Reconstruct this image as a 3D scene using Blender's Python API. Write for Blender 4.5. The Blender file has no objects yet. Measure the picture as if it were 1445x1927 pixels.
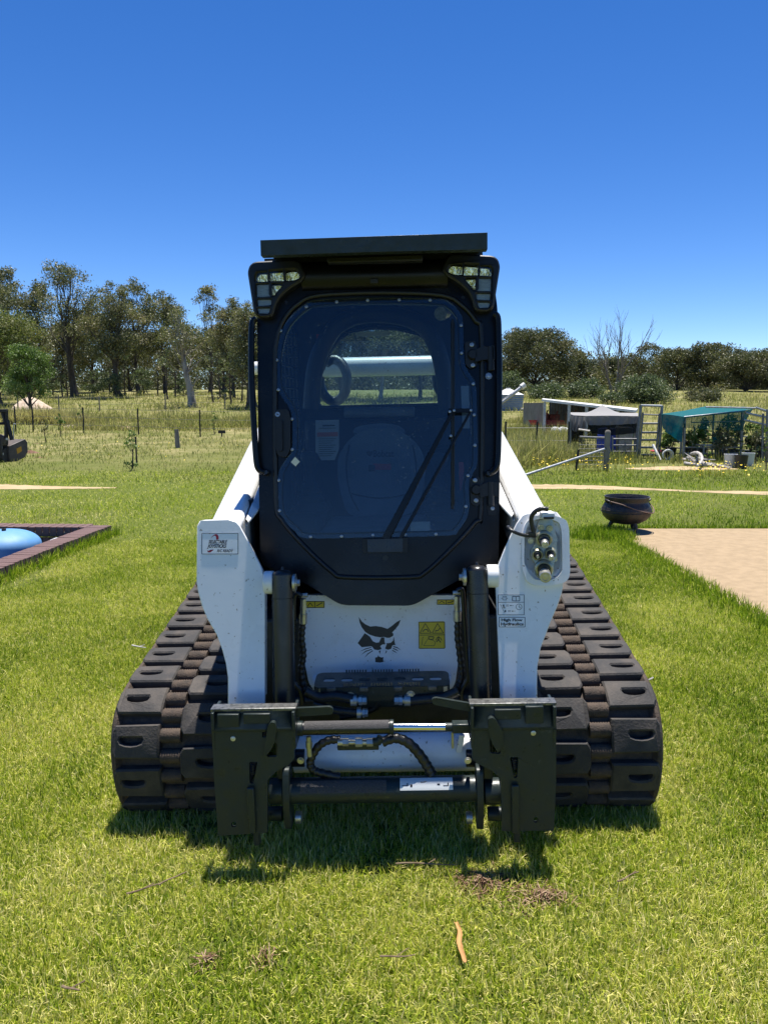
import bpy, bmesh, math, random
import numpy as np
from mathutils import Vector, Matrix
from mathutils.geometry import tessellate_polygon

R = math.radians
scene = bpy.context.scene
col = scene.collection
random.seed(7)
rng = np.random.default_rng(11)

# ------------------------------------------------------------------ camera, sky, sun, exposure
CAM_H = 1.53
TILT = R(8.0)
FPX = 1448.0                                   # focal length in pixels of the 1445 x 1927 photograph
cam_data = bpy.data.cameras.new('camera')
cam = bpy.data.objects.new('camera', cam_data)
col.objects.link(cam)
cam.location = (0, 0, CAM_H)
cam.rotation_euler = (R(90) - TILT, 0, 0)
cam_data.sensor_fit = 'VERTICAL'
cam_data.sensor_height = 24.0
cam_data.lens = 24.0 * FPX / 1927.0
cam_data.clip_start = 0.05
cam_data.clip_end = 3000
scene.camera = cam

TO_SUN = Vector((0.05, 0.20, 0.98)).normalized()
SUN_EL = math.asin(TO_SUN.z)
world = bpy.data.worlds.new('World')
scene.world = world
world.use_nodes = True
wn = world.node_tree.nodes
wl = world.node_tree.links
wn.clear()
w_out = wn.new('ShaderNodeOutputWorld')
w_bg = wn.new('ShaderNodeBackground')
w_sky = wn.new('ShaderNodeTexSky')
w_sky.sky_type = 'NISHITA'
w_sky.sun_disc = False
w_sky.sun_elevation = SUN_EL
w_sky.sun_rotation = math.atan2(TO_SUN.x, TO_SUN.y)
w_sky.altitude = 900
w_sky.air_density = 0.7
w_sky.dust_density = 0.0
w_sky.ozone_density = 1.5
w_hs = wn.new('ShaderNodeHueSaturation')
w_hs.inputs['Saturation'].default_value = 1.33
w_hs.inputs['Hue'].default_value = 0.510
w_bg.inputs['Strength'].default_value = 0.099
wl.new(w_sky.outputs[0], w_hs.inputs['Color'])
wl.new(w_hs.outputs[0], w_bg.inputs['Color'])
wl.new(w_bg.outputs[0], w_out.inputs['Surface'])

sun_data = bpy.data.lights.new('sun', 'SUN')
sun_data.energy = 5.0
sun_data.angle = R(0.53)
sun_data.color = (1.0, 0.955, 0.88)
sun = bpy.data.objects.new('sun', sun_data)
col.objects.link(sun)
sun.rotation_euler = TO_SUN.to_track_quat('Z', 'Y').to_euler()

scene.view_settings.view_transform = 'Standard'
scene.view_settings.look = 'None'
scene.view_settings.gamma = 1.0
scene.view_settings.use_curve_mapping = False
scene.view_settings.exposure = 0.84
scene.render.engine = 'CYCLES'
scene.cycles.max_bounces = 8
scene.cycles.transparent_max_bounces = 24
scene.cycles.use_denoising = True

# ------------------------------------------------------------------ geometry helpers
def ray(px, py):
    u = (px - 722.5) / FPX
    v = (963.5 - py) / FPX
    return Vector((u, math.cos(TILT) + v * math.sin(TILT), -math.sin(TILT) + v * math.cos(TILT)))

def W(px, py, Y):
    """World point seen at photo pixel (px, py) at world distance Y."""
    d = ray(px, py)
    t = Y / d.y
    return Vector((d.x * t, Y, CAM_H + d.z * t))

def smooth01(t):
    t = np.clip(t, 0, 1)
    return t * t * (3 - 2 * t)

PROF_Y = [-900, 0, 16, 24, 30, 34, 45, 60, 80, 120, 400, 1200]
PROF_Z = [0, 0, 0, .03, .13, .28, 1.1, 2.12, 2.9, 3.6, 4.5, 5]
def gh(x, y):
    """Height of the ground."""
    x = np.asarray(x, float); y = np.asarray(y, float)
    z = np.interp(y, PROF_Y, PROF_Z)
    r = np.hypot(x, (y - 3.4) * .8)
    z = z + .025 * x * (1 - smooth01((r - 1.4) / 1.8))
    far = smooth01((y - 18) / 30)
    z = z + far * .08 * (np.sin(x * .31 + 1) * np.sin(y * .23) + .5 * np.sin(x * .77 + y * .5))
    return z

def G(px, py):
    """Ground point seen at photo pixel."""
    d = ray(px, py)
    lo = 0.3
    t = lo
    while t < 400:
        x, y, z = d.x * t, d.y * t, CAM_H + d.z * t
        if z <= float(gh(x, y)):
            break
        t += max(.02, t * .004)
    return Vector((d.x * t, d.y * t, float(gh(d.x * t, d.y * t))))

# the loader's own frame
LOADER_M = (Matrix.Translation((0.0, 2.37, 0.0)) @ Matrix.Rotation(R(-1.6), 4, 'Z') @ Matrix.Rotation(R(-1.5), 4, 'Y'))
LOADER_MI = LOADER_M.inverted()
_O = LOADER_MI @ Vector((0, 0, CAM_H))
def P(px, py, pl):
    """Point in the loader's frame at photo pixel on the plane y = y0 + k (z - z0)."""
    if not isinstance(pl, tuple):
        pl = (pl, 0, 0)
    y0, z0, k = pl
    d = LOADER_MI.to_3x3() @ ray(px, py)
    t = (y0 + k * (_O.z - z0) - _O.y) / (d.y - k * d.z)
    return _O + d * t
def PX(pts, pl):
    return [((p := P(a, b, pl)).x, p.z) for a, b in pts]
def mpp(pl):
    a = P(700, 1000, pl); b = P(701, 1000, pl)
    return (b - a).length

def round_poly(pts, r, n=4):
    """Round the corners of a closed 2D polygon."""
    out = []
    N = len(pts)
    for i in range(N):
        p0 = Vector(pts[i - 1]); p1 = Vector(pts[i]); p2 = Vector(pts[(i + 1) % N])
        a = p0 - p1; b = p2 - p1
        la, lb = a.length, b.length
        if la < 1e-9 or lb < 1e-9:
            continue
        d = min(r, la * .45, lb * .45)
        q0 = p1 + a / la * d; q2 = p1 + b / lb * d
        for k in range(n + 1):
            t = k / n
            q = q0 * (1 - t) ** 2 + p1 * 2 * t * (1 - t) + q2 * t * t
            out.append((q.x, q.y))
    return out

def inset(pts, d):
    """Move a closed polygon inward by d (assumes simple outline)."""
    N = len(pts)
    area = sum(pts[i][0] * pts[(i + 1) % N][1] - pts[(i + 1) % N][0] * pts[i][1] for i in range(N))
    s = 1 if area > 0 else -1
    out = []
    for i in range(N):
        p0 = Vector(pts[i - 1]); p1 = Vector(pts[i]); p2 = Vector(pts[(i + 1) % N])
        e1 = (p1 - p0); e2 = (p2 - p1)
        if e1.length < 1e-9 or e2.length < 1e-9:
            out.append(tuple(p1)); continue
        e1.normalize(); e2.normalize()
        n1 = Vector((-e1.y, e1.x)) * s; n2 = Vector((-e2.y, e2.x)) * s
        n = n1 + n2
        if n.length < 1e-6:
            n = n1
        n.normalize()
        c = max(.5, n.dot(n1))
        q = p1 + n * (d / c)
        out.append((q.x, q.y))
    return out

def circle2(cx, cy, r, n=12, a0=0.0):
    return [(cx + r * math.cos(a0 + 2 * math.pi * i / n), cy + r * math.sin(a0 + 2 * math.pi * i / n)) for i in range(n)]

class MB:
    """Collects shapes and links them as one mesh object."""
    def __init__(self):
        self.v = []; self.f = []
    def add(self, verts, faces):
        o = len(self.v)
        self.v += [tuple(p) for p in verts]
        self.f += [tuple(i + o for i in f) for f in faces]
        return self
    def box(self, c, s, rot=None):
        c = Vector(c); h = Vector(s) / 2
        vs = []
        for z in (-1, 1):
            for y in (-1, 1):
                for x in (-1, 1):
                    p = Vector((x * h.x, y * h.y, z * h.z))
                    if rot is not None:
                        p = rot @ p
                    vs.append(c + p)
        return self.add(vs, [(0, 2, 3, 1), (4, 5, 7, 6), (0, 1, 5, 4), (2, 6, 7, 3), (0, 4, 6, 2), (1, 3, 7, 5)])
    def cyl(self, a, b, r0, r1=None, n=12, caps=True):
        a = Vector(a); b = Vector(b)
        r1 = r0 if r1 is None else r1
        d = (b - a)
        if d.length < 1e-9:
            return self
        q = d.to_track_quat('Z', 'Y')
        vs = []
        for p, r in ((a, r0), (b, r1)):
            for i in range(n):
                t = 2 * math.pi * i / n
                vs.append(p + q @ Vector((r * math.cos(t), r * math.sin(t), 0)))
        fs = [(i, (i + 1) % n, n + (i + 1) % n, n + i) for i in range(n)]
        if caps:
            fs += [tuple(range(n - 1, -1, -1)), tuple(range(n, 2 * n))]
        return self.add(vs, fs)
    def lathe(self, a, axis, prof, n=16):
        """prof: list of (distance along axis, radius) from point a."""
        a = Vector(a); q = Vector(axis).normalized().to_track_quat('Z', 'Y')
        vs = []; fs = []
        for h, r in prof:
            for i in range(n):
                t = 2 * math.pi * i / n
                vs.append(a + q @ Vector((r * math.cos(t), r * math.sin(t), h)))
        for k in range(len(prof) - 1):
            for i in range(n):
                j = (i + 1) % n
                fs.append((k * n + i, k * n + j, (k + 1) * n + j, (k + 1) * n + i))
        if prof[0][1] > 1e-6: fs.append(tuple(range(n - 1, -1, -1)))
        if prof[-1][1] > 1e-6: fs.append(tuple((len(prof) - 1) * n + i for i in range(n)))
        return self.add(vs, fs)
    def tube(self, pts, r, n=8, closed=False, rfun=None):
        pts = [Vector(p) for p in pts]
        N = len(pts)
        vs = []; fs = []
        up = None
        for i, p in enumerate(pts):
            if closed:
                d = pts[(i + 1) % N] - pts[i - 1]
            else:
                d = pts[min(i + 1, N - 1)] - pts[max(i - 1, 0)]
            d.normalize()
            if up is None:
                up = d.orthogonal().normalized()
            up = (up - d * up.dot(d))
            if up.length < 1e-6: up = d.orthogonal()
            up.normalize()
            s = d.cross(up)
            rr = r if rfun is None else rfun(i / max(1, N - 1))
            for k in range(n):
                t = 2 * math.pi * k / n
                vs.append(p + (up * math.cos(t) + s * math.sin(t)) * rr)
        M = N if closed else N - 1
        for i in range(M):
            for k in range(n):
                j = (k + 1) % n; i2 = (i + 1) % N
                fs.append((i * n + k, i * n + j, i2 * n + j, i2 * n + k))
        if not closed:
            fs += [tuple(range(n - 1, -1, -1)), tuple((N - 1) * n + k for k in range(n))]
        return self.add(vs, fs)
    def prism(self, outer, h0, h1, fn, holes=(), chamfer=0.0):
        """outer/holes: 2D loops; fn(u, v, h) -> 3D.  h0 back, h1 front."""
        loops = [outer] + list(holes)
        flat = [p for L in loops for p in L]
        tris = tessellate_polygon([[Vector((p[0], p[1], 0)) for p in L] for L in loops])
        n = len(flat)
        top = flat
        levels = [(flat, h0), (flat, h1)]
        if chamfer > 0:
            ins = []
            for i, L in enumerate(loops):
                ins += inset(L, chamfer if i == 0 else -chamfer)
            levels = [(flat, h0), (flat, h1 - (chamfer if h1 > h0 else -chamfer)), (ins, h1)]
        vs = []
        for pts, h in levels:
            vs += [fn(p[0], p[1], h) for p in pts]
        fs = [(a, b, c) for a, b, c in tris]
        L0 = (len(levels) - 1) * n
        fs += [(L0 + c, L0 + b, L0 + a) for a, b, c in tris]
        for k in range(len(levels) - 1):
            o = 0
            for L in loops:
                m = len(L)
                for i in range(m):
                    j = (i + 1) % m
                    fs.append((k * n + o + i, k * n + o + j, (k + 1) * n + o + j, (k + 1) * n + o + i))
                o += m
        return self.add(vs, fs)
    def sheet(self, outer, fn, holes=()):
        loops = [outer] + list(holes)
        flat = [p for L in loops for p in L]
        tris = tessellate_polygon([[Vector((p[0], p[1], 0)) for p in L] for L in loops])
        return self.add([fn(p[0], p[1]) for p in flat], [tuple(t) for t in tris])
    def build(self, name, mat, parent=None, smooth=40, bevel=0.0, seg=2, loc=None, recalc=True):
        me = bpy.data.meshes.new(name)
        me.from_pydata(self.v, [], self.f)
        if recalc:
            bm = bmesh.new(); bm.from_mesh(me)
            bmesh.ops.recalc_face_normals(bm, faces=bm.faces)
            bm.to_mesh(me); bm.free()
        me.materials.append(mat)
        if smooth:
            me.polygons.foreach_set('use_smooth', [True] * len(me.polygons))
            me.set_sharp_from_angle(angle=R(smooth))
        o = bpy.data.objects.new(name, me)
        col.objects.link(o)
        if parent is not None: o.parent = parent
        if loc is not None: o.location = loc
        if bevel:
            b = o.modifiers.new('bevel', 'BEVEL')
            b.width = bevel; b.segments = seg; b.limit_method = 'ANGLE'; b.angle_limit = R(35)
            b.harden_normals = False
        return o

def spline(pts, n=8, closed=False):
    pts = [Vector(p) for p in pts]
    N = len(pts); out = []
    rngN = N if closed else N - 1
    for i in range(rngN):
        if closed:
            p0, p1, p2, p3 = pts[i - 1], pts[i], pts[(i + 1) % N], pts[(i + 2) % N]
        else:
            p0, p1, p2, p3 = pts[max(i - 1, 0)], pts[i], pts[i + 1], pts[min(i + 2, N - 1)]
        for k in range(n):
            t = k / n
            out.append(.5 * ((2 * p1) + (p2 - p0) * t + (2 * p0 - 5 * p1 + 4 * p2 - p3) * t * t + (3 * p1 - p0 - 3 * p2 + p3) * t ** 3))
    if not closed: out.append(pts[-1])
    return out

def tag(o, label=None, cat=None, group=None, kind=None):
    if label: o['label'] = label
    if cat: o['category'] = cat
    if group: o['group'] = group
    if kind: o['kind'] = kind
    return o
def empty(name, loc=(0, 0, 0), rz=0.0, parent=None):
    o = bpy.data.objects.new(name, None)
    o.empty_display_size = .1
    col.objects.link(o)
    o.location = loc
    o.rotation_euler = (0, 0, rz)
    if parent is not None: o.parent = parent
    return o
def copy_tree(o, parent=None):
    c = o.copy(); col.objects.link(c)
    if parent is not None: c.parent = parent
    for ch in list(o.children): copy_tree(ch, c)
    return c

def np_mesh(name, verts, faces_flat, totals, mat, parent=None, attrs=None, smooth=False):
    """Fast mesh from numpy arrays."""
    me = bpy.data.meshes.new(name)
    nv = len(verts); nl = len(faces_flat); nf = len(totals)
    me.vertices.add(nv); me.loops.add(nl); me.polygons.add(nf)
    me.vertices.foreach_set('co', np.asarray(verts, np.float32).ravel())
    me.loops.foreach_set('vertex_index', np.asarray(faces_flat, np.int32))
    starts = np.concatenate([[0], np.cumsum(totals)[:-1]]).astype(np.int32)
    me.polygons.foreach_set('loop_start', starts)
    me.polygons.foreach_set('loop_total', np.asarray(totals, np.int32))
    me.polygons.foreach_set('use_smooth', np.full(nf, smooth))
    me.update(calc_edges=True)
    for k, a in (attrs or {}).items():
        at = me.attributes.new(k, 'FLOAT', 'POINT')
        at.data.foreach_set('value', np.asarray(a, np.float32))
    me.materials.append(mat)
    o = bpy.data.objects.new(name, me)
    col.objects.link(o)
    if parent is not None: o.parent = parent
    return o

# ------------------------------------------------------------------ materials
def new_mat(name):
    m = bpy.data.materials.new(name)
    m.use_nodes = True
    nt = m.node_tree
    return m, nt, nt.nodes['Principled BSDF']
def pbr(name, c, rough=.5, metal=0.0, c2=None, scale=12.0, lo=.4, hi=.65, bump=0.0, bscale=80.0, rvar=0.0, coat=0.0, spec=.5, stretch=None, detail=6, specks=0.0):
    """Principled material: colour c broken up towards c2 by noise, with fine relief and uneven gloss."""
    m, nt, b = new_mat(name)
    N, L = nt.nodes, nt.links
    b.inputs['Base Color'].default_value = (*c, 1)
    b.inputs['Roughness'].default_value = rough
    b.inputs['Metallic'].default_value = metal
    b.inputs['Coat Weight'].default_value = coat
    b.inputs['Coat Roughness'].default_value = .08
    b.inputs['Specular IOR Level'].default_value = spec
    tc = N.new('ShaderNodeTexCoord')
    src = tc.outputs['Object']
    if stretch:
        mp = N.new('ShaderNodeMapping'); mp.inputs['Scale'].default_value = stretch
        L.new(src, mp.inputs['Vector']); src = mp.outputs[0]
    if c2 is not None:
        n = N.new('ShaderNodeTexNoise'); n.inputs['Scale'].default_value = scale; n.inputs['Detail'].default_value = detail
        n.inputs['Roughness'].default_value = .65
        L.new(src, n.inputs['Vector'])
        rp = N.new('ShaderNodeValToRGB')
        rp.color_ramp.elements[0].position = lo; rp.color_ramp.elements[0].color = (*c, 1)
        rp.color_ramp.elements[1].position = hi; rp.color_ramp.elements[1].color = (*c2, 1)
        L.new(n.outputs['Fac'], rp.inputs[0]); L.new(rp.outputs[0], b.inputs['Base Color'])
    if specks and c2 is not None:
        n4 = N.new('ShaderNodeTexNoise'); n4.inputs['Scale'].default_value = 75; n4.inputs['Detail'].default_value = 3
        L.new(src, n4.inputs['Vector'])
        r4 = N.new('ShaderNodeValToRGB')
        r4.color_ramp.elements[0].position = .665; r4.color_ramp.elements[0].color = (1, 1, 1, 1)
        r4.color_ramp.elements[1].position = .72; r4.color_ramp.elements[1].color = (1 - specks, 1 - specks * 1.1, 1 - specks * 1.25, 1)
        L.new(n4.outputs['Fac'], r4.inputs[0])
        mm = N.new('ShaderNodeMix'); mm.data_type = 'RGBA'; mm.blend_type = 'MULTIPLY'; mm.inputs[0].default_value = 1
        L.new(rp.outputs[0], mm.inputs[6]); L.new(r4.outputs[0], mm.inputs[7]); L.new(mm.outputs[2], b.inputs['Base Color'])
    if rvar:
        n2 = N.new('ShaderNodeTexNoise'); n2.inputs['Scale'].default_value = scale * .7; n2.inputs['Detail'].default_value = 5
        L.new(src, n2.inputs['Vector'])
        mr = N.new('ShaderNodeMapRange')
        mr.inputs['From Min'].default_value = .3; mr.inputs['From Max'].default_value = .7
        mr.inputs['To Min'].default_value = max(.02, rough - rvar); mr.inputs['To Max'].default_value = min(1, rough + rvar)
        L.new(n2.outputs['Fac'], mr.inputs['Value']); L.new(mr.outputs[0], b.inputs['Roughness'])
    if bump:
        n3 = N.new('ShaderNodeTexNoise'); n3.inputs['Scale'].default_value = bscale; n3.inputs['Detail'].default_value = 4
        L.new(src, n3.inputs['Vector'])
        bp = N.new('ShaderNodeBump'); bp.inputs['Strength'].default_value = bump; bp.inputs['Distance'].default_value = .01
        L.new(n3.outputs['Fac'], bp.inputs['Height']); L.new(bp.outputs[0], b.inputs['Normal'])
    return m

def leaf_mat(name, stops, trans=.3, rough=.55, spec=.25):
    """Foliage: colour picked by the 'tint' attribute, part of the light passes through."""
    m, nt, b = new_mat(name)
    N, L = nt.nodes, nt.links
    at = N.new('ShaderNodeAttribute'); at.attribute_name = 'tint'
    rp = N.new('ShaderNodeValToRGB')
    els = rp.color_ramp.elements
    while len(els) < len(stops): els.new(.5)
    for e, (p, c) in zip(els, stops):
        e.position = p; e.color = (*c, 1)
    L.new(at.outputs['Fac'], rp.inputs[0])
    L.new(rp.outputs[0], b.inputs['Base Color'])
    b.inputs['Roughness'].default_value = rough
    b.inputs['Specular IOR Level'].default_value = spec
    tr = N.new('ShaderNodeBsdfTranslucent')
    br = N.new('ShaderNodeMix'); br.data_type = 'RGBA'; br.blend_type = 'MULTIPLY'; br.inputs[0].default_value = 1
    br.inputs[7].default_value = (1.0, 1.15, .7, 1)
    L.new(rp.outputs[0], br.inputs[6]); L.new(br.outputs[2], tr.inputs['Color'])
    mx = N.new('ShaderNodeMixShader'); mx.inputs[0].default_value = trans
    L.new(b.outputs[0], mx.inputs[1]); L.new(tr.outputs[0], mx.inputs[2])
    L.new(mx.outputs[0], nt.nodes['Material Output'].inputs['Surface'])
    return m

M = {}
M['white'] = pbr('white_paint', (.82, .82, .81), .3, c2=(.73, .72, .69), scale=5, lo=.5, hi=.8, coat=.3, rvar=.1, bump=.03, bscale=30, specks=.55)
M['white_dusty'] = pbr('dusty_white_paint', (.84, .845, .845), .4, c2=(.70, .68, .63), scale=6, lo=.5, hi=.75, coat=.15, rvar=.12, bump=.04, bscale=40, specks=.5)
M['black'] = pbr('black_gloss_paint', (.0028, .0032, .0046), .3, c2=(.020, .019, .0185), scale=6, lo=.5, hi=.9, rvar=.1, spec=.3, coat=.0, bump=.03, bscale=60)
M['black_sat'] = pbr('black_satin_plastic', (.005, .005, .006), .5, c2=(.012, .011, .010), scale=14, lo=.5, hi=.8, bump=.08, bscale=300)
M['cyl'] = pbr('grey_cylinder_paint', (.012, .0125, .014), .3, c2=(.022, .021, .02), scale=14, lo=.45, hi=.75, rvar=.1, coat=.1)
M['coupler'] = pbr('dark_coupler_paint', (.018, .027, .026), .4, c2=(.085, .088, .082), scale=42, lo=.64, hi=.80, rvar=.14, bump=.08, bscale=90, spec=.4)
M['lit_edge'] = pbr('lit_steel_edge', (.22, .22, .21), .42, .8, c2=(.03, .03, .03), scale=60, lo=.45, hi=.7, bump=.1, bscale=120)  # pale tone paints the sunlit look of the coupler's top flange
M['rubber'] = pbr('track_rubber', (.036, .034, .033), .75, c2=(.105, .086, .070), scale=7, lo=.45, hi=.80, bump=.25, bscale=120, spec=.35, detail=9)
M['rubber_dirt'] = pbr('dusty_track_rubber', (.09, .066, .05), .85, c2=(.04, .034, .03), scale=24, lo=.4, hi=.7, bump=.4, bscale=160, spec=.25)
M['seal'] = pbr('rubber_seal', (.012, .012, .012), .45, bump=.05)
M['hose'] = pbr('black_hose', (.012, .012, .013), .35, c2=(.025, .024, .022), scale=60, bump=.2, bscale=200)
M['zinc'] = pbr('zinc_plated_steel', (.62, .61, .57), .38, .75, c2=(.42, .40, .34), scale=40, rvar=.1)
M['zinc_yellow'] = pbr('yellow_passivated_steel', (.50, .49, .36), .38, .75, c2=(.38, .36, .26), scale=30, rvar=.1)
M['chrome'] = pbr('chrome_rod', (.72, .73, .74), .12, 1.0)
M['grip'] = pbr('anti_slip_tape', (.045, .042, .042), .9, c2=(.10, .095, .095), scale=400, lo=.4, hi=.6, bump=.6, bscale=500)
M['screw'] = pbr('steel_screw', (.36, .37, .39), .35, .7)
M['seat'] = pbr('slate_seat_vinyl', (.165, .185, .205), .6, c2=(.11, .125, .14), scale=6, bump=.1, bscale=150)
M['interior'] = pbr('dark_interior_trim', (.010, .011, .013), .7, c2=(.02, .021, .023), scale=8)
M['paper'] = pbr('paper', (.66, .68, .68), .7)
M['paper_dull'] = pbr('dull_label_film', (.42, .44, .44), .5)
M['cream'] = pbr('cream_sticker', (.68, .66, .5), .5)
M['orange'] = pbr('orange_band', (.55, .14, .08), .6)
M['red'] = pbr('red_plastic', (.42, .035, .03), .45)
M['ink'] = pbr('black_ink', (.008, .009, .012), .4)
M['swoosh'] = pbr('dark_red_ink', (.30, .01, .02), .4)
M['yellow'] = pbr('yellow_warning_film', (.72, .52, .02), .4)
M['lens_back'] = pbr('lamp_reflector', (.95, .95, .9), .12, 1.0, c2=(.35, .34, .28), scale=75, lo=.45, hi=.62, bump=.35, bscale=60, stretch=(2.2, 1, .6))  # bright and dark noise in the colour paints the reflector's sparkle
M['rib_lens'] = pbr('ribbed_lamp_lens', (.78, .80, .78), .3, .0, c2=(.5, .52, .5), scale=30, bump=.5, bscale=90, stretch=(1, 1, 14))
M['step'] = pbr('dark_steel_step', (.085, .085, .08), .4, .3, c2=(.15, .145, .13), scale=20, rvar=.1)
M['body_grey'] = pbr('dark_grey_body', (.022, .024, .026), .4, c2=(.045, .045, .043), scale=12, rvar=.1)

def glass_mat(name, tint, refl, rough=.0, dust=0.0):
    m, nt, b = new_mat(name)
    N, L = nt.nodes, nt.links
    N.remove(b)
    out = N['Material Output'] if 'Material Output' in N else N.new('ShaderNodeOutputMaterial')
    t = N.new('ShaderNodeBsdfTransparent'); t.inputs[0].default_value = (*tint, 1)
    g = N.new('ShaderNodeBsdfGlossy'); g.inputs['Roughness'].default_value = rough; g.inputs['Color'].default_value = (1, 1, 1, 1)
    fr = N.new('ShaderNodeFresnel'); fr.inputs[0].default_value = refl
    mx = N.new('ShaderNodeMixShader')
    L.new(fr.outputs[0], mx.inputs[0]); L.new(t.outputs[0], mx.inputs[1]); L.new(g.outputs[0], mx.inputs[2])
    last = mx.outputs[0]
    if dust:
        tc = N.new('ShaderNodeTexCoord')
        vo = N.new('ShaderNodeTexVoronoi'); vo.inputs['Scale'].default_value = 55
        L.new(tc.outputs['Object'], vo.inputs['Vector'])
        no = N.new('ShaderNodeTexNoise'); no.inputs['Scale'].default_value = 9
        L.new(tc.outputs['Object'], no.inputs['Vector'])
        lt = N.new('ShaderNodeMath'); lt.operation = 'LESS_THAN'
        mu = N.new('ShaderNodeMath'); mu.operation = 'MULTIPLY'; mu.inputs[1].default_value = .20
        sb = N.new('ShaderNodeMath'); sb.operation = 'SUBTRACT'; sb.inputs[1].default_value = .28; sb.use_clamp = True
        L.new(no.outputs['Fac'], sb.inputs[0]); L.new(sb.outputs[0], mu.inputs[0]); mu.inputs[1].default_value = .42
        L.new(vo.outputs['Distance'], lt.inputs[0]); L.new(mu.outputs[0], lt.inputs[1])
        d = N.new('ShaderNodeBsdfDiffuse'); d.inputs[0].default_value = (.6, .62, .62, 1)
        k = N.new('ShaderNodeMath'); k.operation = 'MULTIPLY'; k.inputs[1].default_value = dust
        L.new(lt.outputs[0], k.inputs[0])
        ad = N.new('ShaderNodeMath'); ad.operation = 'ADD'; ad.inputs[1].default_value = .004
        L.new(k.outputs[0], ad.inputs[0])
        m2 = N.new('ShaderNodeMixShader')
        L.new(ad.outputs[0], m2.inputs[0]); L.new(last, m2.inputs[1]); L.new(d.outputs[0], m2.inputs[2])
        last = m2.outputs[0]
    L.new(last, out.inputs['Surface'])
    return m
M['windscreen'] = glass_mat('tinted_windscreen', (.72, .78, .82), 1.5, .0, .2)
M['glass'] = glass_mat('tinted_glass', (.74, .92, .87), 1.5)
M['side_glass'] = glass_mat('side_window', (.72, .86, .84), 1.12)
M['lens_glass'] = glass_mat('clear_lamp_lens', (.92, .93, .90), 1.5, .03)
# ------------------------------------------------------------------ the loader
loader = empty('track_loader')
loader.matrix_world = LOADER_M
tag(loader, 'white and black tracked skid steer loader parked on the lawn', 'track loader')

def yfun(pl):
    if not isinstance(pl, tuple): pl = (pl, 0, 0)
    y0, z0, k = pl
    n = Vector((0, -1, k)).normalized()
    def fn(u, v, h):                       # h > 0 stands proud towards the front
        return (u + 0, y0 + k * (v - z0) + n.y * h, v + n.z * h)
    return fn
def plate(name, px_pts, pl, t, m, parent=loader, r=0.0, holes_px=(), bevel=0.0, h=0.0, chamfer=0.0, smooth=40):
    """A plate traced on plane pl, its front face standing h proud, t thick."""
    o = PX(px_pts, pl)
    if r: o = round_poly(o, r)
    hs = [PX(q, pl) for q in holes_px]
    return MB().prism(o, h - t, h, yfun(pl), hs, chamfer).build(name, m, parent, bevel=bevel, smooth=smooth)
def L3(px, py, pl): return P(px, py, pl)
def pxline(pts, pl, n=6): return spline([P(a, b, pl) for a, b in pts], n)
def mirror(pts, c2, dy=0): return [(c2 - a, b + dy) for a, b in pts][::-1]
def bolt(parent, p, r, axis=(0, -1, 0), m=None, name='bolt', t=None):
    t = t or r * .9
    b = MB()
    ax = Vector(axis).normalized()
    p = Vector(p)
    b.cyl(p, p + ax * t * .35, r * 1.45, n=14)
    b.cyl(p + ax * t * .35, p + ax * t * 1.3, r, n=6)
    return b.build(name, m or M['zinc'], parent, smooth=30)

# ---- tracks -------------------------------------------------------------
TR = [(2.90, 0.0), (2.76, .005), (2.685, .04), (2.635, .12), (2.61, .22), (2.612, .31), (2.645, .40), (2.71, .462), (2.82, .50), (3.0, .527),
      (3.2, .558), (3.5, .605), (3.85, .66), (4.05, .69), (4.22, .69), (4.38, .62), (4.45, .48), (4.42, .30), (4.36, .12), (4.27, .03), (4.12, 0.0), (3.6, 0.0), (3.2, 0.0)]
_tp = [Vector((p.x - 2.37, p.y)) for p in spline([(a, b, 0) for a, b in TR], 10, True)]
_seg = [(_tp[(i + 1) % len(_tp)] - _tp[i]).length for i in range(len(_tp))]
TLEN = sum(_seg)
_cum = np.concatenate([[0], np.cumsum(_seg)])
_xs = np.array([p.x for p in _tp] + [_tp[0].x]); _zs = np.array([p.y for p in _tp] + [_tp[0].y])
def track_at(s):
    s = s % TLEN
    e = .02
    a = (np.interp((s - e) % TLEN, _cum, _xs), np.interp((s - e) % TLEN, _cum, _zs))
    b = (np.interp((s + e) % TLEN, _cum, _xs), np.interp((s + e) % TLEN, _cum, _zs))
    y = np.interp(s, _cum, _xs); z = np.interp(s, _cum, _zs)
    t = Vector((b[0] - a[0], b[1] - a[1])).normalized()
    n = Vector((-t.y, t.x))               # outward for this winding
    if n.dot(Vector((y - 1.15, z - .32))) < 0: n = -n
    return y, z, t, n
NL = 27
PITCH = TLEN / NL
LUG_H = .034
def track_map(s, x, h):
    """h measured outwards from the lug tops."""
    y, z, t, n = track_at(s)
    return (x, y + n.x * h, z + n.y * h)
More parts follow.
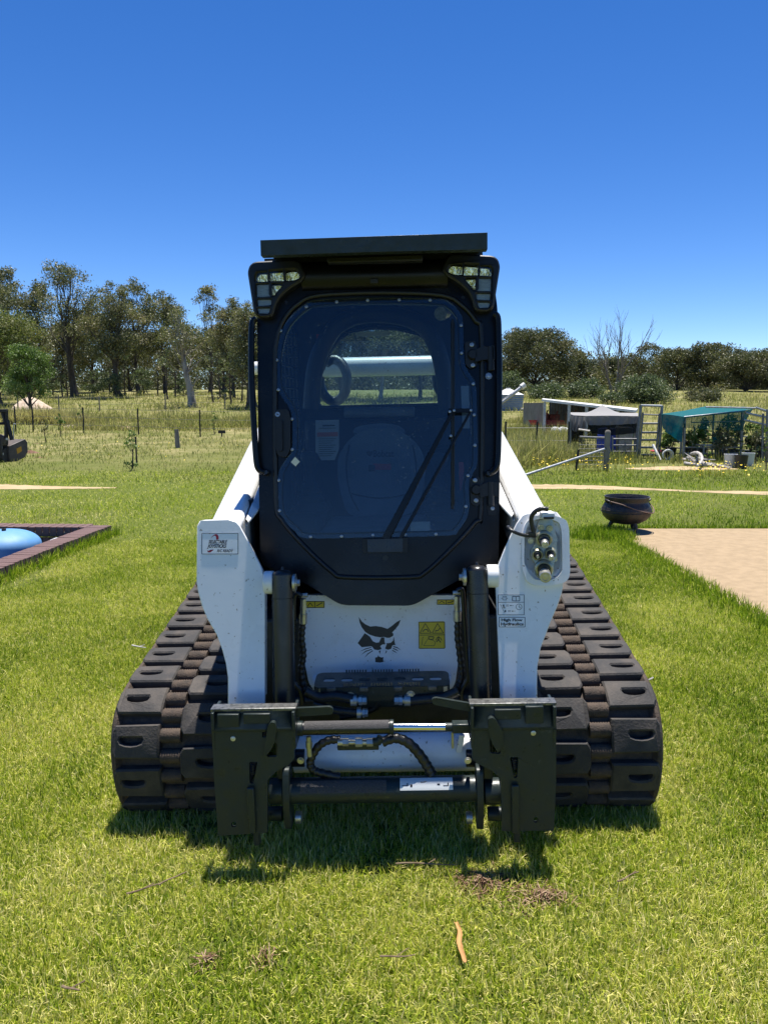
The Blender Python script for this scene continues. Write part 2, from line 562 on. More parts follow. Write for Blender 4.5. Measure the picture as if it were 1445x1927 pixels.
def make_track(sgn):
    t = empty('track', parent=loader)
    # belt: a closed band with a bevelled section
    sec = [(-.226, -.060), (-.223, -.026), (-.212, -.009), (-.200, -.009), (-.186, -LUG_H), (.186, -LUG_H), (.200, -.009), (.212, -.009), (.223, -.026), (.226, -.060), (.21, -.085), (-.21, -.085)]
    N = 140
    vs = []; fs = []
    for i in range(N):
        for v, h in sec:
            vs.append(track_map(TLEN * i / N, sgn * (.775 + v), h))
    m = len(sec)
    for i in range(N):
        for k in range(m):
            fs.append((i * m + k, i * m + (k + 1) % m, ((i + 1) % N) * m + (k + 1) % m, ((i + 1) % N) * m + k))
    MB().add(vs, fs).build('track_belt', M['rubber_dirt'], t, smooth=50)
    def lug(s0, va, vb, outer):
        # outline in (s, v): v runs outwards. a pocket is cut near the outer (or inner) end
        hl = .063
        ss = [-hl + 2 * hl * k / 6 for k in range(7)]
        out = [(s, va) for s in ss] + [(hl * .96, vb - .012), (hl * .6, vb)] + [(-hl * .6 + 0, vb), (-hl * .96, vb - .012)]
        if outer > 0: c0, c1 = vb - .115, vb - .028
        else: c0, c1 = va + .028, va + .115
        # pocket: straight towards the rear, curved towards the front
        pk = [(.016, c0 + .004), (.016, c1 - .004), (.008, c1)]
        for k in range(1, 6):
            a = math.pi * k / 6
            pk.append((-.017 * math.sin(a) + .004, c1 + (c0 - c1) * (1 - math.cos(a)) / 2))
        pk.append((.008, c0))
        fn = lambda s, v, h: track_map(s0 + s, sgn * (.55 + v), h)
        b = MB().prism(out, -LUG_H - .006, 0.0, fn, [pk], chamfer=.006)
        b.build('tread_lug', M['rubber'], t, smooth=28)
    for i in range(NL):
        s0 = i * PITCH + .05
        lug(s0, .262, .438, 1)
        lug(s0 + PITCH * .5, .012, .188, -1)
    for i in range(NL * 2):
        s0 = (i + .25) * PITCH / 2 + .05
        b = MB()
        pts = [track_map(s0, sgn * (.55 + .188 + .074 * k / 16), -LUG_H + .004) for k in range(17)]
        b.tube(pts, .025, n=9, rfun=lambda q: .026 + (.0028 if int(round(q * 16)) % 2 else 0))
        b.build('guide_rib', M['rubber_dirt'], t, smooth=60)
    # wheels and frame
    fr = MB()
    fr.box((sgn * .765, 1.05, .30), (.14, 1.25, .16)); fr.box((sgn * .70, 1.15, .42), (.10, .8, .14))
    fr.build('track_frame', M['body_grey'], t, bevel=.01)
    def wheel(name, y, z, r):
        b = MB()
        for dv in (-.07, .07):
            b.cyl((sgn * (.765 + dv - .035), y, z), (sgn * (.765 + dv + .035), y, z), r, n=32)
        b.cyl((sgn * .66, y, z), (sgn * .87, y, z), r * .45, n=20)
        b.build(name, M['body_grey'], t, bevel=.006)
    wheel('front_idler', .475, .25, .14)
    wheel('rear_idler', 1.80, .22, .12)
    for y in (.78, 1.05, 1.30, 1.55): wheel('road_roller', y, .185, .095)
    b = MB()
    b.cyl((sgn * .73, 1.80, .48), (sgn * .80, 1.80, .48), .13, n=24)
    for k in range(13):
        a = 2 * math.pi * k / 13
        b.box((sgn * .765, 1.80 + .14 * math.cos(a), .48 + .14 * math.sin(a)), (.06, .04, .03), Matrix.Rotation(a, 3, 'X'))
    b.build('drive_sprocket', M['step'], t)
    return t
for sgn in (-1, 1): make_track(sgn)

# ---- chassis behind the tilt cylinders --------------------------------------
b = MB()
b.box((0, 1.32, .46), (1.02, 1.35, .44))
b.box((0, .70, .30), (.86, .25, .14))
b.build('chassis', M['body_grey'], loader, bevel=.015)
PLF = (.56, .55, .13)
panel_px = [(566, 1120), (870, 1120), (862, 1245), (856, 1290), (838, 1306), (600, 1306), (582, 1290), (573, 1245)]
plate('front_panel', panel_px, PLF, .05, M['white_dusty'], r=.03, bevel=.008)
# folded lower edge of the panel
a = P(590, 1285, PLF); c = P(848, 1285, PLF)
MB().tube([(a.x, a.y - .004, a.z), (c.x, c.y - .004, c.z)], .032, n=16).build('panel_fold', M['white_dusty'], loader, smooth=60)

def emblem():
    O = lambda pts: [(660 + x / 7.225, 1150 + y / 7.225) for x, y in pts]
    shapes = [
        [(110, 80), (150, 140), (200, 180), (265, 210), (340, 203), (420, 215), (500, 242), (560, 200), (620, 150), (678, 118), (650, 190), (600, 250), (562, 290), (580, 310), (575, 335), (530, 362), (490, 362), (455, 350), (400, 355), (330, 345), (260, 320), (200, 285), (150, 220), (120, 150)],
        [(190, 300), (95, 435), (150, 490), (270, 478), (290, 482), (320, 520), (370, 530), (420, 515), (400, 475), (430, 452), (472, 450), (460, 420), (457, 358), (415, 358), (405, 378), (385, 425), (345, 430), (300, 410), (262, 350), (225, 322)],
        [(585, 350), (575, 400), (545, 430), (500, 437), (485, 432), (488, 455), (465, 510), (510, 525), (550, 510), (562, 470), (580, 460), (608, 463), (597, 430)],
        [(385, 545), (405, 530), (400, 585)], [(466, 583), (484, 530), (492, 552)],
        [(332, 632), (364, 625), (372, 598), (385, 620), (420, 630), (445, 624), (440, 660), (446, 690), (395, 699), (335, 692)],
        [(122, 548), (200, 508), (276, 489), (280, 498), (205, 519)], [(140, 597), (200, 540), (284, 514), (288, 523), (206, 552)], [(188, 634), (230, 575), (298, 534), (302, 542), (238, 585)],
        [(578, 476), (630, 488), (680, 530), (626, 500), (576, 487)], [(573, 500), (620, 518), (652, 547), (614, 530), (572, 511)], [(565, 526), (600, 545), (628, 572), (592, 554), (562, 536)],
    ]
    b = MB()
    for s in shapes:
        b.prism(PX(O(s), PLF), 0.0, .0012, yfun(PLF))
    o = b.build('emblem', M['ink'], loader, smooth=0)
    tag(o, 'black wild cat head emblem on the white front panel')
emblem()

def frame_loop(b, x0, y0, x1, y1, pl, w, h, r=2):
    """thin printed rectangle outline, corners in pixels"""
    o = [(x0, y0), (x1, y0), (x1, y1), (x0, y1)]
    O = round_poly(o, r); I = round_poly([(x0 + w, y0 + w), (x1 - w, y0 + w), (x1 - w, y1 - w), (x0 + w, y1 - w)], max(.5, r - w))
    b.prism(PX(O, pl), h - .0006, h, yfun(pl), [PX(I, pl)])
def stroke(b, pts, pl, w, h):
    """printed polyline of pixel width w"""
    for (xa, ya), (xb, yb) in zip(pts[:-1], pts[1:]):
        d = Vector((xb - xa, yb - ya))
        if d.length < 1e-6: continue
        n = Vector((-d.y, d.x)).normalized() * w / 2
        q = [(xa + n.x, ya + n.y), (xb + n.x, yb + n.y), (xb - n.x, yb - n.y), (xa - n.x, ya - n.y)]
        b.sheet(PX(q, pl), lambda u, v: yfun(pl)(u, v, h))
def text_on(body, x0, y0, x1, y1, pl, h, m, parent, bold=.0, shear=0.0, rise=0.0):
    """Flat lettering fitted into a pixel rectangle of plane pl."""
    cu = bpy.data.curves.new('lettering', 'FONT')
    cu.body = body; cu.offset = bold; cu.shear = shear; cu.resolution_u = 3
    t = bpy.data.objects.new('lettering', cu)
    col.objects.link(t)
    dg = bpy.context.evaluated_depsgraph_get()
    me = bpy.data.meshes.new_from_object(t.evaluated_get(dg))
    bpy.data.objects.remove(t)
    me.name = 'lettering'
    co = np.array([v.co[:] for v in me.vertices])
    lo = co.min(0); hi = co.max(0)
    f = yfun(pl)
    for v, c in zip(me.vertices, co):
        u = (c[0] - lo[0]) / (hi[0] - lo[0]); w = (c[1] - lo[1]) / (hi[1] - lo[1])
        p = P(x0 + (x1 - x0) * u, y1 + (y0 - y1) * w - rise * u, pl)
        v.co = f(p.x, p.z, h)
    me.materials.clear(); me.materials.append(m)
    bm = bmesh.new(); bm.from_mesh(me)
    bm.normal_update()
    flip = [q for q in bm.faces if q.normal.y > 0]
    bmesh.ops.reverse_faces(bm, faces=flip)
    bm.to_mesh(me); bm.free()
    o = bpy.data.objects.new('lettering', me)
    col.objects.link(o); o.parent = parent
    return o

# warning sticker on the panel
def warning_sticker():
    s = plate('warning_sticker', [(787, 1170), (836, 1169), (838, 1220), (789, 1221)], PLF, .0004, M['yellow'], r=.004, h=.0012)
    tag(s, 'square yellow warning sticker on the white front panel')
    b = MB()
    frame_loop(b, 787.5, 1170, 837, 1220.5, PLF, 1.1, .0020)
    stroke(b, [(788, 1195), (837.5, 1194.5)], PLF, 1.1, .0020)
    for cx in (800, 823):
        stroke(b, [(cx - 10, 1191.5), (cx, 1173), (cx + 11, 1191.3), (cx - 10, 1191.5)], PLF, 1.2, .0020)
    stroke(b, [(795, 1189), (798, 1185), (803, 1184), (806, 1189)], PLF, 1.6, .0020)
    stroke(b, [(819, 1186), (823, 1187), (826, 1184), (828, 1182)], PLF, 1.4, .0020); stroke(b, [(820, 1186), (819, 1190)], PLF, 1.2, .0020)
    stroke(b, [(794, 1214), (795, 1200), (797, 1198)], PLF, .9, .0020)
    stroke(b, [(797, 1215), (803, 1205), (805, 1202), (815, 1205), (819, 1208), (817, 1215), (797, 1215)], PLF, .8, .0020)
    stroke(b, [(806, 1198), (816, 1198), (815, 1203), (807, 1203), (806, 1198)], PLF, 1.4, .0020)
    stroke(b, [(825, 1197), (825, 1203), (821, 1208)], PLF, 1.8, .0020); stroke(b, [(825, 1203), (829, 1209)], PLF, 1.6, .0020); stroke(b, [(820, 1205), (822, 1200), (828, 1200), (831, 1205)], PLF, 1.3, .0020)
    b.build('printed_symbols', M['ink'], s, smooth=0)
warning_sticker()
for x0, y0, x1, y1 in ((575, 1131, 611, 1144), (822, 1128, 857, 1138)):
    s = plate('warning_strip', [(x0, y0), (x1, y0), (x1, y1), (x0, y1)], PLF, .0004, M['yellow'], h=.0012)
    b = MB()
    frame_loop(b, x0 + .3, y0 + .3, x1 - .3, y1 - .3, PLF, 1.2, .0020, .5)
    stroke(b, [((x0 + x1) / 2, y0), ((x0 + x1) / 2, y1)], PLF, 1.2, .0020)
    stroke(b, [(x0 + 4, y1 - 3), (x0 + 9, y0 + 3), (x0 + 14, y1 - 3)], PLF, 1.2, .0020)
    stroke(b, [(x1 - 15, y1 - 4), (x1 - 8, y0 + 5), (x1 - 4, y0 + 3)], PLF, 1.6, .0020)
    b.build('printed_symbols', M['ink'], s, smooth=0)

# ---- step plate ---------------------------------------------------------------
def step_plate():
    st = empty('step', parent=loader)
    zt = P(718, 1282, .40).z
    xa = P(592, 1290, .38).x; xb = P(846, 1286, .38).x
    y0, y1 = .345, .47
    zr = P(718, 1276, y1).z
    fn = lambda u, v, h: (u, v, zt + h + (v - y0) * .10)
    W_ = xb - xa
    outer = round_poly([(xa, y0), (xb, y0), (xb, y1), (xa, y1)], .03)
    holes = []
    for k in range(7):
        cx = xa + W_ * (.105 + .132 * k)
        holes.append(round_poly([(cx - .022, y0 + .047), (cx + .022, y0 + .047), (cx + .022, y0 + .075), (cx - .022, y0 + .075)], .014))
    MB().prism(outer, -.005, 0, fn, holes).build('tread_plate', M['step'], st, bevel=.0015)
    # down-turned front lip, teeth along both edges
    b = MB()
    b.box(((xa + xb) / 2, y0 - .003, zt - .026), (W_ - .05, .005, .055))
    b.box((xa + .004, (y0 + y1) / 2, zt - .035), (.005, .10, .07)); b.box((xb - .004, (y0 + y1) / 2, zt - .035), (.005, .10, .07))
    b.build('front_lip', M['coupler'], st, bevel=.001)
    for fx in (.30, .50, .70):
        t = MB()
        for k in range(8):
            cx = xa + W_ * fx + (k - 3.5) * .0105
            for yy, dz in ((y1 - .006, .013), (y0 + .004, .004)):
                t.box((cx, yy, zt + dz + .004), (.0065, .006, .012))
        t.build('serrated_teeth', M['step'], st)['kind'] = 'stuff'
    for fx in (.13, .37, .62, .87):
        MB().box((xa + W_ * fx, y0 - .006, zt - .006), (.035, .012, .020)).build('fold_tab', M['step'], st, bevel=.005)
    bolt(st, (xa + W_ * .27, y0 - .006, zt - .032), .011); bolt(st, (xa + W_ * .71, y0 - .006, zt - .030), .011)
    MB().box(((xa + xb) / 2, .47, zt - .07), (W_ * .38, .06, .10)).build('step_bracket', M['coupler'], st, bevel=.004)
step_plate()

# ---- tilt cylinders, hoses, steel lines ------------------------------------------
def tilt_cylinder(cx, top, bot, side, boss):
    pl = .30
    t = empty('tilt_cylinder', parent=loader)
    k = mpp(pl)
    a = P(cx, top + 8, pl); c = P(cx + (3 if side < 0 else 8), bot, .22)
    MB().cyl(c, a, 20.5 * k, n=28).build('cylinder_barrel', M['cyl'], t)
    d = (a - c).normalized()
    MB().lathe(a - d * .002, d, [(0, 20.8 * k), (.008, 19 * k), (.016, 12 * k), (.019, 3 * k), (.028, 2.4 * k), (.030, 0)], n=24).build('end_cap', M['cyl'], t)
    MB().cyl(a - d * .085, a - d * .082, 21.1 * k, n=28, caps=True).build('weld_ring', M['black'], t)
    # pivot boss joining the arm, pin and washer on the other side
    bx0, bx1, by = boss
    p0 = P(bx0, by, .31); p1 = P(bx1, by, .31)
    MB().cyl(p0, p1, 22 * k, n=24).build('pivot_boss', M['white'], t, bevel=.004)
    s = 1 if p1.x > p0.x else -1
    e = P(cx, by, .31)
    w0 = Vector((e.x + s * 21 * k, e.y - .01, e.z))
    MB().cyl(w0, w0 + Vector((s * .010, 0, 0)), 17 * k, n=20).build('washer', M['zinc'], t)
    bolt(t, w0 + Vector((s * .01, 0, 0)), 6.5 * k, (s, 0, 0))
tilt_cylinder(532, 1073, 1334, -1, (498, 516, 1096))
tilt_cylinder(897, 1064, 1326, 1, (937, 915, 1084))
def side_lines(pts_tube, pts_hose, fit, pl=.37):
    k = mpp(pl)
    MB().tube(pxline(pts_tube, pl, 5), 4.6 * k, n=10).build('steel_line', M['cyl'], loader, smooth=60)
    h = spline([P(a, b_, pl + .02) for a, b_ in pts_hose], 12)
    MB().tube(h, 6.2 * k, n=10, rfun=lambda q: (6.2 + .9 * math.sin(q * 95)) * k).build('hydraulic_hose', M['hose'], loader, smooth=60)
    x, y0 = fit
    q = MB(); f = lambda y: P(x, y, pl + .02)
    q.cyl(f(y0 + 46), f(y0 + 28), 7.8 * k, n=16); q.cyl(f(y0 + 28), f(y0 + 20), 6 * k, n=12); q.cyl(f(y0 + 20), f(y0 + 14), 7 * k, n=6); q.cyl(f(y0 + 14), f(y0), 6.2 * k, n=6)
    q.cyl(P(x - 8, y0 - 6, pl + .02), P(x + 8, y0 - 7, pl + .02), 4.4 * k, n=10)
    q.build('hose_fitting', M['zinc'], loader, smooth=30)
side_lines([(568, 1122), (560, 1117), (555, 1122), (553, 1140), (553, 1200), (552, 1270), (556, 1288), (566, 1300), (570, 1325)],
           [(570, 1172), (568, 1200), (571, 1232), (567, 1262), (572, 1295), (584, 1312)], (571, 1127))
side_lines([(860, 1112), (867, 1108), (870, 1114), (872, 1140), (876, 1200), (880, 1268), (876, 1284), (868, 1300), (868, 1316)],
           [(861, 1168), (861, 1200), (866, 1240), (868, 1272), (860, 1296), (850, 1308)], (860, 1122))
# dark hoses under the step with their fittings
def under_step():
    pl = .33
    k = mpp(pl)
    def hose(pts, r=7.0, pl=pl):
        MB().tube(pxline(pts, pl, 8), r * k, n=10).build('hydraulic_hose', M['hose'], loader, smooth=60)
    hose([(575, 1300), (600, 1312), (630, 1310), (664, 1316)], 10)
    hose([(862, 1300), (835, 1312), (800, 1316), (770, 1319)], 10)
    hose([(590, 1324), (630, 1336), (676, 1341)], 8)
    hose([(640, 1350), (700, 1335), (712, 1320)], 7, .45)
    for x0, x1, y, s in ((660, 690, 1318, 1), (772, 742, 1318, -1), (672, 692, 1341, 1)):
        q = MB()
        f = lambda t: P(x0 + (x1 - x0) * t, y, pl)
        q.cyl(f(0), f(.38), 11 * k, n=16); q.cyl(f(.38), f(.5), 6 * k, n=12); q.cyl(f(.5), f(.72), 9 * k, n=6); q.cyl(f(.74), f(1), 8 * k, n=6)
        q.build('hose_fitting', M['zinc'], loader, smooth=30)
under_step()

# ---- lift arms -----------------------------------------------------------------------
PLA = (.20, .50, .235)
left_px = [(429, 1333), (499, 1331), (499, 1106), (498, 1090), (491, 1066), (477, 1038), (464, 1012), (452, 990), (445, 982), (430, 977), (386, 978), (376, 980), (371, 990), (370, 1095), (373, 1115), (380, 1140), (391, 1166), (408, 1195), (418, 1222), (425, 1248), (429, 1275)]
right_px = [(941, 1323), (935, 1180), (932, 1102), (933, 1080), (938, 1060), (948, 1035), (960, 1008), (972, 984), (981, 971), (991, 966), (1037, 962), (1048, 964), (1056, 974), (1062, 1010), (1061, 1089), (1057, 1115), (1049, 1140), (1036, 1170), (1017, 1220), (1011, 1255), (1010, 1295), (1011, 1321)]
def lift_arm(px_pts, side, top_edges):
    arm = empty('lift_arm', parent=loader)
    plate('arm_plate', px_pts, PLA, .012, M['white'], arm, bevel=.003, smooth=25)
    # the box section behind the plate, narrower
    o = PX(px_pts, PLA)
    cx = sum(p[0] for p in o) / len(o)
    inn = inset(o, .022)
    MB().prism(inn, -.16, -.0125, yfun(PLA)).build('arm_leg', M['white'], arm, bevel=.01, smooth=30)
    # boom running back and up beside the cab
    (xo0, xi0, zf), (xo1, xi1, zr) = top_edges
    yf, yr = .375, 2.30
    def sect(xo, xi, y, z, d): return [(xo, y, z), (xi, y, z), (xi, y, z - d), (xo, y, z - d)]
    vs = sect(xo0, xi0, yf, zf, .22) + sect(xo1, xi1, yr, zr, .24)
    fs = [(0, 1, 2, 3), (7, 6, 5, 4)] + [(i, (i + 1) % 4, 4 + (i + 1) % 4, 4 + i) for i in range(4)]
    MB().add(vs, fs).build('arm_boom', M['white'], arm, bevel=.022, seg=3)
    # folded lip along the inner edge of the boom and rear upright
    s = side
    zz = lambda y: zf + (zr - zf) * (y - yf) / (yr - yf)
    xx = lambda y: xi0 + (xi1 - xi0) * (y - yf) / (yr - yf)
    l = MB()
    n = 9; vs = []; fs = []
    for i in range(n):
        y = yf + .08 + (1.25 - yf) * i / (n - 1)
        w = .045 * min(1, .25 + i * .4, 1.4 - i / (n - 1))
        for dx, dz in ((-s * .004, -.035), (-s * (w), -.045), (-s * (w + .008), -.030), (-s * .01, -.015)):
            vs.append((xx(y) + dx, y, zz(y) + dz - .012 * i / n))
    for i in range(n - 1):
        for k in range(4):
            fs.append((i * 4 + k, i * 4 + (k + 1) % 4, i * 4 + 4 + (k + 1) % 4, i * 4 + 4 + k))
    l.add(vs, fs).build('line_cover', M['white'], arm, bevel=.004)
    MB().box((xo1 - s * .045, yr + .06, zr + .07), (.09, .24, .40)).build('arm_upright', M['white'], arm, bevel=.03)
    return arm
def edges(outer, inner, outer_r, inner_r):
    f = P(outer[0], outer[1], .375); i = P(inner[0], inner[1], .375)
    fr = P(outer_r[0], outer_r[1], 2.30); ir = P(inner_r[0], inner_r[1], 2.30)
    return ((f.x, i.x, f.z), (fr.x, ir.x, fr.z))
armL = lift_arm(left_px, -1, edges((392, 985), (452, 985), (505, 759), (538, 759)))
armR = lift_arm(right_px, 1, edges((1038, 972), (978, 972), (914, 752), (880, 752)))
tube_a = P(560, 693, 2.3); tube_b = P(880, 686, 2.3)
MB().cyl(tube_a, tube_b, 17.5 * mpp(2.3), n=28).build('arm_cross_tube', M['white'], loader)
MB().cyl(P(480, 693, 2.32), P(570, 692, 2.32), 12 * mpp(2.3), n=20).build('arm_cross_tube', M['white'], loader)

# stickers on the arms
def joystick_sticker():
    s = plate('arm_sticker', [(380, 1003.5), (449, 1002), (449, 1042), (380, 1043.5)], PLA, .0004, M['white'], armL, h=.0008)
    tag(s, 'white lettered sticker at the top of the arm plate')
    b = MB(); frame_loop(b, 380, 1003, 449, 1043, PLA, 1.0, .0014, 1.2); b.build('printed_border', M['ink'], s, smooth=0)
    O = lambda pts: [(375 + x / 16.06, 990 + y / 16.06) for x, y in pts]
    b = MB()
    for q in ([(340, 390), (400, 310), (460, 258), (510, 240), (560, 255), (590, 310), (597, 360), (585, 410), (520, 410), (520, 350), (505, 305), (475, 288), (430, 305), (380, 350)],
              [(243, 730), (290, 748), (350, 715), (440, 712), (410, 745), (360, 785), (310, 802), (270, 790)]):
        b.sheet(PX(O(q), PLA), lambda u, v: yfun(PLA)(u, v, .0016))
    b.build('printed_swoosh', M['swoosh'], s, smooth=0)
    text_on('SELECTABLE', 393.0, 1016.2, 428.5, 1023.0, PLA, .0022, M['ink'], s, .03, .35)
    text_on('JOYSTICKS', 390.3, 1024.2, 427, 1033.2, PLA, .0022, M['ink'], s, .035, .35)
    text_on('R/C READY', 409, 1033.8, 440, 1039.2, PLA, .0022, M['ink'], s, .02, .35)
joystick_sticker()
def flow_stickers():
    s = plate('arm_sticker', [(936.5, 1119.5), (985, 1119), (986.5, 1157), (938, 1157.5)], PLA, .0004, M['white'], armR, h=.0008)
    tag(s, 'pictogram sticker with book symbol')
    b = MB()
    frame_loop(b, 936.5, 1119, 986.2, 1157.3, PLA, .9, .0014, 1)
    stroke(b, [(937.3, 1133.5), (985.3, 1133.3)], PLA, .9, .0014)
    stroke(b, [(945.5, 1122.5), (952.5, 1122.5), (952.5, 1129), (945.5, 1129), (945.5, 1122.5)], PLA, .8, .0014)
    stroke(b, [(942.5, 1126), (945.5, 1126)], PLA, .7, .0014); stroke(b, [(952.5, 1126), (955, 1126)], PLA, .7, .0014); stroke(b, [(947.5, 1125), (950.5, 1125)], PLA, .7, .0014)
    stroke(b, [(963.5, 1130.5), (964, 1122), (970.5, 1122.5), (977, 1122), (977.5, 1130.5), (970.5, 1131), (963.5, 1130.5)], PLA, 1.2, .0014)
    stroke(b, [(970.5, 1122.5), (970.5, 1130.5)], PLA, .9, .0014)
    stroke(b, [(941, 1137), (946.5, 1148.5), (949, 1153)], PLA, .6, .0014)
    for oy, ox in ((1139.5, 0), (1150, 3.5)):
        stroke(b, [(947 + ox, oy - 1.8), (947 + ox, oy + 1.8)], PLA, 2.6, .0014)
        stroke(b, [(951.5 + ox, oy - 1), (957 + ox, oy - 1)], PLA, .7, .0014); stroke(b, [(951.5 + ox, oy + 1), (957 + ox, oy + 1)], PLA, .7, .0014)
        stroke(b, [(959 + ox, oy), (961.5 + ox, oy)], PLA, 1.8, .0014); stroke(b, [(961 + ox, oy), (966 + ox, oy)], PLA, .6, .0014)
    stroke(b, [(976 + 5.5 * math.cos(a * .524), 1142 + 5.5 * math.sin(a * .524)) for a in range(13)], PLA, .8, .0014)
    stroke(b, [(976, 1138.5), (976, 1142), (978.5, 1144)], PLA, .9, .0014)
    b.build('printed_symbols', M['ink'], s, smooth=0)
    s = plate('arm_sticker', [(938.5, 1162), (987, 1161), (988, 1179.5), (940, 1180.5)], PLA, .0004, M['white'], armR, h=.0008)
    tag(s, 'white sticker with bold lettering')
    b = MB(); frame_loop(b, 938.5, 1161.3, 987.8, 1180.2, PLA, .9, .0014, 1); b.build('printed_border', M['ink'], s, smooth=0)
    text_on('High Flow', 942.8, 1163.8, 982.6, 1170.8, PLA, .0018, M['ink'], s, .035)
    text_on('Hydraulics', 942, 1171.4, 984.6, 1178.9, PLA, .0018, M['ink'], s, .035)
flow_stickers()

# hydraulic coupler block set into the right arm
def coupler_block():
    cb = empty('quick_coupler_block', parent=armR)
    f = yfun(PLA)
    k = mpp(PLA)
    rim = [(1056, 976), (1064, 981), (1068, 996), (1070, 1076), (1067, 1090), (1058, 1097), (1030, 1103), (1005, 1102), (989, 1094), (981, 1070), (980, 1010), (986, 986), (1000, 972), (1030, 968)]
    hole = [(1050, 984), (1054, 1000), (1055, 1040), (1055, 1075), (1046, 1087), (1025, 1094), (1003, 1090), (992, 1077), (984, 1060), (985, 1012), (990, 990), (1003, 979), (1030, 976)]
    o = round_poly(PX(rim, PLA), .012); h = round_poly(PX(hole, PLA), .010)
    MB().prism(o, -.05, .022, f, [h]).build('guard_rim', M['white'], cb, bevel=.008, seg=3)
    MB().prism(inset(o, .004), -.035, -.03, f).build('recess_plate', M['white_dusty'], cb)
    pan = round_poly(PX([(984, 1004), (1000, 985), (1048, 1000), (1054, 1012), (1054, 1066), (1043, 1082), (1010, 1078), (994, 1072), (983, 1058)], PLA), .015)
    MB().prism(pan, -.03, .0, f).build('mount_plate', M['white_dusty'], cb, bevel=.003)
    man = round_poly(PX([(1012, 978), (1038, 977), (1040, 1000), (1046, 1010), (1045, 1030), (1046, 1048), (1040, 1058), (1040, 1085), (1022, 1092), (1006, 1084), (1006, 1062), (996, 1048), (998, 1032), (1006, 1024), (1005, 1006)], PLA), .012)
    MB().prism(man, -.01, .022, f).build('manifold', M['zinc_yellow'], cb, bevel=.004)
    ax = Vector((-.12, -.98, -.10)).normalized()
    def coupler(px, py, r, plug_r, ln, dark=True):
        p = P(px, py, PLA); p = Vector(f(p.x, p.z, .018))
        MB().lathe(p, ax, [(0, r * k), (.014, r * k), (.019, r * .84 * k), (.019, r * .7 * k), (.012, r * .64 * k)], n=26).build('coupler_collar', M['zinc_yellow'], cb)
        MB().lathe(p + ax * .004, ax, [(0, r * .66 * k), (ln * .55, r * .62 * k), (ln * .6, plug_r * 1.15 * k)], n=22).build('coupler_socket', M['ink'] if dark else M['cyl'], cb)
        MB().lathe(p + ax * ln * .55, ax, [(0, plug_r * k), (ln * .45, plug_r * k), (ln * .47, plug_r * .9 * k), (ln * .47, plug_r * .62 * k), (ln * .45, plug_r * .55 * k), (ln * .46, 0)], n=22).build('coupler_plug', M['zinc'], cb)
    coupler(1021, 1013, 15.5, 6.5, .085, False)
    coupler(1021, 1069, 17, 10.5, .10)
    coupler(1009, 1042, 11, 2.6, .045)
    coupler(1033, 1040, 10.5, 5, .07)
    for x, y in ((1015.5, 994), (1031, 995)):
        q = P(x, y, PLA); MB().lathe(f(q.x, q.z, .022), (0, -1, 0), [(0, 6.2 * k), (.006, 5.8 * k), (.006, 3.6 * k), (.009, 3.0 * k), (.009, 0)], n=16).build('manifold_bolt', M['zinc_yellow'], cb)
    q = P(998, 1017.5, PLA); bolt(cb, f(q.x, q.z, .002), 4 * k); q = P(1044, 1053, PLA); bolt(cb, f(q.x, q.z, .002), 3 * k)
    # electrical connector
    q = P(1025, 970.5, PLA); c = Vector(f(q.x, q.z, .04))
    MB().box(c, (23 * k, .06, 11 * k)).build('electrical_connector', M['paper'], cb, bevel=.003)
    MB().box(c + Vector((0, -.031, -3.5 * k)), (18 * k, .01, 4 * k)).build('connector_socket', M['ink'], cb)
    pts = [(1024, 962, .07), (1012, 961, .07), (1000, 967, .06), (995, 978, .05), (998, 994, .04), (1001, 1003, .035), (1001, 1012, .03)]
    MB().tube(spline([f(*((p := P(a, b_, PLA)).x, p.z), h_) for a, b_, h_ in pts], 6), 4.2 * k, n=10).build('electrical_lead', M['hose'], cb, smooth=60)
    pts = [(1000, 1008, .03), (990, 1009, .035), (976, 1007, .04), (962, 1002, .05), (954, 995, .03), (957, 991, -.01), (964, 994, -.03)]
    MB().tube(spline([f(*((p := P(a, b_, PLA)).x, p.z), h_) for a, b_, h_ in pts], 6), 3.2 * k, n=10).build('electrical_lead', M['hose'], cb, smooth=60)
    q = P(997, 1006, PLA); MB().box(f(q.x, q.z, .032), (12 * k, .02, 8 * k)).build('lead_clip', M['hose'], cb, bevel=.002)
coupler_block()
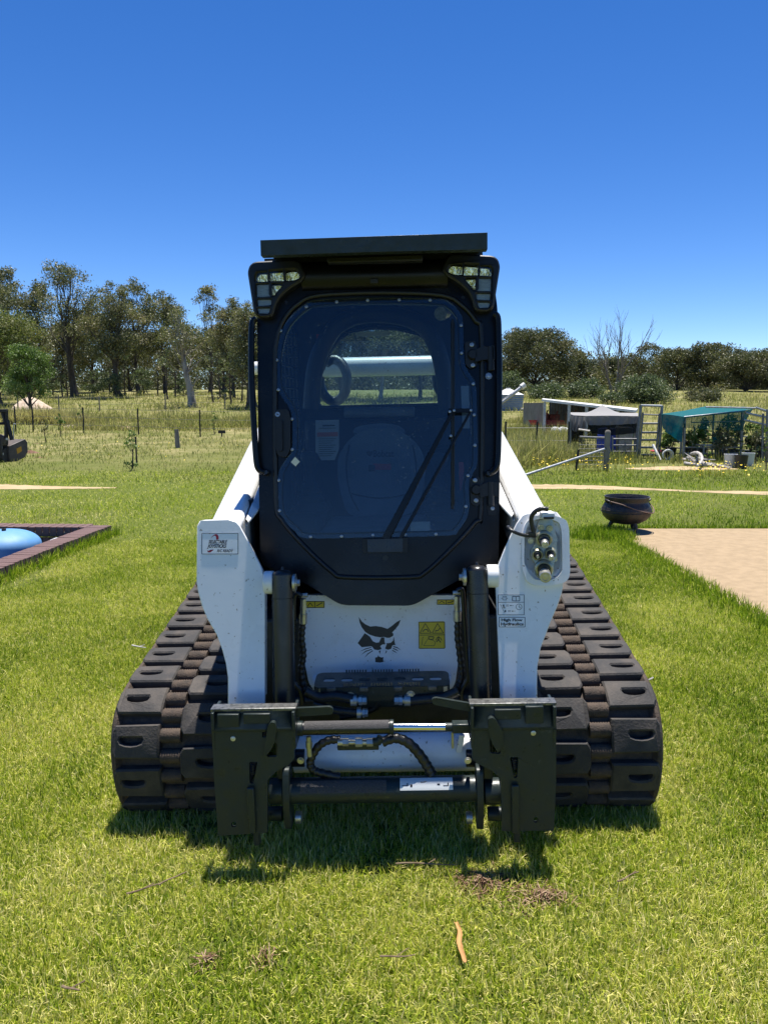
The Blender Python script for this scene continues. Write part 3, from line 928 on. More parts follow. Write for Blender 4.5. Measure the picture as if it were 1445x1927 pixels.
# ---- attachment coupler at the front ------------------------------------------------
PLB = (.0, .10, .05)
def coupler_frame():
    cf = empty('attachment_coupler', parent=loader)
    k = mpp(PLB)
    f = yfun(PLB)
    # left half. the two halves are mirror images with small differences
    lp = [(399, 1376), (553, 1376), (554, 1428), (545, 1438), (520, 1452), (504, 1468), (503, 1567), (411, 1573), (404, 1480)]
    rp = [(888, 1372), (1046, 1373), (1046, 1470), (1042, 1563), (944, 1564), (942, 1466), (925, 1450), (896, 1436), (888, 1426)]
    def half(face, band, top, holes, side):
        h = empty('coupler_plate', parent=cf)
        MB().prism(PX(face, PLB), -.014, 0, f, [PX(q, PLB) for q in holes]).build('face_plate', M['coupler'], h, bevel=.002, smooth=25)
        # upper band folded back and a flange on top
        b0 = PX(band, PLB)
        (x0, z1), (x1, _), (_, z0) = b0[0], b0[1], b0[2]
        vs = []
        for z, y in ((z0, 0.0), (z0 + .010, .003), (z1 - .004, .018), (z1, .018)):
            yy = .05 * (z - .10)
            vs += [(x0, y + yy, z), (x1, y + yy, z)]
        fs = [(i, i + 1, i + 3, i + 2) for i in (0, 2, 4)]
        o = MB().add(vs, fs).build('folded_band', M['coupler'], h, smooth=25, recalc=True)
        sm = o.modifiers.new('thick', 'SOLIDIFY'); sm.thickness = .012; sm.offset = 0
        zt = z1; yt = .05 * (zt - .10)
        MB().box(((x0 + x1) / 2, .030 + yt, zt + .004), (x1 - x0 + .006, .045, .010)).build('top_flange', M['lit_edge'], h, bevel=.002)
        for fx in (.02, .98):
            MB().box((x0 + (x1 - x0) * fx, .07, (z0 + z1) / 2 - .03), (.010, .11, z1 - z0 + .06)).build('side_gusset', M['coupler'], h, bevel=.002)
        # raised pad and pin heads inside the band
        for px, py, w, hh in top:
            p = P(px, py, PLB); MB().box((p.x, .006 + .05 * (p.z - .1), p.z), (w * k, .02, hh * k)).build('wear_pad', M['coupler'], h, bevel=.002)
        return h
    tri = [(500, 1418), (520, 1398), (522, 1420), (505, 1426)]
    slot1 = round_poly([(469, 1434), (485, 1434), (477, 1475), (470, 1474)], 3)
    hL = half(lp, [(397, 1341), (555, 1339), (555, 1376)], [(430, 1356, 42, 26), (484, 1352, 52, 20)], [circle2(440, 1552, 5.2, 12), slot1, round_poly([(502, 1418), (514, 1398), (522, 1399), (521, 1424), (503, 1425)], 3), round_poly([(493, 1376.6), (503, 1358 + 19), (519, 1376.8), (508, 1388), (494, 1388)], 2)], -1)
    slot2 = round_poly([(959, 1425), (975, 1425), (973, 1463), (967, 1465)], 3)
    hR = half(rp, [(885, 1331), (1046, 1329), (1046, 1373)], [(1005, 1345, 34, 34), (955, 1344, 50, 20)], [circle2(1008, 1543, 5.2, 12), slot2, round_poly([(921, 1391), (930, 1390), (942, 1416), (940, 1419), (922, 1418)], 3)], 1)
    for h, bx, by, sx in ((hL, 439, 1390, 472), (hR, 1003, 1379.5, 967)):
        q = P(bx, by, PLB); MB().lathe(f(q.x, q.z, 0), (0, -1, 0), [(0, 5 * k), (.002, 5 * k), (.003, 4 * k), (.003, 0)], n=16).build('plug', M['zinc'], h)
    # springs behind the slots, wedges that stick out below
    for h, sx, y0, y1, wx, wy0, wy1 in ((hL, 477, 1436, 1474, 478, 1500, 1597), (hR, 967, 1427, 1463, 973, 1495, 1591)):
        pts = []
        for i in range(70):
            t = i / 69
            q = P(sx, y0 + (y1 - y0) * .55 * t, .028)
            pts.append((q.x + 4.5 * k * math.cos(t * 40), .028 + 4.5 * k * math.sin(t * 40), q.z))
        MB().tube(pts, 1.1 * k, n=6).build('wedge_spring', M['ink'], h, smooth=60)
        q = P(sx, y1 - 3, .02); bolt(h, (q.x, .022, q.z), 3 * k, m=M['cyl'])
        a = P(wx, wy0, PLB); c = P(wx, wy1, PLB)
        MB().box((a.x, .026, (a.z + c.z) / 2), (13 * k, .026, a.z - c.z)).build('locking_wedge', M['coupler'], h, bevel=.004)
        e = P(wx, wy1 - 6, PLB)
        # ridge of the wedge guide on the plate
        g0 = P(wx - 5, wy0 - 22, PLB); g1 = P(wx - 5, 1566, PLB)
        MB().box((g0.x, .002 - .006, (g0.z + g1.z) / 2), (14 * k, .012, g0.z - g1.z)).build('wedge_guide', M['coupler'], h, bevel=.004)
    # rounded link ears seen at the inner ends of the halves
    for h, pts in ((hL, [(497, 1425), (500, 1395), (506, 1362), (512, 1355), (519, 1356), (522, 1366), (519, 1392), (512, 1408)]), (hR, [(936, 1415), (925, 1396), (918, 1372), (917, 1350), (923, 1346), (930, 1349), (944, 1372), (946, 1398)])):
        MB().prism(round_poly(PX(pts, PLB), .006), -.03, -.004, lambda u, v, h_: (u, .012 - h_ - .012, v)).build('lever_link', M['coupler'], h, bevel=.002)
    # release levers
    for h, pts in ((hL, [(554, 1333), (621, 1330), (627, 1334), (627, 1342), (622, 1345), (555, 1349)]), (hR, [(888, 1340), (885, 1324), (820, 1313), (813, 1315), (812, 1322), (818, 1327)])):
        MB().prism(round_poly(PX(pts, .045), .006), -.012, 0, yfun(.045)).build('release_lever', M['coupler'], h, bevel=.002)
    # lower cross tube with end flanges
    plT = .10
    kt = mpp(plT)
    a = P(540, 1488, plT); c = P(905, 1483, plT)
    r = 25 * kt
    MB().cyl(a, c, r, n=36).build('cross_tube', M['coupler'], cf)
    for x0, x1 in ((510, 536), (910, 940)):
        MB().cyl(P(x0, 1489, plT), P(x1, 1488, plT), 25.5 * kt, n=32).build('tube_stub', M['coupler'], cf, bevel=.003)
    for x0, x1 in ((537, 549), (895, 907)):
        p0 = P(x0, 1490, plT); p1 = P(x1, 1490, plT)
        zt = P(x0, 1438, plT).z; zb = P(x0, 1552, plT).z
        MB().prism(round_poly([(plT - .04, zt), (plT + .02, zt), (plT + .05, (zt + zb) / 2), (plT + .02, zb), (plT - .04, zb), (plT - .06, (zt + zb) / 2)], .02), 0, abs(p1.x - p0.x), lambda u, v, h, p0=p0: (p0.x + h, u, v)).build('pivot_ear', M['coupler'], cf, bevel=.002)
    for x in (557, 888):
        q = P(x, 1538, .12); MB().cyl(q, q + Vector((.02 if x < 700 else -.02, 0, 0)), 12 * kt, n=16).build('pivot_pin', M['zinc'], cf)
    for x in (505, 945):
        q = P(x, 1531, .12); s = 1 if x < 700 else -1
        MB().cyl(q, q + Vector((s * .05, 0, 0)), 14 * kt, n=20).build('pivot_pin', M['coupler'], cf)
    # curved sheets that hug the tube
    def wrap(name, x0, x1, a0, a1, m, off):
        p0 = P(x0, 1488 - (x0 - 540) * .0137, plT); p1 = P(x1, 1488 - (x1 - 540) * .0137, plT)
        vs = []; fs = []
        n = 8
        for i in range(n + 1):
            t = R(a0 + (a1 - a0) * i / n)
            for p in (p0, p1):
                vs.append((p.x, p.y - (r + off) * math.cos(t), p.z + (r + off) * math.sin(t)))
        for i in range(n): fs.append((2 * i, 2 * i + 1, 2 * i + 3, 2 * i + 2))
        return MB().add(vs, fs).build(name, m, cf, recalc=False)
    wrap('anti_slip_strip', 568, 728, 14, 72, M['grip'], .0012)
    lab = wrap('paper_label', 753, 851, 22, 80, M['paper'], .0015)
    lab['label'] = 'white paper label on the lower tube'
    def wrap_mark(x0, x1, a0, a1): 
        o = wrap('printed_mark', x0, x1, a0, a1, M['cyl'], .0022); o.parent = lab
    for q in ((757, 766, 40, 43), (766, 768, 40, 52), (772, 776, 36, 47), (791, 800, 54, 58), (798, 803, 57, 60), (822, 827, 42, 49), (833, 842, 38, 41), (841, 843, 38, 52)): wrap_mark(*q)
    # tilt actuator: gritty barrel, chrome rod, clevis
    plC = .085
    kc = mpp(plC)
    a = P(557, 1371, plC); c = P(740, 1368, plC); e = P(850, 1368, plC); g = P(890, 1367, plC)
    ax = (c - a).normalized()
    MB().cyl(a, c, 13 * kc, n=28).build('lock_cylinder', M['cyl'], cf)
    for p_, w in ((a + ax * .004, .02), (c - ax * .012, .014)):
        MB().cyl(p_, p_ + ax * w, 14.6 * kc, n=28).build('cylinder_band', M['coupler'], cf, bevel=.002)
    n = 9; vs = []; fs = []
    for i in range(n):
        t = R(15 + 95 * i / (n - 1))
        for p in (a + ax * .03, c - ax * .014): vs.append((p.x, p.y - (13 * kc + .0012) * math.cos(t), p.z + (13 * kc + .0012) * math.sin(t)))
    for i in range(n - 1): fs.append((2 * i, 2 * i + 1, 2 * i + 3, 2 * i + 2))
    MB().add(vs, fs).build('anti_slip_strip', M['grip'], cf, recalc=False)
    MB().cyl(c, e, 7.6 * kc, n=24).build('chrome_rod', M['chrome'], cf)
    MB().cyl(e - ax * .022, e - ax * .018, 8.6 * kc, n=20).build('rod_collar', M['coupler'], cf)
    MB().box((e + g) / 2, ((g - e).length, .04, 19 * kc)).build('rod_clevis', M['coupler'], cf, bevel=.004)
    MB().cyl(e - ax * .018, e + ax * .01, 8.4 * kc, n=20).build('rod_nut', M['coupler'], cf)
    q = MB(); d0 = P(581, 1386, plC)
    q.cyl(d0, d0 + Vector((0, 0, -.018)), 5 * kc, n=10); q.cyl(d0 + Vector((0, 0, -.018)), d0 + Vector((0, 0, -.04)), 6.5 * kc, n=6); q.cyl(d0 + Vector((0, 0, -.04)), d0 + Vector((0, 0, -.07)), 5 * kc, n=10)
    q.build('hose_fitting', M['zinc_yellow'], cf, smooth=30)
    # hoses and the coupling under the barrel
    def hose(pts, r, pl=.11):
        m = len(pts) * 9
        MB().tube(pxline(pts, pl, 9), r * kc, n=10, rfun=lambda t: (r + .8 * math.sin(t * m * 1.2)) * kc).build('hydraulic_hose', M['hose'], cf, smooth=60)
    hose([(640, 1392), (620, 1393), (601, 1403), (588, 1422), (584, 1438), (592, 1450), (612, 1456), (640, 1462)], 8)
    hose([(720, 1396), (744, 1389), (768, 1398), (788, 1418), (803, 1440), (812, 1456)], 10)
    q = MB(); f2 = lambda x: P(x, 1396.5, .10)
    q.cyl(f2(636), f2(645), 7 * kc, n=14); q.cyl(f2(645), f2(656), 8 * kc, n=6); q.cyl(f2(656), f2(669), 4.5 * kc, n=10); q.cyl(f2(669), f2(682), 9 * kc, n=6); q.cyl(f2(682), f2(690), 6 * kc, n=12); q.cyl(f2(690), f2(702), 8 * kc, n=6)
    q.build('hose_fitting', M['zinc'], cf, smooth=30)
    MB().tube([P(702, 1396, .10), P(712, 1395, .10), P(717, 1388, .10)], 8.5 * kc, n=12).build('hose_elbow', M['coupler'], cf)
    MB().box(P(674, 1404, .125), (82 * kc, .02, 13 * kc)).build('hose_bracket', M['coupler'], cf, bevel=.003)
    # white cross member with end brackets
    plW = .26
    kw = mpp(plW)
    a = P(556, 1417, plW); c = P(892, 1413, plW)
    MB().cyl(a, c, 37 * kw, n=40).build('arm_cross_member', M['white_dusty'], armL)
    for x0, x1, bx in ((548, 574, 566), (876, 900, 880)):
        MB().cyl(P(x0, 1426, .20), P(x1, 1426, .20), 17 * kw, n=24).build('pivot_boss', M['cyl'], cf, bevel=.003)
        q = P(bx, 1431, .13); bolt(cf, q, 4.5 * kw)
    MB().box(P(851, 1390, .20), (4 * kw, .03, 32 * kw)).build('hose_tab', M['zinc_yellow'], cf)
    MB().box(P(866, 1398, .19), (10 * kw, .02, 34 * kw), Matrix.Rotation(.2, 3, 'Y')).build('arm_tab', M['white'], cf)
    # dark links from the halves back to the arms
    for x0, x1 in ((520, 540), (906, 926)):
        p0 = P(x0, 1400, .1); p1 = P(x1, 1400, .1)
        MB().box(((p0.x + p1.x) / 2, .16, p0.z - .02), (abs(p1.x - p0.x), .16, .20)).build('tilt_link', M['coupler'], cf, bevel=.006)
coupler_frame()

# ---- cab -----------------------------------------------------------------------------
PLC = (.52, .75, .17)
cab = empty('cab', parent=loader)
fc = yfun(PLC)
kcab = mpp(PLC)
def cplate(name, px, t, m, parent=cab, h=0.0, r=0.0, holes=(), bevel=0.0, chamfer=0.0, smooth=40):
    return plate(name, px, PLC, t, m, parent, r, holes, bevel, h, chamfer, smooth)
gasket = [(514, 700), (516, 940), (527, 980), (569, 1030), (622, 1079), (650, 1090), (772, 1090), (802, 1081), (852, 1035), (897, 985), (909, 955), (910, 640), (898, 602), (872, 572), (832, 552), (720, 547), (600, 552), (560, 568), (532, 598), (517, 640)]
gasket = [(p.x, p.y) for p in spline([(a, b, 0) for a, b in gasket], 4, True)]
gasket_i = inset(gasket, 6)
cab_out = [(484, 590), (486, 836), (490, 1062), (530, 1078), (578, 1100), (642, 1139), (776, 1140), (862, 1092), (905, 1071), (938, 1062), (940, 892), (936, 580), (925, 500), (905, 489), (705, 493), (500, 496), (488, 506)]
cplate('cab_frame', cab_out, .10, M['black'], r=.03, holes=[gasket], bevel=.012, smooth=50)
ring = [gasket, inset(gasket, 9)]
MB().tube([fc(u, v, .002) for u, v in PX(inset(gasket, 4.0), PLC)], 4.6 * kcab, n=8, closed=True).build('door_seal', M['seal'], cab, smooth=60)
glass_px = [(521, 668), (520, 700), (522, 730), (534, 752), (547, 772), (551, 800), (550, 848), (541, 862), (527, 884), (523, 910), (524, 958), (534, 980), (556, 1000), (578, 1013), (700, 1011), (842, 1008), (862, 998), (878, 975), (883, 950), (882, 912), (890, 890), (898, 868), (897, 770), (894, 722), (882, 702), (873, 678), (871, 610), (864, 588), (846, 570), (820, 563), (700, 561), (600, 565), (572, 575), (546, 598), (530, 625)]
glass_px = [(p.x, p.y) for p in spline([(a, b, 0) for a, b in glass_px], 3, True)]
win = inset(glass_px, 8)
door = empty('door', parent=cab)
cplate('door_panel', gasket_i, .03, M['black'], parent=door, h=-.004, holes=[win], smooth=40)
cplate('windscreen', glass_px, .006, M['windscreen'], parent=door, h=.006, smooth=0)
MB().tube([fc(u, v, .001) for u, v in PX(inset(glass_px, 9), PLC)], 1.6 * kcab, n=6, closed=True).build('windscreen_seal', M['seal'], door, smooth=60)
screws = [(577, 578), (634, 569), (692, 566), (751, 565), (809, 565.5), (867, 613), (529, 623), (521.5, 678), (524.5, 734), (550, 789), (868, 665), (890, 723), (891.5, 781), (550.5, 846), (525.5, 904), (526.5, 961), (585, 1010), (643, 1009), (702, 1007), (762, 1006), (820, 1005), (893, 838), (880, 895), (876, 953)]
scr = None
for x, y in screws:
    q = P(x, y, PLC); p = Vector(fc(q.x, q.z, .006))
    if scr is None:
        k = kcab
        nrm = Vector((0, -1, PLC[2])).normalized()
        scr = MB().lathe((0, 0, 0), nrm, [(0, 3.1 * k), (.002, 3.0 * k), (.003, 2.4 * k), (.003, 1.5 * k), (.0012, 1.3 * k), (.0012, 0)], n=14).build('window_screw', M['screw'], door)
        scr.location = p
    else:
        c = scr.copy(); col.objects.link(c); c.location = p
# latch
cplate('latch_recess', [(519, 772), (544, 771), (548, 790), (548, 845), (540, 862), (524, 858), (519, 840)], .02, M['black_sat'], parent=door, h=.016, r=.012, bevel=.005)
cplate('latch_handle', [(522, 792), (533, 792), (534, 850), (525, 850)], .02, M['black_sat'], parent=door, h=.026, r=.008, bevel=.004)
q = P(524, 781, PLC); MB().lathe(fc(q.x, q.z, .015), nrm, [(0, 5 * kcab), (.004, 4.6 * kcab), (.004, 0)], n=16).build('key_lock', M['screw'], door)
q = P(524, 781, PLC); MB().box(fc(q.x, q.z, .020), (4.5 * kcab, .001, 1.6 * kcab), Matrix.Rotation(.3, 3, 'Y')).build('key_slot', M['ink'], door)
# hinges
for y0, by, pts, arm_px in ((669, (650, 688.5), [(874, 645), (893, 642), (897, 656), (897, 690), (884, 695), (875, 686)], [(893, 661), (906, 655), (929, 653), (930, 678), (906, 680), (893, 684)]),
                            (922, (904, 942), [(883, 900), (901, 897), (905, 912), (906, 945), (896, 955), (885, 946)], [(901, 914), (914, 909), (935, 908), (936, 934), (914, 934), (902, 937)])):
    hg = empty('door_hinge', parent=door)
    cplate('hinge_plate', pts, .006, M['black_sat'], parent=hg, h=.010, r=.006, bevel=.002)
    cplate('hinge_arm', arm_px, .02, M['black_sat'], parent=hg, h=.026, r=.004, bevel=.003)
    x = 889 if y0 < 800 else 895
    q = P(x, y0, PLC); MB().lathe(fc(q.x, q.z, .008), nrm, [(0, 10 * kcab), (.012, 10 * kcab), (.018, 8 * kcab), (.018, 0)], n=20).build('hinge_knob', M['black_sat'], hg)
    for b_ in by:
        q = P(x - 1 + (b_ - y0) * .05, b_, PLC); p = Vector(fc(q.x, q.z, .010))
        MB().lathe(p, nrm, [(0, 4.2 * kcab), (.003, 4.0 * kcab), (.004, 3.0 * kcab), (.004, 1.8 * kcab), (.002, 1.6 * kcab), (.002, 0)], n=16).build('hinge_bolt', M['screw'], hg)
    q0 = P(922, y0 + 8, PLC); 
    MB().cyl(fc(q0.x, q0.z + .045, .02), fc(q0.x, q0.z - .045, .02), 6 * kcab, n=14).build('hinge_pin', M['black_sat'], hg)
for x, y, r in ((919, 708, 4.5), (926, 957, 4.2)):
    q = P(x, y, PLC); MB().lathe(fc(q.x, q.z, .0), nrm, [(0, r * 1.5 * kcab), (.004, r * 1.4 * kcab), (.004, r * kcab), (.012, r * .9 * kcab), (.013, 0)], n=8).build('frame_bolt', M['screw'], cab)
cplate('bolt_bracket', [(916, 948), (934, 948), (934, 969), (918, 969)], .012, M['black_sat'], h=.008, r=.004, bevel=.002)
for x, y in ((539, 569), (871, 560)):
    q = P(x, y, PLC); MB().lathe(fc(q.x, q.z, 0), nrm, [(0, 3.6 * kcab), (.004, 3.2 * kcab), (.004, 0)], n=12).build('frame_bolt', M['cyl'], cab)
# lower crease below the door and small drain
cplate('door_drain', circle2(725, 1050, 5.5, 14), .003, M['ink'], parent=door, h=.0)

# roof bar and visor
a = P(568, 521, (.715, 2.0, .17)); c = P(842, 515, (.715, 2.0, .17))
o = MB(); 
prof = [(-.060, .0), (-.052, -.022), (-.03, -.040), (.0, -.046), (.03, -.040), (.055, -.022), (.062, .0)]
vs = []; fs = []
for p in (a, c):
    for dz, dy in prof: vs.append((p.x, p.y + dy + .03, p.z + dz))
n = len(prof)
for i in range(n - 1): fs.append((i, i + 1, n + i + 1, n + i))
fs += [tuple(range(n)), tuple(range(2 * n - 1, n - 1, -1))]
o.add(vs, fs).build('roof_bar', M['black'], cab, smooth=60)
q = P(704, 529, (.70, 2.0, .17)); MB().box(q, (.03, .01, .02)).build('bar_clip', M['black_sat'], cab, bevel=.003)
PLV = .45
vis = empty('roof_visor', parent=cab)
def vx(pts): return PX(pts, PLV)
face = [(490, 452), (704, 444.5), (917, 437.5), (917, 469), (704, 474), (491, 481)]
MB().prism(vx(face), -.05, 0, lambda u, v, h: (u, PLV - h, v)).build('visor_panel', M['coupler'], vis, bevel=.004, smooth=25)
sheet_px = [(490, 452), (704, 444.5), (917, 437.5), (917, 444), (704, 451), (490, 458.5)]
MB().prism(vx(sheet_px), -.90, -.052, lambda u, v, h: (u, PLV - h, v)).build('visor_sheet', M['black'], vis, bevel=.003, smooth=25)
zlo = PX([(498, 497), (704, 493), (908, 488)], .74); zhi = vx([(500, 457), (704, 450), (908, 443)])
MB().prism([zlo[0], zlo[1], zlo[2], (zlo[2][0], zhi[2][1]), (zlo[1][0], zhi[1][1]), (zlo[0][0], zhi[0][1])], -.86, -.29, lambda u, v, h: (u, PLV - h, v)).build('visor_base', M['black'], vis, bevel=.01, smooth=25)
MB().prism(PX([(615, 487), (795, 480), (795, 491), (617, 495)], .55), -.05, .0, lambda u, v, h: (u, .545 - h, v)).build('visor_tray', M['black_sat'], vis, bevel=.003)
q = P(704, 489, PLV)
for i in range(3):
    p0 = P(618, 488 + i * 2.3, .55); p1 = P(794, 482 + i * 2.3, .55)
    MB().cyl(p0 + Vector((0, -.008, 0)), p1 + Vector((0, -.008, 0)), .0022, n=6).build('tray_rib', M['black'], vis)

# work lights: housing, guard cells, lenses
def lamp(flip):
    O = lambda pts: [(460 + x / 9.03, 470 + y / 9.03) for x, y in pts]
    fx = (lambda pts: mirror(O(pts), 1408, -11)) if flip else (lambda pts: O(pts))
    lp = empty('work_light', parent=cab)
    hous = [(78, 420), (110, 310), (170, 255), (240, 238), (850, 208), (930, 228), (975, 270), (1040, 420), (1042, 490), (1010, 545), (900, 620), (790, 690), (700, 760), (610, 860), (560, 960), (520, 1090), (490, 1150), (440, 1178), (280, 1172), (215, 1140), (180, 1080)]
    cells = [[(215, 560), (215, 480), (240, 430), (280, 412), (415, 412), (415, 580), (225, 582)], [(442, 395), (670, 383), (690, 400), (690, 575), (455, 578), (442, 560)],
             [(705, 385), (880, 372), (920, 400), (952, 490), (940, 520), (870, 550), (760, 566), (710, 550)], [(226, 618), (440, 612), (462, 640), (464, 830), (440, 842), (232, 838)],
             [(465, 615), (490, 602), (640, 605), (668, 625), (640, 670), (560, 760), (530, 815), (480, 815), (466, 790)], [(236, 870), (450, 864), (480, 890), (476, 960), (450, 985), (250, 988)],
             [(244, 1022), (440, 1012), (455, 1040), (440, 1100), (400, 1128), (300, 1134), (262, 1100)]]
    pl = (PLC[0] - .02, PLC[1], PLC[2])
    f = yfun(pl)
    hp = round_poly(PX(fx(hous), pl), .012)
    MB().prism(hp, -.14, .03, f, [round_poly(PX(fx(c), pl), .004) for c in cells], chamfer=.006).build('lamp_housing', M['black_sat'], lp, smooth=35)
    bk = PX(fx([(205, 400), (880, 350), (965, 500), (640, 720), (500, 900), (440, 1145), (280, 1145)]), pl)
    for i, c in enumerate(cells):
        cp = PX(fx(c), pl)
        big = inset(cp, -.004)
        vm = sum(p_[1] for p_ in cp) / len(cp)
        MB().sheet(big, (lambda u, v: f(u, v, .012)) if i in (3, 5, 6) else (lambda u, v: (u, f(u, v, -.012)[1] - (v - vm) * .27, v))).build('lamp_reflector', M['rib_lens'] if i in (3, 5, 6) else M['lens_back'], lp, smooth=0)
        MB().prism(inset(cp, -.002), .016, .019, f).build('lamp_lens', M['lens_glass'], lp, smooth=0)
    # bright curved lower rim
    rim = [(985, 560), (900, 610), (790, 680), (690, 760), (600, 860), (545, 970), (505, 1100), (470, 1155)]
    MB().tube(spline([f(u, v, .022) for u, v in PX(fx(rim), pl)], 4), .0035, n=7).build('lamp_rim', M['cyl'], lp, smooth=60)
lamp(False); lamp(True)
# grab bars down both front corners
for pts in ([(486, 604), (479, 612), (477, 640), (477, 720), (482, 810), (486, 868), (491, 885), (500, 890)], [(926, 596), (934, 602), (936, 640), (937, 720), (936, 810), (934, 868), (929, 885), (920, 892)]):
    gb = empty('grab_bar', parent=cab)
    MB().tube(spline([fc(u, v, .035) for u, v in PX(pts, PLC)], 6), 6.0 * kcab, n=12).build('bar', M['black'], gb, smooth=60)
    q = P(pts[-1][0] + (3 if pts[-1][0] < 700 else -2), pts[-1][1], PLC)
    MB().lathe(fc(q.x, q.z, .0), nrm, [(0, 6 * kcab), (.03, 6 * kcab), (.035, 4 * kcab), (.035, 0)], n=14).build('bar_foot', M['cyl'], gb)

# wiper
wp = empty('wiper', parent=door)
cplate('wiper_base', [(683, 1014), (768, 1012), (767, 1039), (684, 1041)], .05, M['black_sat'], parent=wp, h=.034, r=.004, bevel=.003)
cplate('base_cover', [(692, 1015), (758, 1013), (758, 1038), (693, 1039)], .01, M['cyl'], parent=wp, h=.040, r=.003, bevel=.003)
def strip(name, a, b, w0, w1, h, m):
    (x0, y0), (x1, y1) = a, b
    d = Vector((x1 - x0, y1 - y0)).normalized(); nn = Vector((-d.y, d.x))
    q = [(x0 + nn.x * w0 / 2, y0 + nn.y * w0 / 2), (x1 + nn.x * w1 / 2, y1 + nn.y * w1 / 2), (x1 - nn.x * w1 / 2, y1 - nn.y * w1 / 2), (x0 - nn.x * w0 / 2, y0 - nn.y * w0 / 2)]
    return cplate(name, q, .008, m, parent=wp, h=h, bevel=.002)
strip('wiper_arm', (725, 1016), (851, 776), 15, 6, .038, M['black'])
strip('wiper_arm', (752, 1016), (883, 778), 7, 4.5, .036, M['black'])
strip('wiper_link', (843, 776), (886, 775.5), 8, 7, .044, M['black'])
strip('wiper_blade', (851, 604), (851, 958), 5, 5, .022, M['seal'])
strip('wiper_spine', (853.5, 610), (853, 950), 2.4, 2.4, .028, M['black_sat'])
for x, y in ((845, 778), (853, 776), (884, 775.5), (847, 823)):
    q = P(x, y, PLC); MB().lathe(fc(q.x, q.z, .042), nrm, [(0, 2.6 * kcab), (.005, 2.4 * kcab), (.006, 0)], n=12).build('wiper_pin', M['screw'], wp)
# films on the inside of the windscreen
for px, m in (([(771.5, 982), (809, 981.5), (809, 1001), (772, 1001.5)], M['paper_dull']), ([(867, 726.5), (882, 725.5), (884, 806), (870, 806)], M['paper_dull'])):
    cplate('window_label', px, .0005, m, parent=door, h=-.0015, r=.003)
cplate('window_label', [(556, 860), (565, 869), (557, 878), (548, 870)], .0005, M['cream'], parent=door, h=.0075)
cplate('red_tag', [(863.5, 868), (872.5, 868), (874, 885), (869, 922), (865.5, 922)], .004, M['red'], parent=door, h=-.03, r=.003)

# cab shell
yF, yB = .80, 1.62
xl = P(487, 800, PLC).x + .01; xr = P(939, 800, PLC).x - .01
zT = P(704, 500, PLC).z - .02; zB = P(704, 1090, PLC).z
MB().box(((xl + xr) / 2, (yF + yB) / 2 + .06, zT - .01), (xr - xl, yB - yF + .1, .06)).build('cab_roof', M['black'], cab, bevel=.02)
MB().box(((xl + xr) / 2, (yF + yB) / 2, zB + .02), (xr - xl, yB - yF, .05)).build('cab_floor', M['interior'], cab)
def side_wall(x, s):
    w = empty('cab_side', parent=cab)
    o = [(.66, zB), (yB, zB), (yB, zT), (.82, zT)]
    hole = round_poly([(.84, zB + .42), (yB - .10, zB + .42), (yB - .10, zT - .14), (.90, zT - .14)], .05)
    MB().prism(o, 0, .035, lambda u, v, h: (x - s * h, u, v), [hole]).build('side_panel', M['black'], w, bevel=.005)
    MB().sheet(hole, lambda u, v: (x - s * .018, u, v)).build('side_glass', M['side_glass'], w, smooth=0)
    g = MB()
    for k in range(6):
        y = .90 + (yB - .12 - .90) * k / 5
        g.cyl((x - s * .028, y, zB + .42), (x - s * .028, y, zT - .14), .003, n=6)
    for k in range(12):
        z = zB + .46 + (zT - .18 - zB - .46) * k / 11
        g.cyl((x - s * .031, .86, z), (x - s * .031, yB - .10, z), .0035, n=6)
    g.build('side_grille', M['black_sat'], w)
side_wall(xl, -1); side_wall(xr, 1)
PLR = 1.60
rear_o = PX([(560, 560), (850, 555), (850, 1010), (560, 1010)], PLR)
rear_o = [(xl, zB), (xr, zB), (xr, zT), (xl, zT)]
arch = [(604, 764), (700, 762), (822, 759), (832, 750), (833, 700), (831, 680), (824, 664), (808, 644), (785, 630), (745, 621), (702, 619), (660, 626), (640, 640), (625, 660), (612, 690), (601, 715), (600, 755)]
sl = [(590, 690), (591, 645), (596, 640), (603, 660), (598, 690)]
MB().prism(rear_o, 0, .04, lambda u, v, h: (u, PLR - h, v), [round_poly(PX(arch, PLR - .04), .01)]).build('rear_wall', M['interior'], cab, smooth=30)
MB().sheet(round_poly(PX(arch, PLR), .01), lambda u, v: (u, PLR - .012, v)).build('rear_window', M['glass'], cab, smooth=0)
MB().tube([(u, PLR - .045, v) for u, v in PX(inset(arch, -3), PLR - .045)], .010, n=8, closed=True).build('rear_window_seal', M['cyl'], cab, smooth=60)
# roll bar arch in front of the rear window
arc = [(586, 770), (592, 700), (606, 655), (632, 615), (668, 596), (705, 591), (750, 595), (790, 610), (815, 640), (832, 690), (840, 770)]
MB().tube(pxline(arc, 1.42, 6), .042, n=12).build('roof_liner_arch', M['black_sat'], cab, smooth=60)
p0 = P(648, 777, 1.5); p1 = P(780, 775, 1.5)
MB().cyl(p0, p1, .026, n=16).build('parcel_bar', M['seat'], cab); MB().box(((p0.x + p1.x) / 2, 1.53, p0.z - .11), (.75, .12, .16)).build('parcel_shelf', M['interior'], cab, bevel=.02)
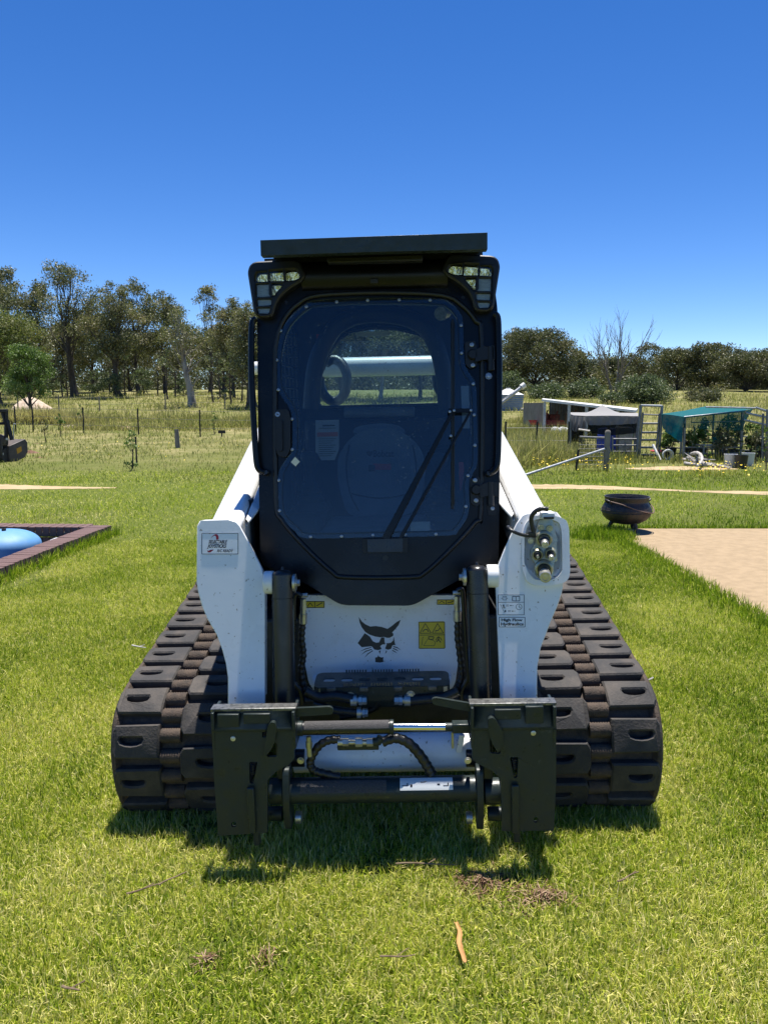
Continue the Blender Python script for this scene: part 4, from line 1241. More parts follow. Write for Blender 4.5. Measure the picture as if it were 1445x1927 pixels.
# seat
seat = empty('operator_seat', parent=cab)
PLS = (1.16, .95, .18)
fs_ = yfun(PLS)
back = [(636, 880), (640, 856), (655, 832), (676, 815), (700, 808), (725, 807), (752, 813), (776, 828), (793, 850), (800, 880), (797, 915), (788, 945), (775, 965), (740, 972), (690, 973), (657, 967), (645, 940), (638, 910)]
MB().prism([(p.x, p.y) for p in spline([(u, v, 0) for u, v in PX(back, PLS)], 3, True)], -.10, .02, fs_).build('seat_back', M['seat'], seat, bevel=.035, seg=4, smooth=60)
for pts in ([(658, 838), (652, 880), (660, 930), (676, 962)], [(776, 838), (783, 880), (775, 930), (758, 962)], [(662, 930), (715, 938), (772, 930)]):
    MB().tube(spline([fs_(u, v, .020) for u, v in PX(pts, PLS)], 6), .004, n=6).build('seat_seam', M['interior'], seat, smooth=60)
hd = [(664, 812), (672, 801), (700, 796), (725, 795), (750, 799), (762, 811), (745, 816), (690, 816)]
MB().prism([(p.x, p.y) for p in spline([(u, v, 0) for u, v in PX(hd, PLS)], 3, True)], -.12, -.03, fs_).build('head_rest', M['seat'], seat, bevel=.02, seg=3, smooth=60)
q0 = P(607, 985, 1.0); q1 = P(822, 985, 1.0); zc = P(700, 978, 1.05).z
MB().box(((q0.x + q1.x) / 2, .98, zc - .06), (q1.x - q0.x, .42, .13)).build('seat_cushion', M['seat'], seat, bevel=.05, seg=4)
ht = .022
text_on('Bobcat', 703, 848, 741, 861, PLS, ht, M['ink'], seat, .02)
lo = MB(); 
for px in ([(690, 852), (694, 849), (698, 851), (702, 849), (701, 855), (697, 860), (692, 857)],): lo.sheet(PX(px, PLS), lambda u, v: fs_(u, v, ht))
lo.build('emblem', M['ink'], seat, smooth=0)
lo = MB(); lo.sheet(PX([(703, 873), (736, 874), (736, 885), (700, 885)], PLS), lambda u, v: fs_(u, v, ht)); lo.build('red_patch', M['red'], seat, smooth=0)
lo = MB(); lo.sheet(PX([(694, 876), (706, 876), (706, 888), (694, 888)], PLS), lambda u, v: fs_(u, v, ht + .001)); lo.build('dark_patch', M['ink'], seat, smooth=0)
# arm rests, joysticks, papers
for s, xx, yy in ((-1, 583, 866), (1, 826, 868)):
    p = P(xx, yy, .98)
    j = empty('joystick', parent=cab)
    MB().lathe(p + Vector((0, 0, -.06)), (0, 0, 1), [(0, .018), (.03, .022), (.055, .036), (.075, .042), (.09, .036), (.10, 0)], n=16).build('stick_knob', M['interior'], j, smooth=60)
    MB().lathe(p + Vector((0, 0, -.22)), (0, 0, 1), [(0, .075), (.02, .07), (.035, .055), (.05, .06), (.065, .045), (.08, .05), (.095, .035), (.11, .036), (.13, .02), (.17, .017)], n=18).build('stick_boot', M['interior'], j)
    MB().box(p + Vector((s * .03, .12, -.33)), (.18, .5, .22)).build('console', M['interior'], j, bevel=.03)
pp = PX([(594, 791), (638, 790), (638, 845), (630, 866), (605, 866), (594, 850)], .98)
pb = MB().prism(pp, 0, .003, lambda u, v, h: (u, .98 - h, v)).build('notice_card', M['paper_dull'], cab)
pb['label'] = 'printed card with an orange band inside the cab'
MB().prism(PX([(597, 814), (636, 813), (636, 821), (597, 822)], .975), 0, .001, lambda u, v, h: (u, .975 - h, v)).build('printed_band', M['orange'], pb)
b = MB()
for i in range(9): stroke(b, [(600, 826 + i * 4), (632 - (i % 3) * 4, 825.5 + i * 4)], .975, .9, .0012)
stroke(b, [(607, 801), (630, 800.5)], .975, 2.5, .0012); stroke(b, [(600, 806), (632, 805.5)], .975, .9, .0012)
b.build('printed_lines', M['ink'], pb, smooth=0)
p = P(830, 590, 1.2); MB().lathe(p, (-.4, -1, -.2), [(-.05, .03), (.0, .032), (.01, .03), (.01, 0)], n=18).build('cab_lamp', M['zinc'], cab)
for x in (598, 818): 
    a_ = P(x, 632, 1.45); c_ = P(x + (4 if x < 700 else -4), 650, 1.45); MB().box((a_ + c_) / 2, (.022, .01, .06)).build('belt_tag', M['red'], cab)
q = P(702, 629, PLR); MB().box((q.x, PLR - .02, q.z), (.17, .002, .022)).build('window_label', M['paper'], cab)

# engine body behind the cab, side panels and tail hoses
MB().box((0, 2.02, .78), (1.06, .78, .86)).build('engine_body', M['body_grey'], loader, bevel=.06, seg=3)
for s in (-1, 1):
    MB().box((s * .52, 1.25, .86), (.03, 1.25, .62)).build('side_fender', M['body_grey'], loader, bevel=.015)
for x, y, rr in ((628, 716, 36), (845, 712, 30)):
    p = P(x, y, 2.15)
    k = mpp(2.15)
    pts = [p + Vector((rr * k * math.sin(a) * (.7 if x < 700 else .8), .02 * math.cos(a * 2), rr * k * math.cos(a) * 1.05)) for a in [i * math.pi / 8 - .6 for i in range(15)]]
    MB().tube(spline(pts, 3), 9 * k, n=10).build('hydraulic_hose', M['hose'], loader, smooth=60)
# ------------------------------------------------------------------ the ground
PIT = (-7.4, -3.44, 3.8, 8.80)         # the sunken tank pit (x0, x1, y0, y1)
def axis(parts, extra):
    a = []
    for x0, x1, s in parts:
        n = max(1, int(round((x1 - x0) / s)))
        a += [x0 + (x1 - x0) * i / n for i in range(n)]
    a.append(parts[-1][1])
    return np.array(sorted(set([round(v, 4) for v in a] + list(extra))))
gx = axis([(-600, -150, 90), (-150, -40, 8), (-40, -10, 1.5), (-10, 10, .25), (10, 40, 1.5), (40, 150, 8), (150, 600, 90)], PIT[:2])
gy = axis([(-300, -40, 60), (-40, -4, 6), (-4, 12, .25), (12, 50, .8), (50, 130, 5), (130, 900, 70)], PIT[2:])
X, Y = np.meshgrid(gx, gy)
Z = gh(X, Y)
nx, ny = len(gx), len(gy)
idx = np.arange(nx * ny).reshape(ny, nx)
q = np.stack([idx[:-1, :-1], idx[:-1, 1:], idx[1:, 1:], idx[1:, :-1]], -1)
cxm = (X[:-1, :-1] + X[1:, 1:]) / 2; cym = (Y[:-1, :-1] + Y[1:, 1:]) / 2
keep = ~((cxm > PIT[0]) & (cxm < PIT[1]) & (cym > PIT[2]) & (cym < PIT[3]))
q = q[keep].reshape(-1, 4)

def ground_mat():
    m, nt, b = new_mat('turf_soil')
    N, L = nt.nodes, nt.links
    tc = N.new('ShaderNodeTexCoord')
    def noise(s, d=6, r=.6):
        n = N.new('ShaderNodeTexNoise'); n.inputs['Scale'].default_value = s; n.inputs['Detail'].default_value = d; n.inputs['Roughness'].default_value = r
        L.new(tc.outputs['Object'], n.inputs['Vector']); return n.outputs['Fac']
    def ramp(f, stops):
        r = N.new('ShaderNodeValToRGB'); e = r.color_ramp.elements
        while len(e) < len(stops): e.new(.5)
        for k, (p, c) in zip(e, stops): k.position = p; k.color = (*c, 1)
        L.new(f, r.inputs[0]); return r.outputs[0]
    def mix(f, a, c):
        x = N.new('ShaderNodeMix'); x.data_type = 'RGBA'
        L.new(f, x.inputs[0]); L.new(a, x.inputs[6]); L.new(c, x.inputs[7]); return x.outputs[2]
    fine = ramp(noise(38, 8, .7), [(.3, (.035, .055, .008)), (.5, (.10, .13, .02)), (.7, (.20, .19, .06))])
    dry = ramp(noise(20, 8, .7), [(.3, (.075, .075, .026)), (.55, (.15, .135, .06)), (.75, (.26, .21, .12))])
    lawn = mix(ramp(noise(.35, 4), [(.5, (0, 0, 0)), (.75, (.5, .5, .5))]), fine, dry)
    sx = N.new('ShaderNodeSeparateXYZ'); L.new(tc.outputs['Object'], sx.inputs[0])
    mr = N.new('ShaderNodeMapRange'); mr.inputs['From Min'].default_value = 15; mr.inputs['From Max'].default_value = 26
    L.new(sx.outputs['Y'], mr.inputs['Value'])
    far = ramp(noise(.55, 7, .7), [(.32, (.10, .115, .03)), (.5, (.18, .175, .065)), (.68, (.29, .25, .12))])
    c = mix(mr.outputs[0], lawn, far)
    L.new(c, b.inputs['Base Color'])
    b.inputs['Roughness'].default_value = .95; b.inputs['Specular IOR Level'].default_value = .1
    bp = N.new('ShaderNodeBump'); bp.inputs['Strength'].default_value = .8; bp.inputs['Distance'].default_value = .03
    L.new(noise(60, 6), bp.inputs['Height']); L.new(bp.outputs[0], b.inputs['Normal'])
    return m
M['ground'] = ground_mat()
g = np_mesh('ground', np.stack([X, Y, Z], -1).reshape(-1, 3), q.ravel(), np.full(len(q), 4), M['ground'], smooth=True)
tag(g, 'grassy lawn rising to a paddock', kind='structure')

M['sand'] = pbr('sandy_wheel_track', (.42, .32, .19), .95, c2=(.28, .22, .12), scale=2.2, lo=.45, hi=.7, bump=.5, bscale=30, spec=.1)
M['slab'] = pbr('exposed_aggregate', (.345, .255, .155), .85, c2=(.25, .185, .11), scale=9, detail=14, lo=.40, hi=.74, bump=.5, bscale=160, spec=.2)

def strip_sheet(name, pts_w, mat, label, seed, step=.25, lift=.012):
    """A sheet along a centre line of (x, y, half width) with ragged edges."""
    r_ = random.Random(seed)
    c = spline([(a, b, w) for a, b, w in pts_w], 14)
    vs = []; fs = []
    for i, p in enumerate(c):
        for s in (-1, -.35, .35, 1):
            j = (r_.random() - .5) * .35 * p.z if abs(s) == 1 else 0
            y = p.y + s * p.z + j
            vs.append((p.x, y, float(gh(p.x, y)) + (lift if abs(s) < 1 else .003)))
    for i in range(len(c) - 1):
        for k in range(3): fs.append((i * 4 + k, i * 4 + k + 1, i * 4 + 5 + k, i * 4 + 4 + k))
    o = MB().add(vs, fs).build(name, mat, smooth=0)
    tag(o, label, kind='structure')
    return c
SANDS = [strip_sheet('path', [(-14, 14.5, .85), (-11, 14.5, .9), (-8.6, 14.35, .75), (-7.2, 14.2, .45), (-6.0, 14.1, .22), (-4.9, 14.05, .07)], M['sand'], 'sandy wheel track fading into the grass', 1),
         strip_sheet('path', [(1.2, 14.3, .25), (2.9, 14.3, .38), (4.2, 14.05, .30), (5.3, 13.6, .08)], M['sand'], 'short sandy wheel track beyond the cauldron', 2),
         strip_sheet('path', [(5.2, 13.55, .06), (6.2, 13.3, .25), (7.6, 13.0, .36), (10, 12.6, .5), (13, 12.4, .6)], M['sand'], 'sandy wheel track at the edge of the yard', 3),
         strip_sheet('path', [(5.7, 18.2, .08), (6.4, 18.2, .42), (7.2, 18.4, .5), (8.3, 18.1, .12)], M['sand'], 'bare sandy patch before the pile of branches', 4)]
SX0, SY1 = 2.70, 9.30
MB().box((SX0 + 3.6, 5.2, -.035), (7.2, SY1 * 2 - 10.4, .11)).build('path', M['slab'], bevel=.01)
slab = bpy.data.objects['path.004']
tag(slab, 'tan exposed aggregate slab with grassy edge', kind='structure')

# ------------------------------------------------------------------ grass
def lown(x, y, s, seed):
    r_ = np.random.default_rng(seed)
    v = 0
    for k in range(5):
        a = r_.uniform(0, 6.28); f = s * r_.uniform(.6, 1.8)
        v = v + np.sin((x * np.cos(a) + y * np.sin(a)) * f + r_.uniform(0, 6.28))
    return v / 3.2
def blades(name, x, y, hgt, wid, tint, mat, lean=.6, kind_label=None, base=None):
    n = len(x)
    z = gh(x, y) - .004 if base is None else base
    az = rng.uniform(0, 2 * np.pi, n)
    th = np.abs(rng.normal(0, lean, n)); th = np.clip(th, 0, 1.35)
    dx, dy = np.cos(az), np.sin(az)
    fa = rng.uniform(0, 2 * np.pi, n)
    wx, wy = np.cos(fa) * wid / 2, np.sin(fa) * wid / 2
    h1 = hgt * .5
    t1 = th * .6
    m1 = np.stack([x + dx * np.sin(t1) * h1, y + dy * np.sin(t1) * h1, z + np.cos(t1) * h1], -1)
    tip = np.stack([m1[:, 0] + dx * np.sin(th * 1.25) * h1, m1[:, 1] + dy * np.sin(th * 1.25) * h1, m1[:, 2] + np.cos(th * 1.25) * h1], -1)
    w = np.stack([wx, wy, np.zeros(n)], -1)
    p0 = np.stack([x, y, z], -1)
    V = np.stack([p0 - w, p0 + w, m1 + w * .85, m1 - w * .85, tip], 1).reshape(-1, 3)
    o = np.arange(n)[:, None] * 5
    F = np.concatenate([o + np.array([0, 1, 2, 3]), o + np.array([3, 2, 4])], 1).ravel()
    T = np.tile([4, 3], n)
    ob = np_mesh(name, V, F, T, mat, attrs={'tint': np.repeat(tint, 5)})
    ob['kind'] = 'stuff'
    return ob
M['grass'] = leaf_mat('lawn_grass', [(0.0, (.05, .095, .006)), (.3, (.175, .27, .015)), (.55, (.39, .45, .036)), (.78, (.62, .59, .12)), (1.0, (.74, .65, .30))], .38, .55, .15)
M['meadow'] = leaf_mat('meadow_grass', [(0.0, (.11, .15, .03)), (.35, (.23, .25, .07)), (.65, (.36, .32, .14)), (1.0, (.55, .45, .26))], .5, .7, .1)

def in_sand(x, y):
    m = np.zeros(len(x), bool)
    for c in SANDS:
        ax = np.array([p.x for p in c]); ay = np.array([p.y for p in c]); aw = np.array([p.z for p in c])
        o = np.argsort(ax)
        cy = np.interp(x, ax[o], ay[o]); w = np.interp(x, ax[o], aw[o], left=0, right=0)
        m |= (y - cy < w * .9) & (y - cy > -(w + .35 * (w > .1)))
    return m
def allowed(x, y):
    pit = (x > PIT[0] - .1) & (x < PIT[1] + .24 - (PIT[3] + .23 - y) * .052) & (y > PIT[2] - .3) & (y < PIT[3] + .24 + (PIT[1] - x) * .052)
    slb = (x > SX0 + .0) & (y < SY1)
    return ~(pit | slb | in_sand(x, y))
def lawn():
    # density falls with distance so that blades stay about equally dense in view
    def dens(d): return np.where(d < 2.6, 1.0, (2.6 / d) ** 1.55)
    dd = np.linspace(1.35, 17.5, 600)
    half = .60 * dd + .9
    pdf = dens(dd) * half; cdf = np.cumsum(pdf); cdf /= cdf[-1]
    n = 260000
    y = np.interp(rng.random(n), cdf, dd)
    x = rng.uniform(-1, 1, n) * (.60 * y + .9)
    k = allowed(x, y); x, y = x[k], y[k]
    # blades gather into tufts
    cl = lown(x, y, 9, 3)
    k = rng.random(len(x)) < np.clip(.72 + .35 * cl, .25, 1); x, y = x[k], y[k]
    n = len(x)
    d = np.hypot(x, y)
    sc = np.maximum(1, (d / 2.6)) ** .62
    hgt = rng.uniform(.022, .052, n) * (1 + .30 * lown(x, y, 2.2, 5)) * np.where(d > 6, 1.15, 1) * sc ** .35
    wid = rng.uniform(.0022, .0042, n) * sc
    big = lown(x, y, .75, 8); mid = lown(x, y, 3.0, 9)
    yel = .50 + .12 * big + .14 * mid + .10 * np.clip((-x) / 3, -1, 1) + .05 * np.clip((4 - y) / 3, -1, 1)
    tint = yel + .04 + .12 * smooth01((d - 4) / 4) + rng.normal(0, .2, n)
    dead = rng.random(n) < np.clip(.035 + .09 * (mid + big), .01, .3)
    tint = np.where(dead, rng.uniform(.8, 1.0, n), tint)
    tint = np.clip(np.where((x > 1.2) & ~dead, tint - .10, tint), 0, 1)
    blades('grass', x, y, hgt, wid, tint, M['grass'], 1.15)
    # long grass hanging over the slab edge and along the brick kerb
    n = 9000
    y = rng.uniform(1.5, SY1, n); x = SX0 - np.abs(rng.normal(0, .17, n)) + .04
    h = rng.uniform(.05, .13, n) * np.clip(1.1 - (SX0 - x) * 1.2, .3, 1)
    blades('grass', x, y, h, rng.uniform(.004, .008, n), np.clip(rng.normal(.36, .16, n), 0, 1), M['grass'], .75)
    n = 2600
    y = rng.uniform(3.8, 9.0, n); x = PIT[1] + .25 - (PIT[3] + .23 - y) * .052 + np.abs(rng.normal(0, .05, n))
    h = rng.uniform(.05, .16, n)
    blades('grass', x, y, h, rng.uniform(.005, .009, n), np.clip(rng.normal(.38, .16, n), 0, 1), M['grass'], .6)
    n = 2500
    x = rng.uniform(SX0 - .3, 9, n); y = SY1 + np.abs(rng.normal(0, .07, n))
    blades('grass', x, y, rng.uniform(.05, .10, n), rng.uniform(.006, .011, n), np.clip(rng.normal(.3, .12, n), 0, 1), M['grass'], .5)
    n = 2600
    x = rng.normal(2.70, .3, n); y = rng.normal(8.78, .15, n); k = (x < 2.85)
    x, y = x[k], y[k]
    blades('grass', x, y, rng.uniform(.06, .14, len(x)), rng.uniform(.006, .010, len(x)), np.clip(rng.normal(.3, .12, len(x)), 0, 1), M['grass'], .5)
lawn()
def near_lawn():
    # dense turf close to the camera: a few patches of blades, instanced over the lawn
    src = bpy.data.collections.new('turf_sources')
    k = 0
    for tone in (.22, .36, .48, .60, .74):
        for var in range(2):
            n = 900
            r0 = .17 * np.sqrt(rng.random(n)); a = rng.uniform(0, 2 * np.pi, n)
            x, y = r0 * np.cos(a), r0 * np.sin(a)
            tint = tone + .09 + rng.normal(0, .27, n)
            tint = np.where(rng.random(n) < .08 + .12 * max(0, tone - .4), rng.uniform(.82, 1, n), tint)
            o = blades('turf_%d' % k, x, y, rng.uniform(.024, .05, n), rng.uniform(.0022, .0042, n), np.clip(tint, 0, 1), M['grass'], 1.0, base=np.full(n, -.003))
            col.objects.unlink(o); src.objects.link(o); k += 1
    pts = []; rot = []; sc = []; ix = []
    y = 1.2
    while y < 8.5:
        x = -(.6 * y + 1.0)
        while x < .6 * y + 1.0:
            px, py = x + rng.uniform(-.09, .09), y + rng.uniform(-.09, .09)
            if not ((px > SX0 - .1) and py < SY1 + .1) and not (px < PIT[1] + .40 and py > PIT[2] - .4):
                v = .50 + .17 * lown(np.array([px]), np.array([py]), 1.1, 8)[0] + .13 * lown(np.array([px]), np.array([py]), 4.0, 9)[0] - (.12 if px > 1.3 else 0) + .06 * np.clip(-px / 2, -1, 1)
                v += rng.normal(0, .09) + (.16 if lown(np.array([px]), np.array([py]), 2.6, 31)[0] > .62 else 0)
                t = int(np.clip(round((v - .22) / .13), 0, 4))
                pts.append((px, py, float(gh(px, py)))); rot.append(rng.uniform(0, 6.283)); sc.append(rng.uniform(.85, 1.2)); ix.append(t * 2 + int(rng.random() < .5))
            x += .17
        y += .17
    me = bpy.data.meshes.new('grass')
    me.from_pydata(pts, [], [])
    for nm, tp, vals in (('rot', 'FLOAT', rot), ('sca', 'FLOAT', sc), ('pick', 'INT', ix)):
        a = me.attributes.new(nm, tp, 'POINT'); a.data.foreach_set('value', vals)
    o = bpy.data.objects.new('grass', me); col.objects.link(o); tag(o, 'short yellow green lawn grass', kind='stuff')
    ng = bpy.data.node_groups.new('turf', 'GeometryNodeTree')
    ng.interface.new_socket('Geometry', in_out='INPUT', socket_type='NodeSocketGeometry')
    ng.interface.new_socket('Geometry', in_out='OUTPUT', socket_type='NodeSocketGeometry')
    N, L = ng.nodes, ng.links
    gi = N.new('NodeGroupInput'); go = N.new('NodeGroupOutput')
    ci = N.new('GeometryNodeCollectionInfo'); ci.inputs['Collection'].default_value = src
    ci.inputs['Separate Children'].default_value = True; ci.inputs['Reset Children'].default_value = True
    ip = N.new('GeometryNodeInstanceOnPoints'); ip.inputs['Pick Instance'].default_value = True
    def attr(nm, tp):
        n_ = N.new('GeometryNodeInputNamedAttribute'); n_.data_type = tp; n_.inputs['Name'].default_value = nm
        return n_.outputs['Attribute']
    cx = N.new('ShaderNodeCombineXYZ'); L.new(attr('rot', 'FLOAT'), cx.inputs['Z'])
    L.new(gi.outputs[0], ip.inputs['Points']); L.new(ci.outputs[0], ip.inputs['Instance'])
    L.new(attr('pick', 'INT'), ip.inputs['Instance Index']); L.new(cx.outputs[0], ip.inputs['Rotation']); L.new(attr('sca', 'FLOAT'), ip.inputs['Scale'])
    L.new(ip.outputs[0], go.inputs[0])
    md = o.modifiers.new('turf', 'NODES'); md.node_group = ng
near_lawn()
def meadow():
    n = 90000
    yy = np.linspace(15, 62, 300); pdf = (15 / yy) ** 1.3 * (.62 * yy + 2); cdf = np.cumsum(pdf); cdf /= cdf[-1]
    y = np.interp(rng.random(n), cdf, yy); x = rng.uniform(-1, 1, n) * (.62 * y + 2)
    k = ~in_sand(x, y); x, y = x[k], y[k]
    cl = lown(x, y, 1.1, 21) + .6 * lown(x, y, 3, 22)
    k = rng.random(len(x)) < np.clip(.65 + .5 * cl, .1, 1); x, y = x[k], y[k]
    n = len(x)
    cl = lown(x, y, .5, 25)
    tall = smooth01((y - 30) / 6) * .35 + smooth01((y - 18) / 8) * .06
    hgt = rng.uniform(.05, .12, n) + tall * rng.uniform(.3, 1.1, n) * (.8 + .4 * cl)
    wid = rng.uniform(.012, .022, n) * (y / 20) ** .9
    tint = .38 + .18 * cl + .12 * smooth01((y - 26) / 8) + rng.normal(0, .17, n) - .18 * (1 - smooth01((y - 15) / 4))
    blades('meadow_grass', x, y, hgt, wid, np.clip(tint + .08, .15, 1), M['meadow'], .95)
meadow()
STRAW = leaf_mat('tall_dry_grass', [(0.0, (.14, .16, .045)), (.4, (.30, .28, .11)), (.7, (.48, .40, .21)), (1.0, (.62, .50, .30))], .5, .7, .1)
def tall_patch(name, cx, cy, rx, ry, n, h0, h1, tint, sd, lean=.35, wid=.02, label=None):
    a = rng.uniform(0, 2 * np.pi, n); r_ = np.sqrt(rng.random(n))
    x = cx + rx * r_ * np.cos(a); y = cy + ry * r_ * np.sin(a)
    o = blades(name, x, y, rng.uniform(h0, h1, n) * (1 - .35 * r_ ** 3), np.full(n, wid) * rng.uniform(.6, 1.3, n), np.clip(rng.normal(tint, sd, n), 0, 1), STRAW, lean)
    return o
# tall dry grass by the mound and beside the yards
for px, py, rx, ry, n, h0, h1, t in ((30, 797, 1.6, .5, 1800, .45, .95, .62), (70, 798, 1.4, .5, 1600, .5, 1.0, .72), (110, 797, 1.5, .5, 1400, .4, .85, .66), (-20, 796, 1.5, .6, 1200, .4, .9, .55), (145, 800, 1.1, .5, 700, .3, .8, .62)):
    p = G(px, py); tall_patch('tall_grass', p.x, p.y, rx, ry, n, h0, h1, t, .14, .45, .03)
for i in range(46):
    px = random.uniform(944, 1072); py = 882 - abs(random.gauss(0, 38))
    if px > 1030: py = min(py, 868)
    p = G(px, max(py, 796)); hh = random.uniform(.35, 1.05)
    tall_patch('tall_grass', p.x, p.y, random.uniform(.4, 1.1), random.uniform(.3, .9), 300, hh * .35, hh, .45 + random.uniform(-.16, .2), .18, random.uniform(.35, .65), .016)
for i in range(10):
    p = G(random.uniform(1110, 1440), random.uniform(860, 872)); tall_patch('tall_grass', p.x, p.y, .9, .5, 160, .12, .4, .25, .15, .35, .018)

for i in range(44):
    p = G(random.uniform(140, 490), random.uniform(786, 811)); hh = random.uniform(.25, .7)
    tall_patch('tall_grass', p.x, p.y, random.uniform(.6, 1.6), random.uniform(.3, .8), 200, hh * .4, hh, .42 + random.uniform(-.15, .15), .18, .6, .026)
# yellow daisies in the meadow
def flowers():
    M['petal'] = pbr('yellow_petals', (.85, .62, .02), .6)
    V = []; F = []
    r_ = random.Random(5)
    pts = []
    for k in range(420):
        band = r_.random()
        if band < .48: px, py = r_.uniform(1000, 1190), r_.gauss(884, 6)
        elif band < .75: px, py = r_.gauss(1335, 40), r_.gauss(895, 5)
        elif band < .86: px, py = r_.uniform(1190, 1445), r_.gauss(892, 8)
        else: px, py = r_.uniform(80, 470), r_.uniform(825, 885)
        pts.append((px, py))
    b = MB()
    for px, py in pts:
        p = G(px, max(820, min(912, py)))
        h = r_.uniform(.12, .26); s = r_.uniform(.012, .022)
        c = p + Vector((0, 0, h))
        t = Matrix.Rotation(r_.uniform(0, 6), 3, 'Z') @ Matrix.Rotation(r_.uniform(.1, .7), 3, 'X')
        b.add([c + t @ Vector((s * math.cos(a), s * math.sin(a), 0)) for a in (0, 1.05, 2.1, 3.14, 4.19, 5.24)], [(0, 1, 2, 3, 4, 5)])
        b.add([p, p + Vector((.006, 0, 0)), c], [(0, 1, 2)])
    o = b.build('flower_heads', M['petal'], smooth=0, recalc=False)
    tag(o, kind='stuff')
flowers()
# ------------------------------------------------------------------ trees
M['bark'] = pbr('dark_eucalypt_bark', (.060, .048, .038), .9, c2=(.13, .11, .095), scale=5, lo=.45, hi=.7, bump=.6, bscale=20, stretch=(1, 1, .3))
M['bark_pale'] = pbr('pale_gum_bark', (.34, .31, .27), .8, c2=(.16, .13, .11), scale=3, lo=.45, hi=.65, bump=.4, bscale=14, stretch=(1, 1, .3))
M['bark_grey'] = pbr('grey_dead_wood', (.20, .175, .15), .85, c2=(.11, .095, .08), scale=4, bump=.4, bscale=16)
GUM = leaf_mat('gum_leaves', [(0.0, (.075, .088, .038)), (.4, (.15, .158, .072)), (.7, (.225, .21, .10)), (1.0, (.30, .24, .14))], .25, .5, .35)
GUM_G = leaf_mat('grey_green_leaves', [(0.0, (.055, .075, .036)), (.45, (.11, .14, .065)), (.8, (.17, .20, .10)), (1.0, (.22, .23, .13))], .25, .5, .35)
GUM_D = leaf_mat('dark_gum_leaves', [(0.0, (.060, .070, .033)), (.45, (.120, .127, .060)), (.8, (.185, .172, .085)), (1.0, (.25, .205, .12))], .22, .5, .3)
OLIVE = leaf_mat('olive_leaves', [(0.0, (.06, .085, .022)), (.4, (.13, .155, .045)), (.75, (.20, .21, .07)), (1.0, (.28, .25, .10))], .3, .5, .3)
GREEN = leaf_mat('bright_green_leaves', [(0.0, (.055, .095, .022)), (.45, (.125, .19, .045)), (.8, (.20, .27, .075)), (1.0, (.28, .33, .12))], .3, .5, .3)

def leaf_cloud(name, centers, radii, per, size, mat, parent, seed, squash=.75, droop=.5, aspect=2.4, tone=None):
    r_ = np.random.default_rng(seed)
    C = np.asarray(centers, float); Rr = np.asarray(radii, float)
    k = len(C)
    n_each = np.maximum(6, (per * (Rr / Rr.mean()) ** 1.7).astype(int))
    ci = np.repeat(np.arange(k), n_each); n = len(ci)
    d = r_.normal(size=(n, 3)); d /= np.linalg.norm(d, axis=1)[:, None]
    rad = r_.random(n) ** .45
    # uneven lobes so that no clump is a ball
    wob = 1 + .35 * np.sin(d[:, 0] * 3 + ci * 1.7) * np.cos(d[:, 2] * 4 + ci * 2.3) + .2 * r_.normal(size=n)
    wob = np.clip(wob, .4, 1.25)
    p = C[ci] + d * (rad * wob * Rr[ci])[:, None] * np.array([1, 1, squash])
    a = r_.normal(size=(n, 3)); a[:, 2] -= droop * 1.6
    a /= np.linalg.norm(a, axis=1)[:, None]
    b_ = np.cross(a, r_.normal(size=(n, 3))); b_ /= np.linalg.norm(b_, axis=1)[:, None]
    s = size * r_.uniform(.6, 1.35, n)
    L_ = a * (s / 2)[:, None]; Wd = b_ * (s / 2 / aspect)[:, None]
    V = np.stack([p - L_, p + Wd * 1.0 - L_ * .1, p + L_, p - Wd * 1.0 - L_ * .1], 1).reshape(-1, 3)
    F = np.arange(n * 4); T = np.full(n, 4)
    tone = r_.normal(.45, .13, k) if tone is None else np.asarray(tone)
    tint = np.clip(tone[ci] + r_.normal(0, .16, n), 0, 1)
    return np_mesh(name, V, F, T, mat, parent, {'tint': np.repeat(tint, 4)})

def limb_pts(a, b, r_, sag=.12, n=6):
    a = Vector(a); b = Vector(b)
    L = (b - a).length
    o = Vector((r_.uniform(-1, 1), r_.uniform(-1, 1), r_.uniform(-.3, .6))) * L * sag
    o2 = Vector((r_.uniform(-1, 1), r_.uniform(-1, 1), r_.uniform(-.5, .5))) * L * sag * .5
    return [a * (1 - t) + b * t + o * math.sin(math.pi * t) + o2 * math.sin(2 * math.pi * t) for t in [i / n for i in range(n + 1)]]

